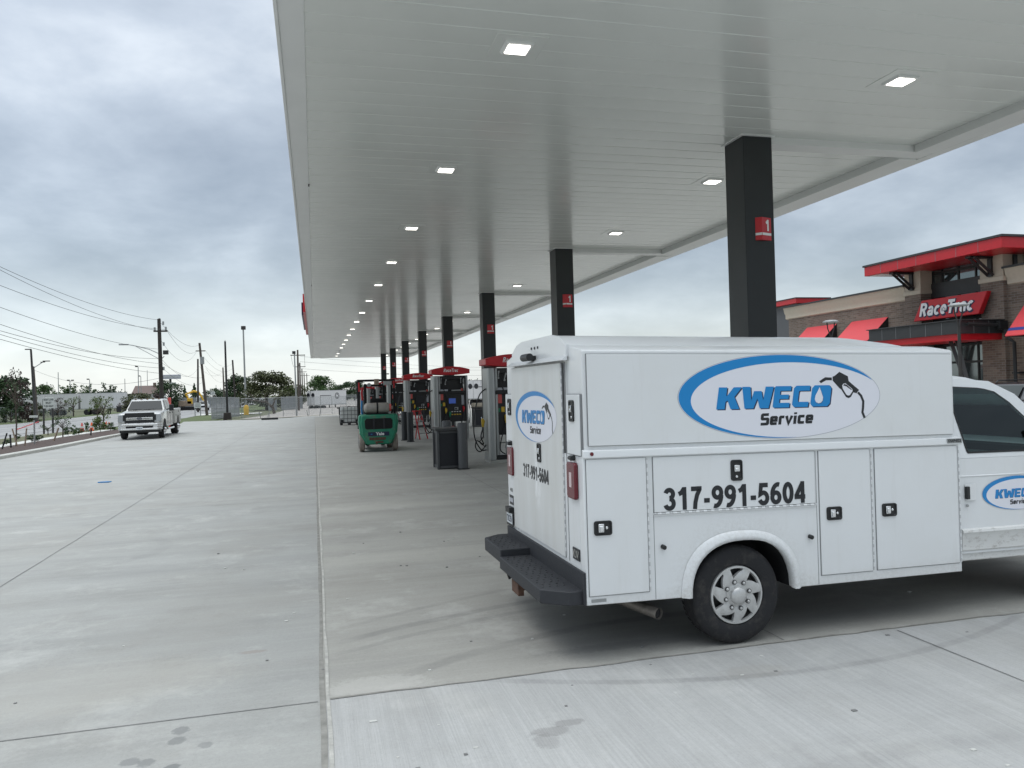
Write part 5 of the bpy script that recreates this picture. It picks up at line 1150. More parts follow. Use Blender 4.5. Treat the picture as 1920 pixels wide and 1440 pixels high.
for s in (-1, 1):
    for y0, y1, yt0, yt1 in ((1.02, 1.92, 1.36, 1.90), (2.0, 2.86, 2.0, 2.70)):
        b = MB(); o_ = 0.008
        b.add([(s * (0.923 + o_), y0, 1.415), (s * (0.927 + o_), y1, 1.415), (s * (0.785 + o_), yt1, 1.88), (s * (0.785 + o_), yt0, 1.88)], [(0, 1, 2, 3)]); b.build('side_window', M['wshield'], PU)
    b = MB(); b.box(*sorted((s * 1.12, s * 1.33)), 0.72, 0.82, 1.34, 1.66); b.tube([(s * 0.98, 0.85, 1.42), (s * 1.2, 0.80, 1.46)], 0.03); b.build('wing_mirror', M['black'], PU, bevel=0.03)
    b = MB(); b.box(*sorted((s * 0.66, s * 0.97)), -0.98, -0.80, 0.86, 1.24); hl = b.build('headlight', M['headlamp'], PU, bevel=0.03)
    b = MB(); b.box(*sorted((s * 0.66, s * 0.74)), -0.99, -0.97, 0.93, 1.22); b.build('lamp_bezel', M['black'], hl)
    b = MB()
    for yy in (1.12, 2.05): b.box(*sorted((s * 0.998, s * 1.005)), yy - 0.008, yy + 0.008, 0.62, 1.40)
    b.box(*sorted((s * 1.0, s * 1.03)), 1.80, 1.94, 1.20, 1.25); b.box(*sorted((s * 1.0, s * 1.03)), 2.72, 2.86, 1.20, 1.25)
    b.build('door_seam', M['black'], PU)
    b = MB(); b.prism(arc(0.0, 0.42, 0.50, 0.56, 180, 0, 14), 'x', s * 0.93, s * 1.008); b.build('wheel_arch', M['under'], PU)
    b = MB(); b.tube([(s * 1.02, 0.75, 0.45), (s * 1.04, 0.9, 0.42), (s * 1.04, 2.9, 0.42)], 0.05); b.build('side_step', M['chrome'], PU)
b = MB(); b.box(-0.66, 0.66, -0.99, -0.92, 0.75, 1.31, 0)
gr = b.build('grille', M['black'], PU, bevel=0.02)
b = MB(); b.box(-0.60, 0.60, -1.01, -0.985, 0.955, 1.075); b.box(-0.64, 0.64, -1.0, -0.98, 0.77, 0.80); b.build('grille_bar', M['chrome'], gr, bevel=0.015)
b = MB(); b.box(-0.50, 0.50, -1.014, -1.009, 1.005, 1.03); b.build('bar_slot', M['black'], gr)
b = MB(); N = 24; b.prism([(0.155 * math.cos(2 * math.pi * i / N), 1.02 + 0.065 * math.sin(2 * math.pi * i / N)) for i in range(N)], 'y', -1.035, -1.0, 0); b.prism([(0.135 * math.cos(2 * math.pi * i / N), 1.02 + 0.05 * math.sin(2 * math.pi * i / N)) for i in range(N)], 'y', -1.039, -1.034, 1)
put_text(b, 'Ford', (-0.085, -1.041, 0.992), (0.17, 0, 0), (0, 0, 0.055), 0, 0.0, 0.3); b.build('badge', [M['chrome'], M['navy']], gr)
b = MB(); pb = [(-0.99, -0.86), (-0.80, -1.04), (0.80, -1.04), (0.99, -0.86), (0.99, -0.7), (-0.99, -0.7)]
b.prism(pb, 'z', 0.66, 0.76); b.prism(pb, 'z', 0.46, 0.55); b.prism([(-0.99, -0.86), (-0.80, -1.03), (-0.60, -1.03), (-0.60, -0.75), (-0.99, -0.7)], 'z', 0.55, 0.66); b.prism([(0.99, -0.86), (0.80, -1.03), (0.60, -1.03), (0.60, -0.75), (0.99, -0.7)], 'z', 0.55, 0.66)
fb = b.build('front_bumper', M['chrome'], PU, bevel=0.02)
b = MB(); b.box(-0.60, 0.60, -0.98, -0.8, 0.54, 0.67); b.box(-0.92, 0.92, -0.90, -0.6, 0.33, 0.47); b.build('lower_valance', M['black'], PU, bevel=0.02)
b = MB(); b.box(-0.16, 0.14, -1.06, -1.045, 0.47, 0.62, 0); put_text(b, 'TK815', (-0.13, -1.063, 0.51), (0.24, 0, 0), (0, 0, 0.06), 1, 0.01); b.build('licence_plate', [M['plate'], M['navy']], PU)
b = MB()
for x in (-0.55, -0.28, 0.0, 0.28, 0.55): b.box(x - 0.05, x + 0.05, 1.40, 1.48, 1.955, 1.985)
b.build('cab_marker_lamp', M['amber'], PU, bevel=0.01)
b = MB(); b.tube([(-0.78, 0.66, 1.43), (-0.15, 0.72, 1.46)], 0.018); b.tube([(-0.1, 0.66, 1.43), (0.55, 0.74, 1.47)], 0.018); b.build('wiper', M['black'], PU)
for s in (-1, 1):
    b = MB(); po = [(3.2, 0.62), (3.98, 0.62)] + [(y, z) for y, z in arc(4.6, 0.62, 0.55, 0.42, 180, 0, 12)] + [(5.75, 0.62), (5.75, 1.40), (3.2, 1.40)]
    b.prism(po, 'x', s * 0.72, s * 1.07); ub = b.build('utility_box', M['truck_body'], PU, bevel=0.015)
    b = MB()
    for y0, y1, z0 in ((3.25, 3.98, 0.68), (4.02, 5.18, 1.08), (5.22, 5.70, 0.68)): b.box(*sorted((s * 1.07, s * 1.078)), y0, y1, z0, 1.35)
    b.build('locker_door', M['truck_body'], ub, bevel=0.006)
    b = MB()
    for y0, z0 in ((3.60, 1.0), (4.6, 1.2), (5.45, 1.0)): b.box(*sorted((s * 1.078, s * 1.092)), y0, y0 + 0.1, z0, z0 + 0.09)
    b.build('locker_latch', M['black'], ub)
b = MB(); b.box(-0.72, 0.72, 3.2, 5.75, 0.62, 0.9); b.box(-0.5, 0.5, -0.7, 5.6, 0.40, 0.58); b.box(-0.8, 0.8, -0.08, 0.08, 0.30, 0.44); b.ball((0.1, 0, 0.35), 0.17); b.box(-1.0, 1.0, 5.75, 5.9, 0.5, 0.65); b.build('frame', M['under'], PU)
def pu_wheel(x, y, w, hub=True):
    s = 1 if x > 0 else -1; r = 0.40
    b = MB(); b.lathe([(0.22, s * (w / 2 - 0.02)), (0.25, s * w / 2), (r * 0.9, s * w / 2), (r, s * (w / 2 - 0.05)), (r, -s * (w / 2 - 0.05)), (r * 0.9, -s * w / 2), (0.22, -s * w / 2)], (0, 0, 0), 'x', 36); w_ = b.build('wheel', M['rubber'], PU, (x, y, r))
    b = MB(); b.lathe([(0.24, s * w / 2), (0.22, s * (w / 2 - 0.03)), (0.16, s * (w / 2 - 0.02)), (0.12, s * (w / 2 + 0.05)), (0.07, s * (w / 2 + 0.10)), (0.0, s * (w / 2 + 0.11))], (0, 0, 0), 'x', 28); b.build('rim', M['chrome'], w_)
pu_wheel(-0.86, 0, 0.25); pu_wheel(0.86, 0, 0.25); pu_wheel(-0.88, 4.6, 0.36); pu_wheel(0.88, 4.6, 0.36)

# ================================================================== SHOP
SX = 28.0
ST = thing('shop_building', 'brown brick shop with red flat roof tower, red awnings and a red sign', 'shop', (31, 32, 0))
fs_ = W(ST)
def SP(b, name, mats, parent=None, bevel=0): return b.build(name, mats, parent or ST, fn=fs_, bevel=bevel)
b = MB(); b.box(28.2, 46, 31.2, 41.3, -0.1, 5.75); b.box(28.2, 46, 4, 26.0, -0.1, 5.75); b.box(28.75, 46, 26.0, 31.2, -0.1, 5.7); SP(b, 'brick_wall', M['brick'])
for y0, y1 in ((30.5, 31.5), (25.98, 27.12)):
    b = MB(); b.box(28.0, 29.0, y0, y1, -0.1, 5.92); SP(b, 'brick_pier', M['brick'])
    b = MB(); b.box(27.94, 29.1, y0 - 0.06, y1 + 0.06, 5.92, 6.12); b.box(27.99, 29.1, y0 - 0.01, y1 + 0.01, 6.12, 7.40); SP(b, 'pier_capital', M['cream'], bevel=0.02)
for y0, y1 in ((31.55, 41.5), (3.8, 25.9)):
    b = MB(); b.prism([(28.22, 5.70), (28.12, 5.76), (28.12, 5.98), (28.05, 6.08), (28.0, 6.30), (27.96, 6.40), (28.5, 6.40), (28.5, 5.7)], 'y', y0, y1); SP(b, 'cornice', M['cream'])
    b = MB(); b.box(27.90, 28.6, y0 - 0.03, y1 + 0.06, 6.40, 6.49); SP(b, 'parapet_cap', M['dark_clad'])
b = MB(); b.box(28.6, 46, 4, 41.4, 5.7, 6.38); SP(b, 'flat_roof', M['dark_clad'])
b = MB(); b.box(26.5, 36, 24.6, 32.45, 7.02, 7.46); rf = SP(b, 'tower_roof', M['red'], bevel=0.01)
b = MB(); b.box(26.44, 36.06, 24.54, 32.51, 7.46, 7.55); SP(b, 'roof_cap', M['dark_clad'], rf)
b = MB()
for i in range(1, 7): y = 24.6 + 7.85 * i / 7; b.box(26.493, 26.50, y - 0.008, y + 0.008, 7.02, 7.46)
for i in range(1, 5): x = 26.5 + 9.5 * i / 5; b.box(x - 0.008, x + 0.008, 24.593, 24.60, 7.02, 7.46)
SP(b, 'panel_seam', M['seam'], rf)
b = MB(); b.box(26.7, 28.0, 31.5, 32.3, 7.0, 7.02); SP(b, 'soffit_panel', M['fascia'], rf)
b = MB(); b.box(29.2, 36, 26.0, 31.4, 5.7, 7.02); SP(b, 'tower_wall', M['cream'])
def bracket(y, x=28.0, dx=-1.0):
    b = MB(); b.box(min(x, x + dx * 0.10), max(x, x + dx * 0.10), y - 0.10, y + 0.10, 6.15, 6.98)
    for o in (-0.13, 0.13): b.tube([(x + dx * 0.05, y + o, 6.22), (x + dx * 1.05, y + o, 7.0)], 0.075, n=4)
    b.box(*sorted((x + dx * 1.2, x)), y - 0.12, y + 0.12, 6.92, 7.015); SP(b, 'roof_bracket', M['black'])
bracket(31.0); bracket(26.55)
b = MB()
for o in (28.6, 29.6): b.tube([(o, 25.95, 6.22), (o, 24.95, 7.0)], 0.075, n=4); b.box(o - 0.1, o + 0.1, 25.9, 25.98, 6.1, 7.0)
SP(b, 'roof_bracket', M['black'])
b = MB(); b.box(28.70, 28.74, 27.1, 30.5, 0.0, 7.0); wg = SP(b, 'tower_window', M['store_glass'])
b = MB()
for y in (27.13, 28.0, 28.95, 29.9, 30.46): b.box(28.66, 28.71, y - 0.04, y + 0.04, 0.0, 7.0)
for z in (0.12, 2.6, 3.4, 4.6, 5.75, 6.85): b.box(28.655, 28.705, 27.1, 30.5, z - 0.05, z + 0.05)
SP(b, 'window_frame', M['black'], wg)
b = MB(); pl = [(30.57, 4.60), (30.03, 5.54), (26.40, 5.54), (26.86, 4.60)]
b.prism(pl, 'x', 27.60, 27.85); sg = SP(b, 'shop_sign', M['red'], bevel=0.03)
b = MB()
stroke_text(b, 'RaceTrac', lambda u, v, d: (27.594 - d, 30.14 - 3.02 * u, 4.76 + 0.62 * v), 1, 0, 0.17, 0.24); stroke_text(b, 'RaceTrac', lambda u, v, d: (27.580 - d, 30.18 - 3.02 * u, 4.80 + 0.60 * v), 1, 1, 0.105, 0.24)
SP(b, 'sign_lettering', [M['navy'], M['text_w']], sg)
b = MB(); b.box(25.7, 28.0, 26.02, 31.3, 3.72, 4.26); b.box(25.62, 28.0, 25.94, 31.38, 4.26, 4.30); dc = SP(b, 'entrance_canopy', M['dark_clad'], bevel=0.008)
b = MB(); b.box(25.80, 28.0, 26.12, 31.2, 3.46, 3.72); SP(b, 'canopy_trim', M['red'], dc)
b = MB()
for i in range(1, 6): y = 26.02 + 5.28 * i / 6; b.box(25.694, 25.70, y - 0.008, y + 0.008, 3.72, 4.26)
for i in range(1, 3): x = 25.7 + 2.3 * i / 3; b.box(x - 0.008, x + 0.008, 26.014, 26.02, 3.72, 4.26)
SP(b, 'panel_seam', M['seam'], dc)
for yb, yt in ((25.75, 26.75), (31.6, 30.6)):
    for o in (0, 0.32): b = MB(); b.tube([(26.3 + o * 0.5, yb + o * 0.4, 0.0), (26.3, yt + o, 3.5)], 0.10, n=4); SP(b, 'canopy_strut', M['darkmetal'], dc)
b = MB(); b.tube([(26.0, 25.86, 4.10), (27.6, 25.86, 4.04), (27.75, 25.8, 3.9), (27.80, 25.6, 3.45), (27.86, 25.42, 3.30), (27.86, 25.40, 0.1)], 0.07, n=8); b.box(27.5, 27.9, 25.72, 25.95, 3.85, 4.22)
for z in (0.9, 2.0): b.box(27.84, 28.2, 25.25, 25.55, z, z + 0.08)
SP(b, 'downpipe', M['black'])
def awning(y0, y1, ztop, zlow, out, stripe=False):
    b = MB(); b.prism([(28.19, ztop), (28.19, ztop - 0.04), (28.19 - out, zlow - 0.04), (28.19 - out, zlow)], 'y', y0, y1, 0)
    aw = SP(b, 'awning', M['red_fab'])
    b = MB()
    for y in (y0, y1):
        b.add([(28.19, y - 0.004, ztop), (28.19, y - 0.004, zlow - 0.02), (28.19 - out, y - 0.004, zlow - 0.02)], [(0, 1, 2)]); b.tube([(28.19, y, zlow - 0.03), (28.19 - out, y, zlow - 0.03)], 0.025, n=6)
    SP(b, 'awning_frame', M['black'], aw)
    if stripe:
        b = MB(); q0, q1 = 0.80, 0.88; f = lambda q: (28.19 - out * q - 0.006, ztop + (zlow - ztop) * q + 0.006)
        (xa, za), (xb, zb) = f(q0), f(q1); b.add([(xa, y0 - 0.01, za), (xa, y1 + 0.01, za), (xb, y1 + 0.01, zb), (xb, y0 - 0.01, zb)], [(0, 1, 2, 3)]); SP(b, 'awning_stripe', M['stripe_b'], aw)
    b = MB(); b.box(28.17, 28.2, y0 + 0.1, y1 - 0.1, 0.9, ztop - 0.25); wn_ = SP(b, 'window', M['store_glass'], aw)
awning(32.9, 35.6, 5.06, 3.9, 1.25); awning(36.85, 39.5, 5.06, 3.9, 1.25); awning(20.5, 25.0, 5.06, 3.55, 1.25, True)
b = MB(); b.box(31.0, 33.0, 44.4, 52, -0.3, 7.05); wgm = SP(b, 'rear_block', M['siding'])
b = MB(); b.box(30.7, 33.3, 44.1, 52.3, 7.05, 7.36, 0); b.box(30.66, 33.34, 44.06, 52.34, 7.36, 7.42, 1); SP(b, 'rear_block_cap', [M['red'], M['dark_clad']])
struct(sheet('sidewalk', [(24.9, 4), (28.2, 4), (28.2, 41), (24.9, 41)], M['walk'], 0.02))

def lot_lamp(x, y, lab):
    t = thing('lot_lamp', lab, 'lamp', (x, y, 0), group='disc headed lot lamps before the shop')
    b = MB(); b.cyl((0, 0, 0), (0, 0, 3.55), 0.065, 0.05, n=12); b.cyl((0, 0, 0), (0, 0, 0.5), 0.2, n=14); b.build('post', M['darkmetal'], t)
    b = MB()
    for s in (-1, 1): b.tube([(0, 0, 3.5), (s * 0.05, 0, 3.72), (s * 0.14, 0, 3.95), (s * 0.17, 0, 4.20)], 0.022, n=6)
    b.build('fork_arm', M['darkmetal'], t)
    b = MB(); b.lathe([(0.0, 4.30), (0.18, 4.285), (0.29, 4.24), (0.30, 4.21), (0.26, 4.19), (0.0, 4.19)], (0, 0, 0), 'z', 28); b.build('disc_head', M['galv'], t)
lot_lamp(19.5, 25.84, 'disc headed lamp showing just above the van roof before a red awning')
lot_lamp(19.82, 20.05, 'disc headed lamp whose post crosses the red shop sign')

# ---- parked car by the shop
t = thing('parked_suv', 'dark grey estate car parked nose to the shop behind the van cab', 'car', (21.9, 20.6, 0))
b = MB(); w = 0.95
def csec(x, z0, z1, wd): return [(x, -wd, z0), (x, wd, z0), (x, wd, z1), (x, -wd, z1)]
loft(b, [csec(-0.15, 0.45, 0.85, 0.85), csec(-0.05, 0.32, 1.12, 0.93), csec(0.6, 0.28, 1.14, 0.95), csec(3.3, 0.28, 1.08, 0.95), csec(4.4, 0.3, 0.95, 0.90), csec(4.65, 0.4, 0.8, 0.82)])
b.build('body', M['suv'], t, bevel=0.06, seg=3)
b = MB(); loft(b, [csec(-0.02, 1.08, 1.16, 0.90), csec(0.42, 1.08, 1.66, 0.74), csec(0.9, 1.08, 1.73, 0.73), csec(2.0, 1.08, 1.72, 0.73), csec(2.5, 1.08, 1.62, 0.74), csec(3.35, 1.06, 1.10, 0.88)])
b.build('cabin', M['suv'], t, bevel=0.05, seg=3)
for s in (-1, 1):
    for xs in ([(0.50, 1.17), (1.20, 1.14), (1.20, 1.58), (0.72, 1.55)], [(1.26, 1.14), (2.20, 1.13), (2.16, 1.60), (1.26, 1.59)], [(2.26, 1.13), (3.0, 1.12), (2.42, 1.55), (2.24, 1.58)]):
        f = lambda z: s * (0.935 - (z - 1.08) * 0.30)
        b = MB(); b.add([(x, f(z), z) for x, z in xs], [(0, 1, 2, 3)]); b.build('side_window', M['glass'], t)
    b = MB(); g2 = lambda z: s * (0.94 - (z - 1.08) * 0.30); b.tube([(0.46, g2(1.16), 1.16), (0.70, g2(1.58), 1.575), (1.3, g2(1.63), 1.625), (2.2, g2(1.63), 1.625), (2.45, g2(1.58), 1.58), (3.05, g2(1.12), 1.12), (0.46, g2(1.13), 1.14)], 0.014); b.build('window_trim', M['chrome'], t)
    b = MB(); b.tube([(0.55, s * 0.64, 1.70), (0.65, s * 0.64, 1.79), (2.1, s * 0.64, 1.79), (2.25, s * 0.64, 1.70)], 0.025); b.build('roof_rail', M['black'], t)
    for x in (0.75, 3.6): b = MB(); b.cyl((x, s * 0.74, 0.36), (x, s * 0.96, 0.36), 0.36, n=24); w_ = b.build('wheel', M['rubber'], t); b = MB(); b.cyl((x, s * 0.95, 0.36), (x, s * 0.965, 0.36), 0.23, n=20); b.build('rim', M['alloy'], w_)
    b = MB(); b.box(-0.16, -0.02, *sorted((s * 0.62, s * 0.92)), 0.88, 1.06); b.build('tail_light', M['taillight'], t, bevel=0.02)
b = MB(); b.add([(-0.04, -0.72, 1.18), (-0.04, 0.72, 1.18), (0.36, 0.62, 1.60), (0.36, -0.62, 1.60)], [(0, 1, 2, 3)]); o = b.build('rear_window', M['glass'], t); o.location = (-0.03, 0, 0.02)

# ================================================================== FENCES
def chain_fence(name, pts, h, lab, step=3.0, group=None):
    """pts: (x, y) along the line"""
    x0, y0 = pts[0]; t = thing(name, lab, 'fence', (x0, y0, gz(y0)), group=group); P = []
    for (xa, ya), (xb, yb) in zip(pts, pts[1:]):
        L = math.hypot(xb - xa, yb - ya); n = max(1, round(L / step))
        for i in range(n): P.append((xa + (xb - xa) * i / n, ya + (yb - ya) * i / n))
    P.append(pts[-1]); Q = [(x - x0, y - y0, gz(y) - gz(y0)) for x, y in P]
    b = MB(); V = [(x, y, z) for x, y, z in Q] + [(x, y, z + h) for x, y, z in Q]; n = len(Q); b.add(V, [(i, i + 1, n + i + 1, n + i) for i in range(n - 1)]); b.build('wire_mesh', M['mesh'], t)
    for x, y, z in Q: b = MB(); b.cyl((x, y, z - 0.05), (x, y, z + h + 0.06), 0.035, n=6); b.build('post', M['galv'], t)
    b = MB(); b.tube([(x, y, z + h) for x, y, z in Q], 0.024, n=5); b.build('top_rail', M['galv'], t)
    return t
def slat_fence(name, pts, h, lab):
    x0, y0 = pts[0]; t = thing(name, lab, 'fence', (x0, y0, gz(y0)))
    for (xa, ya), (xb, yb) in zip(pts, pts[1:]):
        L = math.hypot(xb - xa, yb - ya); n = max(2, round(L / 0.9)); dx, dy = (xb - xa) / L, (yb - ya) / L
        b = MB()
        for i in range(n):
            for k in range(4):
                s0 = L * (i + (k + 0.06) / 4) / n; s1 = L * (i + (k + 0.94) / 4) / n; z = gz(ya + dy * s0) - gz(y0)
                A = (xa + dx * s0 - x0, ya + dy * s0 - y0); B = (xa + dx * s1 - x0, ya + dy * s1 - y0)
                b.add([(A[0], A[1], z), (B[0], B[1], z), (B[0], B[1], z + h), (A[0], A[1], z + h)], [(0, 1, 2, 3)])
        b.build('slat_panel', M['slat'], t)
        for i in range(0, n + 1, 3):
            s0 = L * i / n; z = gz(ya + dy * s0) - gz(y0); p = (xa + dx * s0 - x0, ya + dy * s0 - y0)
            b = MB(); b.cyl((p[0], p[1], z), (p[0], p[1], z + h + 0.08), 0.04, n=6); b.build('post', M['galv'], t)
        b = MB()
        for zz in (0.25, h * 0.5, h - 0.06): b.tube([(xa - x0, ya - y0 - 0.03, gz(ya) - gz(y0) + zz), (xb - x0, yb - y0 - 0.03, gz(yb) - gz(y0) + zz)], 0.03, n=5)
        b.build('rail', M['galv'], t)
    return t
chain_fence('chain_link_fence', [(-41.2, 84), (-41.0, 120), (-40.6, 148)], 2.05, 'long chain link fence along the far side of the road', 3.6)
def gp(px, Y): p = at(px, 745, Y); return (p.x, Y)
slat_fence('slatted_fence', [gp(396, 88.6), gp(449, 106)], 2.45, 'grey slatted fence beside the black lamp post with a square base')
chain_fence('chain_link_fence', [gp(452, 92.4), gp(504, 94), gp(556, 97.6), gp(622, 101.5), gp(700, 105)], 2.2, 'thin chain link fence along the far edge of the concrete', 2.3)
slat_fence('slatted_fence', [gp(527, 140), gp(567, 150)], 2.35, 'grey slatted fence left of the white trailer with a round logo')
slat_fence('slatted_fence', [gp(503, 138), gp(519, 138.5)], 2.2, 'short dark slatted fence behind the twisted low tree')
chain_fence('chain_link_fence', [gp(638, 165), gp(720, 175), gp(930, 190)], 2.3, 'chain link fence behind the trailer yard under the dense round trees', 5)
slat_fence('slatted_fence', [gp(322, 185), gp(396, 205)], 2.6, 'long distant grey fence behind the leaning utility pole')

# ================================================================== POLES AND WIRES
def pole(name, cat, lab, pb, pt_, Y, r, m, extra=None, group='poles along the road'):
    """pb: picture x of the foot, pt_: picture point of the top"""
    B = at(pb, 760, Y); T = at(pt_[0], pt_[1], Y); z0 = gz(Y); t = thing(name, lab, cat, (B.x, Y, z0), group=group)
    top = Vector((T.x - B.x, 0, T.z - z0)); b = MB(); b.cyl((0, 0, -0.3), top, r, r * 0.72, n=10); b.build('post', m, t)
    def rel(px, py): q = at(px, py, Y); return (q.x - B.x, 0, q.z - z0)
    if extra: extra(t, rel, top)
    return t, B, T
def head(t, rel, a, c, m=None, r=0.05, size=(0.5, 0.2, 0.1)):
    b = MB(); b.tube([rel(*a), rel(*c)], r, n=6); b.build('arm', m or M['galv'], t)
    p = rel(*c); b = MB(); b.box(p[0] - size[0] / 2, p[0] + size[0] / 2, -size[1] / 2, size[1] / 2, p[2] - size[2] / 2, p[2] + size[2] / 2); b.build('lamp_head', M['darkmetal'], t, bevel=0.02)
def ex_main(t, rel, top):
    b = MB(); p = rel(288, 621); q = rel(314, 619); b.box(p[0], q[0], -0.08, 0.08, p[2] - 0.07, p[2] + 0.07); b.build('crossarm', M['wood_d'], t)
    for px, py in ((290, 617), (311, 616), (299, 600), (306, 606), (307, 645), (307, 691)): b = MB(); p = rel(px, py); b.cyl((p[0], 0, p[2] - 0.16), (p[0], 0, p[2] + 0.16), 0.085, n=8); b.build('insulator', M['galv'], t)
    b = MB(); b.tube([rel(300, 664), rel(280, 655), rel(252, 648), rel(240, 646)], 0.045, n=6); b.tube([rel(300, 674), rel(278, 662), rel(254, 649)], 0.03, n=6); b.build('lamp_arm', M['galv'], t)
    p = rel(233, 646); b = MB(); b.box(p[0] - 0.45, p[0] + 0.35, -0.12, 0.12, p[2] - 0.06, p[2] + 0.06); b.build('lamp_head', M['galv'], t, bevel=0.03)
    p = rel(311, 661); b = MB(); b.box(p[0] - 0.22, p[0] + 0.22, -0.2, 0.1, p[2] - 0.18, p[2] + 0.2); b.tube([rel(304, 672), rel(308, 668)], 0.04); b.build('floodlight', M['darkmetal'], t, bevel=0.02)
mp, mpB, mpT = pole('utility_pole', 'utility pole', 'tall dark utility pole with crossarm and long street lamp arm behind the pickup', 304, (298, 598), 76, 0.21, M['wood_d'], ex_main)
def ex2(t, rel, top):
    p = rel(379, 676); b = MB(); b.cyl((p[0], 0, p[2] - 0.55), (p[0], 0, p[2] + 0.55), 0.3, n=14); b.build('transformer', M['galv'], t)
    b = MB(); b.box(rel(367, 659)[0], rel(385, 657)[0], -0.07, 0.07, rel(375, 658)[2] - 0.07, rel(375, 658)[2] + 0.07); b.build('crossarm', M['wood'], t)
p2, p2B, p2T = pole('utility_pole', 'utility pole', 'leaning wooden utility pole with a transformer right of the pickup', 388, (374, 643), 122, 0.22, M['wood'], ex2)
p3, p3B, p3T = pole('utility_pole', 'utility pole', 'upright dark utility pole just left of the leaning pole', 371, (371, 673), 150, 0.2, M['wood_d'])
p4, p4B, p4T = pole('utility_pole', 'utility pole', 'brown wooden pole just left of the black lamp post', 421, (418, 689), 185, 0.2, M['wood'])
p5, p5B, p5T = pole('utility_pole', 'utility pole', 'leaning black pole just right of the black lamp post', 442, (436, 675), 165, 0.22, M['wood_d'])
def ex_blk(t, rel, top):
    b = MB(); b.prism([(-0.42, -0.45), (0.42, -0.45), (0.34, 0.72), (-0.34, 0.72)], 'y', -0.4, 0.4); b.build('footing', M['wood_d'], t, bevel=0.05)
    b = MB(); b.cyl((top.x, 0, top.z), (top.x, 0, top.z + 0.12), 0.03); b.build('cap', M['black'], t)
pole('lamp_post', 'lamp post', 'black post with a square brown footing at the edge of the concrete', 426, (422, 640), 86, 0.13, M['black'], ex_blk)
def ex_tall(t, rel, top): b = MB(); p = rel(456, 615); b.box(p[0] - 0.3, p[0] + 0.35, -0.2, 0.2, p[2] - 0.25, p[2] + 0.3); b.build('lamp_head', M['darkmetal'], t, bevel=0.08)
pole('lamp_post', 'lamp post', 'tall slim grey lamp post beside the yellow guard post', 461, (456, 616), 119, 0.15, M['galv'], ex_tall)
pole('lamp_post', 'lamp post', 'slim grey lamp post with dark head at the far fence left of the canopy corner', 556, (552, 661), 97, 0.11, M['galv'], lambda t, rel, top: head(t, rel, (552, 662), (551, 661), size=(0.4, 0.3, 0.35)))
pole('lamp_post', 'lamp post', 'dark post with a flat lamp head pointing left across the road', 66, (58, 656), 108, 0.16, M['darkmetal'], lambda t, rel, top: head(t, rel, (59, 656), (53, 655), size=(0.7, 0.3, 0.12)))
pole('lamp_post', 'lamp post', 'wooden post with a curved lamp arm pointing right across the road', 69, (62, 687), 108.5, 0.2, M['wood'], lambda t, rel, top: (head(t, rel, (63, 690), (80, 679)), head(t, rel, (80, 679), (87, 677), size=(0.8, 0.25, 0.12))))
for px, py, Y, lab, hd in ((109, 698, 190, 'thin pale post rising over the white trailers, left of three spiky trees', 0), (131, 714, 185, 'two headed lamp post above the leftmost spiky tree', 2), (168, 712, 190, 'single headed lamp post above the middle spiky tree', 1),
                       (259, 688, 165, 'thin lamp post left of the tall dark utility pole', 1), (264, 706, 200, 'short post with brackets just left of the tall dark utility pole', 1), (234, 710, 220, 'thin bare post right of the three spiky trees', 0), (88, 716, 210, 'thin bare post above the bushes right of the two roadside lamp posts', 0), (47, 708, 200, 'thin bare post left of the two roadside lamp posts', 0),
                       (722, 702, 170, 'two headed lamp post far off above the forklift', 2), (394, 728, 260, 'thin far pole right of the leaning pole', 0), (405, 722, 250, 'thin far pole between the leaning pole and the black post', 0), (276, 694, 260, 'needle thin mast left of the tall dark utility pole', 0)):
    def exh(t, rel, top, hd=hd, px=px, py=py):
        if hd >= 1: head(t, rel, (px, py), (px - 3, py - 1), size=(0.5, 0.3, 0.25))
        if hd == 2: head(t, rel, (px, py), (px + 5, py - 1), size=(0.5, 0.3, 0.25))
    pole('distant_post', 'post', lab, px + 1, (px, py), Y, 0.10, M['galv'], exh)
rw = []
for i, (px, py, Y) in enumerate(((558, 656, 135), (562, 680, 175), (566, 691, 215), (570, 699, 262), (575, 700, 320))):
    t, B_, T_ = pole('utility_pole', 'utility pole', ['nearest', 'second', 'third', 'fourth', 'farthest'][i] + ' wooden pole in the row left of the canopy corner', px + 2, (px, py), Y, 0.2, M['wood'], lambda t, rel, top: None, group='poles receding left of the canopy corner'); rw.append(T_)
    b = MB(); b.box(-1.2, 1.2, -0.07, 0.07, -0.07, 0.07); b.build('crossarm', M['wood'], t, (T_.x - B_.x, 0, T_.z - gz(Y) - 0.9))
wn_count = 0
def wire(a, c, sag, lab, r=0.016):
    a, c = Vector(a), Vector(c); pts = []
    for i in range(41):
        q = i / 40; p = a.lerp(c, q); p.z -= 4 * sag * q * (1 - q); pts.append(p)
    o = MB(); mid = (a + c) / 2; o.tube([p - mid for p in pts], r, n=4)
    tag(o.build('overhead_wire', M['wire'], None, mid, ang=80), lab, 'wire', 'overhead wires')
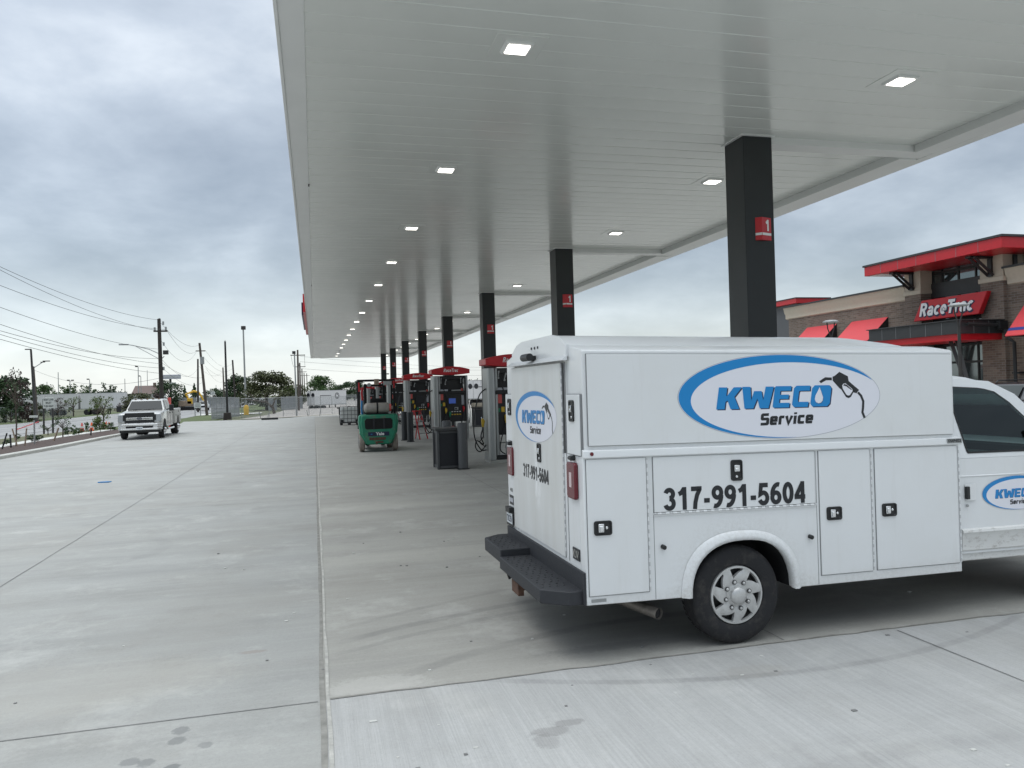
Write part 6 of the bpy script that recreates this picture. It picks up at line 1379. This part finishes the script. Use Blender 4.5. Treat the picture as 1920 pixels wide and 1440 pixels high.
# wires from an unseen pole nearer the camera to the tall dark pole
WY = 45.5; x0y = at(0, 500, WY)
names_ = ['topmost of the wires running left from the tall dark pole', 'second highest wire running left from the tall dark pole', 'third highest wire running left, to the crossarm of the tall dark pole',
          'single wire crossing the sky midway up the tall dark pole', 'upper wire of the low bundle running left past the roadside lamp posts', 'second wire of the low bundle running left', 'third wire of the low bundle running left', 'lowest wire of the low bundle running left']
for k, (py0, (pxe, pye), sag) in enumerate(((500, (299, 600), 1.5), (506, (290, 619), 1.4), (535, (312, 618), 1.5), (576, (302, 655), 1.2), (608, (302, 682), 1.1), (620, (301, 672), 1.3), (627, (301, 690), 1.0), (636, (301, 700), 0.8))):
    e = at(pxe, pye, 76); P = at(0, py0, WY); s0 = (76 - WY) / (76 - 22.0)       # share of the span from the dark pole
    z_at = P.z; s = s0; zn = (z_at + 4 * sag * s * (1 - s) - e.z * (1 - s)) / s
    xn = (P.x - e.x * (1 - s)) / s
    wire((xn, 22.0, zn), e, sag, names_[k], 0.013)
pairs = [((302, 606), 76, (373, 647), 122, 0.9, 'wire from the top of the tall dark pole to the leaning pole'), ((312, 618), 76, (367, 659), 122, 1.0, 'wire from the crossarm of the tall dark pole to the leaning pole'), ((303, 640), 76, (368, 660), 122, 1.6, 'lower sagging wire between the tall dark pole and the leaning pole'),
         ((303, 680), 76, (379, 708), 122, 0.5, 'steep low wire right of the tall dark pole'), ((303, 688), 76, (381, 716), 122, 1.0, 'lowest wire between the tall dark pole and the leaning pole'), ((302, 672), 76, (371, 690), 150, 1.6, 'wire from the tall dark pole to the upright dark pole'),
         ((303, 708), 76, (60, 692), 108, 1.2, 'thin wire running left to the wooden roadside lamp post'),
         ((385, 657), 122, (436, 681), 165, 1.4, 'upper wire right of the leaning pole'), ((384, 672), 122, (437, 690), 165, 1.3, 'middle wire right of the leaning pole'), ((384, 686), 122, (438, 697), 165, 1.2, 'lower wire right of the leaning pole'), ((386, 690), 122, (418, 716), 185, 0.8, 'steep wire right of the leaning pole'),
         ((371, 684), 150, (419, 696), 185, 1.5, 'wire right of the upright dark pole')]
for a, ya, c, yc, sg_, lab in pairs: wire(at(*a, ya), at(*c, yc), sg_, lab, 0.014)
for k, (py0, py1) in enumerate(((668, 688), (678, 692), (691, 701))):
    wire(at(562, py0, 150), at(1000, py1, 190), 0.8, ['upper', 'middle', 'lower'][k] + ' of three level wires seen under the far end of the canopy', 0.018)
for k in range(3): wire(rw[0] + Vector((-1.1 + 1.1 * k, 0, -0.8)), rw[1] + Vector((-1.1 + 1.1 * k, 0, -0.8)), 0.8, ['left', 'middle', 'right'][k] + ' wire between the nearest two poles of the row by the canopy corner', 0.025)

# ================================================================== TREES AND PLANTS
_pt = {}
def crown_mesh(kind, m, seed):
    key = (kind, m.name, seed)
    if key in _pt: return _pt[key]
    r = random.Random(seed); b = MB()
    def leaf(p, s, up=0.0):
        d = Vector((r.gauss(0, 1), r.gauss(0, 1), r.gauss(0, 1) + up)).normalized(); a = d.orthogonal().normalized(); a = Matrix.Rotation(r.uniform(0, 6.28), 3, d) @ a; c = d.cross(a); s1 = s * r.uniform(0.6, 1.35); s2 = s1 * r.uniform(0.45, 0.8)
        b.add([p - a * s1, p + c * s2, p + a * s1, p - c * s2], [(0, 1, 2, 3)])
    limbs = []
    if kind in ('round', 'broad', 'bush', 'sparse', 'mass'):
        nl = {'round': 30, 'broad': 24, 'bush': 16, 'sparse': 16, 'mass': 40}[kind]; base = {'round': 0.26, 'broad': 0.26, 'bush': 0.05, 'sparse': 0.35, 'mass': 0.10}[kind]
        for i in range(nl):
            a = r.uniform(0, 6.28); z = base + (0.94 - base) * r.random() ** 0.8; q = (z - base) / (1 - base)
            env = 0.40 * math.sqrt(max(0.02, 1 - (abs(q - 0.35) / 0.68) ** 2.2)) * (1.15 if kind == 'broad' else 1.0); rr = env * math.sqrt(r.uniform(0.05, 1.0))
            c = Vector((rr * math.cos(a), rr * math.sin(a), z)); lr = r.uniform(0.10, 0.17) * (0.72 if kind == 'sparse' else 1.0); limbs.append((c, lr))
            cnt = {'round': 130, 'broad': 120, 'bush': 100, 'sparse': 26, 'mass': 120}[kind]
            for _ in range(cnt):
                v = Vector((r.gauss(0, 1), r.gauss(0, 1), r.gauss(0, 1))).normalized() * lr * r.uniform(0.45, 1.12); v.z *= 0.85
                leaf(c + v, 0.026 if kind != 'bush' else 0.035, 0.4)
    elif kind == 'conifer':
        for i in range(2200):
            z = r.random() ** 1.3; a = r.uniform(0, 6.28); tier = 0.72 + 0.28 * math.sin(z * 40 + a); rr = 0.48 * (1 - z) * tier * math.sqrt(r.uniform(0.1, 1)); leaf(Vector((rr * math.cos(a), rr * math.sin(a), 0.06 + 0.92 * z)), 0.03)
        limbs.append((Vector((0, 0, 0.95)), 0.02))
    elif kind == 'spray':
        for i in range(46):
            a = r.uniform(0, 6.28); el_ = r.uniform(0.1, 1.45); L = r.uniform(0.32, 0.56); o = Vector((r.uniform(-.1, .1), r.uniform(-.1, .1), r.uniform(0.25, 0.55)))
            d = Vector((math.cos(a) * math.cos(el_), math.sin(a) * math.cos(el_), math.sin(el_)))
            for k in range(42): q = r.random(); leaf(o + d * L * q + Vector((r.gauss(0, .02), r.gauss(0, .02), r.gauss(0, .02) - 0.10 * q * q)), 0.028)
        for i in range(700):
            v = Vector((r.gauss(0, .17), r.gauss(0, .17), 0.36 + r.gauss(0, .12))); leaf(v, 0.03)
        limbs = [(Vector((0, 0, 0.6)), 0.1)]
    me_o = b.build('crown', m, None, ang=180); me_c = me_o.data; bpy.data.objects.remove(me_o)
    tb = MB(); hb = 0.02 if kind == 'bush' else 0.45; tb.tube([(0, 0, -0.03), (0.01, 0, hb * 0.5), (0, 0.01, hb), (0.0, 0, min(0.8, hb + 0.3))], [0.028, 0.022, 0.016, 0.006], n=7)
    for c, lr in limbs[:14]:
        z0 = min(c.z * 0.6, hb + 0.1); tb.tube([(0, 0, z0), (c.x * 0.5, c.y * 0.5, z0 + (c.z - z0) * 0.6), tuple(c)], [0.012, 0.008, 0.003], n=5)
    me_o = tb.build('trunk', M['bark'], None, ang=60); me_t = me_o.data; bpy.data.objects.remove(me_o)
    _pt[key] = (me_c, me_t); return _pt[key]
def plant(name, cat, kind, m, loc, w, h, lab, seed=1, group=None, rz=None):
    mc, mt_ = crown_mesh(kind, m, seed)
    t = thing(name, lab, cat, loc, (loc[0] * 7.3 % 6.28) if rz is None else rz, group); t.scale = (w, w, h)
    for nm, me in (('crown' if cat == 'tree' else 'foliage', mc), ('trunk' if cat == 'tree' else 'stem', mt_)):
        o = bpy.data.objects.new(nm, me); COL.objects.link(o); o.parent = t
    return t
def tree(px, top, Y, wpx, kind, mk, lab, seed=1):
    T = at(px, top, Y); z0 = gz(Y) - 0.1; D = (Vector((T.x, T.y, CAM_H)) - Vector((0, 0, CAM_H))).dot(fwd); k = {'mass': 0.95, 'round': 0.92, 'broad': 1.05, 'bush': 0.95, 'sparse': 0.9, 'conifer': 0.85, 'spray': 0.95}[kind]
    plant('tree' if kind != 'bush' else 'bush', 'tree' if kind != 'bush' else 'bush', kind, M[mk], (T.x, Y, z0), wpx * D / F_PX / k, T.z - z0, lab, seed, 'trees and bushes beyond the lot')
for a in ((8, 706, 128, 105, 'mass', 'leaf_d', 'large dark tree at the left edge beyond the road', 2), (75, 722, 175, 56, 'mass', 'leaf_g', 'rounded green tree behind the two roadside lamp posts', 3), (28, 690, 112, 44, 'sparse', 'leaf_r', 'thin leaved reddish sapling over the fence at the left edge', 4),
          (46, 750, 118, 34, 'bush', 'leaf_r', 'dark reddish bush along the far fence, left of the road sign', 5), (20, 753, 116, 40, 'bush', 'leaf_d', 'dark green bush along the far fence at the left edge', 2), (70, 757, 118, 28, 'bush', 'leaf_o', 'olive bush behind the far fence beside the roadside lamp posts', 6),
          (128, 713, 215, 52, 'spray', 'leaf_g', 'leftmost of three spiky trees over the white trailers', 3), (163, 716, 215, 46, 'spray', 'leaf_g', 'middle of three spiky trees over the white trailers', 5), (205, 713, 215, 58, 'spray', 'leaf_d', 'rightmost of three spiky trees over the white trailers', 8),
          (108, 746, 140, 34, 'sparse', 'leaf_r', 'purple leaved small tree just right of the road sign', 7), (137, 744, 145, 40, 'sparse', 'leaf_y', 'light green small tree before the middle of the white trailers', 8), (182, 744, 120, 34, 'sparse', 'leaf_y', 'pale thin leaved young tree left of the pickup', 6), (230, 748, 140, 34, 'sparse', 'leaf_r', 'purple leaved small tree above the pickup mirror', 9),
          (262, 736, 125, 68, 'mass', 'leaf_o', 'olive bushy tree rising behind the pickup cab', 4), (292, 738, 135, 34, 'bush', 'leaf_r', 'brown bush at the foot of the tall dark utility pole', 4), (318, 716, 175, 60, 'mass', 'leaf_d', 'dark rounded tree under the far pole sign', 6),
          (346, 722, 215, 24, 'conifer', 'leaf_d', 'small pointed conifer left of the upright dark pole', 2), (364, 718, 215, 30, 'conifer', 'leaf_d', 'larger pointed conifer behind the upright dark pole', 3), (400, 728, 240, 50, 'mass', 'leaf_d', 'far dark tree between the leaning pole and the black post', 9),
          (448, 706, 190, 62, 'mass', 'leaf_d', 'layered dark tree left of the big olive tree', 10), (498, 698, 150, 104, 'mass', 'leaf_o', 'big olive brown tree left of the canopy corner', 11), (540, 722, 175, 46, 'mass', 'leaf_y', 'lighter green tree at the right foot of the big olive tree', 12),
          (556, 720, 215, 46, 'mass', 'leaf_o', 'far olive tree behind the row of poles', 4), (601, 705, 260, 56, 'round', 'leaf_g', 'dense round green tree above the trailer with a round logo', 13), (638, 722, 300, 34, 'mass', 'leaf_d', 'small dark tree just right of the dense round tree', 14), (664, 714, 280, 52, 'mass', 'leaf_d', 'dark tree just left of the forklift guard', 15),
          (884, 708, 165, 60, 'spray', 'leaf_d', 'tree whose tips show between two pumps above a white box truck', 16), (430, 736, 260, 60, 'mass', 'leaf_g', 'far green tree behind the brown wooden pole', 3), (235, 738, 260, 60, 'mass', 'leaf_d', 'far dark tree right of the three spiky trees', 10)):
    tree(*a)
# low twisted tree by the slatted fence
t = thing('twisted_tree', 'low twisted nearly bare tree before the grass past the far fence', 'tree', (*gp(507, 116), gz(116)))
b = MB(); b.tube([(0.5, 0, 0), (0.3, 0, 0.9), (-0.6, 0.2, 1.7), (-2.4, 0, 2.0), (-4.0, 0.1, 2.3)], [0.22, 0.20, 0.16, 0.10, 0.04], n=8); b.tube([(0.2, 0, 0.9), (0.6, 0, 2.0), (1.6, 0.2, 3.0)], [0.15, 0.09, 0.03], n=7); b.tube([(-0.6, 0.2, 1.6), (-0.8, 0, 2.6), (-0.3, 0.2, 3.4)], [0.1, 0.06, 0.02], n=6); b.tube([(-2, 0, 2), (-2.6, 0.3, 2.8), (-3.4, 0, 3.2)], [0.08, 0.05, 0.02], n=6); b.build('trunk', M['bark'], t)
rr_ = random.Random(4); b = MB()
for i in range(420):
    c = Vector(rr_.choice([(-0.3, 0.2, 3.4), (1.5, 0.2, 2.9), (-3.2, 0, 3.1), (-4, 0, 2.4), (0.5, 0, 2.6)])) + Vector((rr_.gauss(0, .5), rr_.gauss(0, .5), rr_.gauss(0, .35))); d = Vector((rr_.gauss(0, 1), rr_.gauss(0, 1), rr_.gauss(0, 1))).normalized(); a = d.orthogonal(); q = d.cross(a); b.add([c - a * .09, c + q * .06, c + a * .09, c - q * .06], [(0, 1, 2, 3)])
b.build('crown', M['leaf_o'], t)
# planting along the kerb
for i, (px, py, kind, mk, w, h, lab) in enumerate((
        (60, 833, 'bush', 'leaf_d', 0.7, 0.55, 'small dark shrub in the mulch beside the grey marker stake'), (32, 826, 'bush', 'leaf_g', 0.5, 0.4, 'tiny green shrub between leaning stakes at the left edge'), (74, 828, 'bush', 'leaf_d', 0.6, 0.35, 'low dark shrub left of the road sign posts'),
        (118, 822, 'sparse', 'leaf_d', 1.5, 1.6, 'leggy dark leaved shrub right of the road sign'), (128, 820, 'bush', 'leaf_d', 0.6, 0.7, 'upright dark shrub left of the orange cones'), (138, 818, 'bush', 'leaf_g', 0.5, 0.8, 'narrow green shrub left of the orange cones'), (148, 817, 'bush', 'leaf_g', 0.9, 0.5, 'low green shrub at the foot of the left orange cone'),
        (163, 815, 'bush', 'leaf_g', 0.45, 0.9, 'narrow upright shrub between the two orange cones'), (188, 812, 'bush', 'leaf_y', 1.3, 1.35, 'tall light green feathery shrub by the pickup'), (207, 809, 'bush', 'leaf_g', 1.2, 0.7, 'low green shrub touching the pickup bumper'), (90, 818, 'sparse', 'leaf_d', 1.4, 0.9, 'straggly dark shrub below the road sign'), (180, 810, 'bush', 'leaf_y', 0.6, 0.4, 'pale low shrub between the right orange cone and the feathery shrub'), (12, 838, 'bush', 'leaf_d', 0.5, 0.35, 'small shrub at the foot of the leftmost black stake'))):
    p = at(px, py); plant('shrub', 'shrub', kind, M[mk], (p.x, p.y, gz(p.y) + 0.08), w * 0.85, h * 0.72, lab, 20 + i % 4, 'shrubs in the mulch bed')
p = at(194, 806); plant('sapling', 'tree', 'sparse', M['leaf_y'], (p.x, p.y, gz(p.y) + 0.05), 2.0, 2.5, 'slender staked sapling left of the pickup', 23)

# ================================================================== ROADSIDE THINGS
def stake(px, py, tx, ty, m, r, lab, name='stake'):
    B = at(px, py); T = at(tx, ty, B.y); b = MB(); b.cyl((0, 0, -0.05), T - B, r, n=6); o = b.build(name, m, None, B)
    tag(o, lab, 'stake', 'stakes in the mulch bed')
for a in ((2, 846, 13, 812, 'black', 0.03, 'leftmost black stake leaning right'), (21, 843, 19, 815, 'black', 0.035, 'short upright black stake near the left edge'), (34, 840, 23, 804, 'wood_l', 0.03, 'pale stake leaning left, crossing a taller upright one'), (30, 840, 31, 793, 'wood', 0.03, 'tall upright brown stake near the left edge'), (46, 839, 50, 803, 'wood_l', 0.03, 'pale stake leaning right beside the grey marker stake'),
          (65, 836, 64, 788, 'galv', 0.035, 'tall upright grey marker stake'), (99, 830, 110, 802, 'wood_l', 0.04, 'thick pale stake leaning right below the road sign'), (170, 819, 171, 803, 'black', 0.04, 'short black stake under the right orange cone')):
    stake(a[0], a[1], a[2], a[3], M[a[4]], a[5], a[6])
B = at(64, 836); T = at(63, 781, B.y); b = MB(); b.box(-0.16, 0.16, -0.06, 0.06, -0.05, 0.05); tag(b.build('marker_block', M['sign_w'], None, T), 'pale block topping the tall grey marker stake', 'marker')
P0 = at(30, 806, at(30, 840).y); P1 = at(72, 791, at(30, 840).y + 3); b = MB(); mid = (P0 + P1) / 2; b.tube([P0 - mid, P1 - mid], 0.022, n=4); tag(b.build('warning_ribbon', M['red'], None, mid), 'red ribbon strung between stakes before the road', 'ribbon')
t = thing('road_sign', 'white road sign on two dark posts reading right lane must turn right', 'road sign', (*at(90, 814).xy, gz(at(90, 814).y)))
Bq = at(90, 814); rl = lambda px, py: at(px, py, Bq.y) - Vector((Bq.x, Bq.y, gz(Bq.y)))
for px in (82, 99): b = MB(); q = rl(px, 815); q2 = rl(px - 1, 748); b.tube([(q.x, 0.05, -0.1), (q2.x, 0.05, q2.z)], 0.06, n=6); b.build('post', M['darkmetal'], t)
b = MB(); a_ = rl(81, 766); c_ = rl(102, 745); b.box(a_.x, c_.x, -0.03, 0.0, a_.z, c_.z); sp_ = b.build('panel', M['sign_w'], t, bevel=0.01)
b = MB(); w_ = c_.x - a_.x; h_ = c_.z - a_.z
for k, (tx, wd) in enumerate((('RIGHT LANE', 0.84), ('MUST', 0.5), ('TURN RIGHT', 0.84))): put_text(b, tx, (a_.x + w_ * (1 - wd) / 2, -0.035, a_.z + h_ * (0.71 - 0.30 * k)), (w_ * wd, 0, 0), (0, 0, h_ * 0.19), 0, 0.02)
b.build('lettering', M['ink'], sp_)
def cone(px, py, lab, m, s=1.0):
    p = at(px, py); t = thing('traffic_cone', lab, 'traffic cone', (p.x, p.y, gz(p.y) + 0.06)); t.scale = (s, s, s)
    b = MB(); b.lathe([(0.17, 0.03), (0.05, 0.70), (0.04, 0.72), (0.0, 0.72)], (0, 0, 0), 'z', 18); b.build('cone_body', m, t)
    b = MB(); b.box(-0.2, 0.2, -0.2, 0.2, 0, 0.035); b.build('base', M['black'], t, bevel=0.02)
    b = MB(); b.lathe([(0.128, 0.30), (0.102, 0.45)], (0, 0, 0), 'z', 18); b.build('band', M['sign_w'], t)
cone(154, 811, 'faded orange cone, left of two beside the road', M['pink'], 0.8); cone(172, 810, 'bright orange cone, right of two beside the road', M['cone'], 0.8)
p = at(200, 803); t = thing('barricade', 'small orange and white barricade left of the pickup', 'barricade', (p.x, p.y, gz(p.y) + 0.05)); t.scale = (0.5, 0.5, 0.5); b = MB(); b.tube([(-0.35, 0.3, 0), (0, 0, 1.0), (0.1, -0.3, 0)], 0.04); b.build('leg', M['cone'], t); b = MB(); b.box(-0.3, 0.5, -0.06, -0.02, 0.55, 0.8, 0); b.box(0.05, 0.25, -0.065, -0.02, 0.55, 0.8, 1); b.build('board', [M['cone'], M['text_w']], t)
b = MB(); b.prism([(-0.14, 0), (0.1, -0.02), (0.16, 0.03), (0.05, 0.07), (-0.1, 0.06)], 'z', 0.0, 0.02); q = at(195, 905); tag(b.build('blue_scrap', M['decal_b'], None, (q.x, q.y, 0.004)), 'scrap of blue plastic lying on the open concrete', 'litter')
rs = random.Random(11)
b = MB()
for i in range(46):
    x, y = rs.uniform(0.3, 6.5), rs.uniform(2.6, 5.1); s = rs.uniform(0.004, 0.011); a = rs.uniform(0, 3.1); b.box(x - s * (1 + 2 * rs.random()), x + s, y - s, y + s, 0.0, s * 0.7, rs.choice((0, 1, 1)))
for i in range(40):
    x, y = rs.uniform(-3.2, 6), rs.uniform(5.3, 11); s = rs.uniform(0.005, 0.014); b.box(x - s, x + s, y - s, y + s, 0.0, s * 0.7, rs.choice((0, 1)))
tag(b.build('debris', [M['walk'], M['sawcut']], None, (0, 0, -0.004)), 'tiny scattered chips and grit on the concrete', 'grit', kind='stuff')
p = at(462, 778); t = thing('guard_post', 'thick yellow guard post by the far fence', 'guard post', (p.x + 0.0, p.y, p.z)); b = MB(); b.lathe([(0.34, 0), (0.34, 1.1), (0.22, 1.35), (0, 1.42)], (0, 0, 0), 'z', 18); b.build('sleeve', M['yellow_paint'], t)
b = MB(); b.box(-0.1, 0.1, -0.1, 0.1, 0, 2.2); p = at(318, 764, 62); tag(b.build('red_marker', M['pink'], None, (p.x, 62, gz(62)), bevel=0.02), 'faded red marker panel standing behind the pickup cab', 'marker')
b = MB(); b.box(-0.75, 0.75, -0.2, 0.2, 0.0, 0.2); p = at(506, 787); tag(b.build('wheel_stop', M['black'], None, p, bevel=0.03), 'black rubber block at the far edge of the concrete', 'wheel stop')
b = MB(); b.cyl((0, 0, 0), (0, 0, 0.85), 0.05); b.box(-0.25, 0.1, -0.06, 0.06, 0.72, 0.85); p = at(636, 778); tag(b.build('standpipe', M['darkmetal'], None, p), 'small dark standpipe left of the caged tote tank', 'pipe')
for px, tx, ty, by, lab in ((489, 486, 772, 785, 'first leaning steel post past the far fence'), (578, 575, 769, 780, 'steel post leaning left under the canopy corner'), (599, 601, 768, 779, 'steel post leaning right, left of the tote tank'), (502, 503, 775, 785, 'short steel post beside the black rubber block')):
    stake(px, by, tx, ty, M['galv'], 0.04, lab, 'steel_post')

# ================================================================== TRAILERS, TRUCKS, SIGNS FAR OFF
def trailer(lab, p, rz, L=13.5, H=2.8, logo_=False, base=1.1, group=None, Wd=2.5):
    t = thing('box_trailer', lab, 'trailer', p, rz, group); b = MB(); b.box(-Wd / 2, Wd / 2, 0, L, base, base + H); b.build('box', M['trailer'], t, bevel=0.04)
    b = MB(); b.box(-Wd / 2 - 0.02, Wd / 2 + 0.02, -0.02, 0.06, base - 0.05, base + 0.06); b.box(-Wd / 2 - 0.012, Wd / 2 + 0.012, 0.0, L, base - 0.06, base + 0.08); b.box(-Wd / 2 - 0.012, Wd / 2 + 0.012, 0.0, L, base + H - 0.06, base + H + 0.02)
    b.box(-0.03, 0.03, -0.02, 0.0, base, base + H); b.build('rail', M['galv'], t)
    for y in (1.0, 2.3):
        for s in (-1, 1): b = MB(); b.cyl((s * 0.6, y, 0.5), (s * 1.22, y, 0.5), 0.5, n=18); b.build('wheel', M['rubber'], t)
    for s in (-1, 1): b = MB(); b.box(s * 0.8 - 0.06, s * 0.8 + 0.06, L - 3, L - 2.8, 0, base); b.build('landing_leg', M['darkmetal'], t)
    if logo_:
        N = 28
        for side in (-1, 1):
            b = MB()
            for (rad_, mi, o) in ((0.62, 0, 0.012), (0.50, 1, 0.016), (0.44, 0, 0.020)): b.add([(side * (Wd / 2 + o), L - 2.6 + rad_ * math.cos(2 * math.pi * i / N), base + H * 0.60 + rad_ * math.sin(2 * math.pi * i / N)) for i in range(N)], [tuple(range(N))], mi)
            zc2 = base + H * 0.60; b.add([(side * (Wd / 2 + 0.024), L - 2.6 + y, zc2 + z) for y, z in ((-.25, -.28), (-.1, -.28), (-.1, 0), (.12, -.28), (.26, -.28), (.26, .28), (.12, .28), (.12, -.04), (-.1, .28), (-.25, .28))], [tuple(range(10))], 1)
            b.box(*sorted((side * (Wd / 2 + 0.012), side * (Wd / 2 + 0.015))), L - 7.2, L - 4.2, base + H * 0.62, base + H * 0.66, 0)
            b.build('round_logo', [M['ink'], M['text_w']], t)
        b = MB(); 
        for cx in (-0.6, 0.6): b.add([(cx + 0.42 * math.cos(2 * math.pi * i / N), -0.024, base + H * 0.68 + 0.42 * math.sin(2 * math.pi * i / N)) for i in range(N)], [tuple(range(N))])
        b.build('door_logo', M['ink'], t)
    return t
Yt = 150; p = at(583, 760, Yt); ang = R_(-45)
trailer('white box trailer with a round dark logo parked beyond the far fence', (p.x, Yt, gz(Yt) - 0.55), ang, 8.6, 2.75, True, Wd=2.0)
p = at(876, 740, 118); trailer('white box truck body with a round logo seen between two pumps', (p.x + 1.0, 118, gz(118) + 0.1), R_(-50), 5.2, 2.9, True)
for px0, px1, lab in ((14, 86, 'leftmost white trailer beyond the far road fence, behind the roadside lamp posts'), (90, 150, 'middle white trailer, seen past the road sign below the leftmost spiky tree'), (154, 236, 'rightmost white trailer, between the road sign and the pickup roof')):
    A = at(px0, 745, 158); B = at(px1, 745, 158); trailer(lab, (A.x, 158, -0.72), R_(-90), B.x - A.x, 2.9, group='white trailers parked in a row beyond the road')
# houses far behind the pickup
p = at(275, 745, 210); t = thing('house', 'low brown roofed house far behind the pickup', 'house', (p.x, 210, -0.72)); b = MB(); b.box(-3.1, 3.1, 0, 8, 0, 4.0); b.build('wall', M['trailer'], t); b = MB(); b.prism([(-0.6, 3.9), (4, 6.0), (8.6, 3.9)], 'x', -3.4, 3.4); rf_ = b.build('roof', M['orange_roof'], t); b = MB(); b.box(1, 1.6, 3, 4, 5, 6.7); b.build('chimney', M['brick'], rf_)
# pole sign far off
p = at(320, 745, 190); t = thing('pole_sign', 'far grey sign board on a pole above the dark rounded tree', 'sign', (p.x, 190, -0.72)); rl2 = lambda px, py: at(px, py, 190) - Vector((p.x, 190, -0.72))
a_, c_ = rl2(306, 711), rl2(339, 702); b = MB(); b.box(a_.x, c_.x, -0.2, 0.2, a_.z, c_.z); b.build('board', M['trim_w'], t, bevel=0.05)
b = MB(); b.box(a_.x + 0.25, c_.x - 0.25, -0.22, -0.2, a_.z + 0.4, c_.z - 0.4, 0); b.build('board_face', M['sign_w'], t)
b = MB(); x = a_.x + 0.5
rq = random.Random(3)
while x < c_.x - 0.6: w_ = rq.uniform(0.12, 0.3); b.box(x, x + w_, -0.235, -0.22, a_.z + 0.5, c_.z - 0.5 + rq.uniform(-0.1, 0.05)); x += w_ + rq.uniform(0.06, 0.2)
b.build('faint_lettering', M['seam'], t)
a2, c2 = rl2(311, 721), rl2(330, 717); b = MB(); b.box(a2.x, c2.x, -0.15, 0.15, a2.z, c2.z); b.build('lower_board', M['sign_w'], t, bevel=0.05); b = MB(); b.cyl((0, 0.2, 0), (0, 0.2, c_.z - 0.3), 0.25); b.build('pole', M['darkmetal'], t)
def panel_sign(px0, py0, px1, py1, Y, lab, posts=2):
    p = at((px0 + px1) / 2, 745, Y); t = thing('yard_sign', lab, 'sign', (p.x, Y, gz(Y))); q = lambda px, py: at(px, py, Y) - Vector((p.x, Y, gz(Y))); a, c = q(px0, py1), q(px1, py0)
    b = MB(); b.box(a.x, c.x, -0.05, 0.0, a.z, c.z); b.build('panel', M['sign_w'], t, bevel=0.02)
    b = MB()
    for k in range(3): z = a.z + (c.z - a.z) * (0.25 + 0.25 * k); b.box(a.x + 0.15, c.x - 0.15, -0.06, -0.05, z, z + (c.z - a.z) * 0.09)
    b.build('faint_lettering', M['seam'], t)
    for x in ((a.x + 0.1, c.x - 0.1) if posts == 2 else ((a.x + c.x) / 2,)): b = MB(); b.cyl((x, 0.05, 0), (x, 0.05, a.z + 0.1), 0.06); b.build('post', M['galv'], t)
panel_sign(364, 755, 377, 765, 118, 'low white board on two posts left of the leaning pole foot'); panel_sign(395, 734, 403, 741, 170, 'small white sign plate above the slatted fence', 1); panel_sign(368, 746, 374, 752, 150, 'tiny white sign plate above the low white board', 1)
# excavator
p = at(352, 752, 175); t = thing('excavator', 'yellow excavator with raised boom far behind the grey fence', 'excavator', (p.x, 175, -0.72)); t.scale = (0.8, 0.8, 0.8)
b = MB(); b.box(-2.2, 1.2, -1.2, 1.2, 1.0, 2.5); b.build('house', M['wood_l'], t, bevel=0.15)
b = MB(); b.box(0.0, 1.3, -1.2, -0.2, 1.6, 3.1); b.build('cab', M['yellow_paint'], t, bevel=0.1)
b = MB()
for y in (-1.3, 0.9): b.prism([(-2.0, 0.4), (-1.6, 0.0), (1.6, 0.0), (2.0, 0.4), (1.6, 0.85), (-1.6, 0.85)], 'y', y, y + 0.5)
b.build('track', M['under'], t)
b = MB(); b.tube([(0.5, 0.5, 2.0), (-0.5, 0.5, 4.2), (1.5, 0.5, 5.0), (2.6, 0.5, 4.7)], [0.35, 0.36, 0.34, 0.25], n=6); b.build('boom', M['yellow_paint'], t)
b = MB(); b.tube([(2.5, 0.5, 4.9), (3.4, 0.5, 3.4), (4.0, 0.5, 2.0)], [0.3, 0.26, 0.2], n=6); b.build('arm', M['yellow_paint'], t); b = MB(); b.prism([(3.5, 1.0), (4.3, 0.9), (4.5, 1.7), (4.0, 2.1)], 'y', 0.0, 1.0); b.build('bucket', M['darkmetal'], t)
# far pickup
p = at(380, 757, 165); t = thing('pickup_truck', 'tiny white pickup far off right of the low white board', 'pickup truck', (p.x, 165, -0.72)); b = MB(); loft(b, [[(-0.95, y, 0.5), (0.95, y, 0.5), (0.9, y, z), (-0.9, y, z)] for y, z in ((-2.6, 1.1), (-1.3, 1.2), (-0.6, 1.9), (0.9, 1.9), (1.2, 1.25), (3.0, 1.25))]); b.build('body', M['white_plain'], t, bevel=0.06)
b = MB(); b.add([(-0.85, -1.27, 1.25), (0.85, -1.27, 1.25), (0.75, -0.68, 1.82), (-0.75, -0.68, 1.82)], [(0, 1, 2, 3)]); o = b.build('windscreen', M['wshield'], t); o.location = (0, -0.05, 0.03); b = MB(); b.box(-0.7, 0.7, -2.65, -2.58, 0.65, 1.0); b.build('grille', M['black'], t)
for x in (-0.85, 0.85):
    for y in (-1.7, 1.8): b = MB(); b.cyl((x - 0.12, y, 0.4), (x + 0.12, y, 0.4), 0.4, n=16); b.build('wheel', M['rubber'], t)
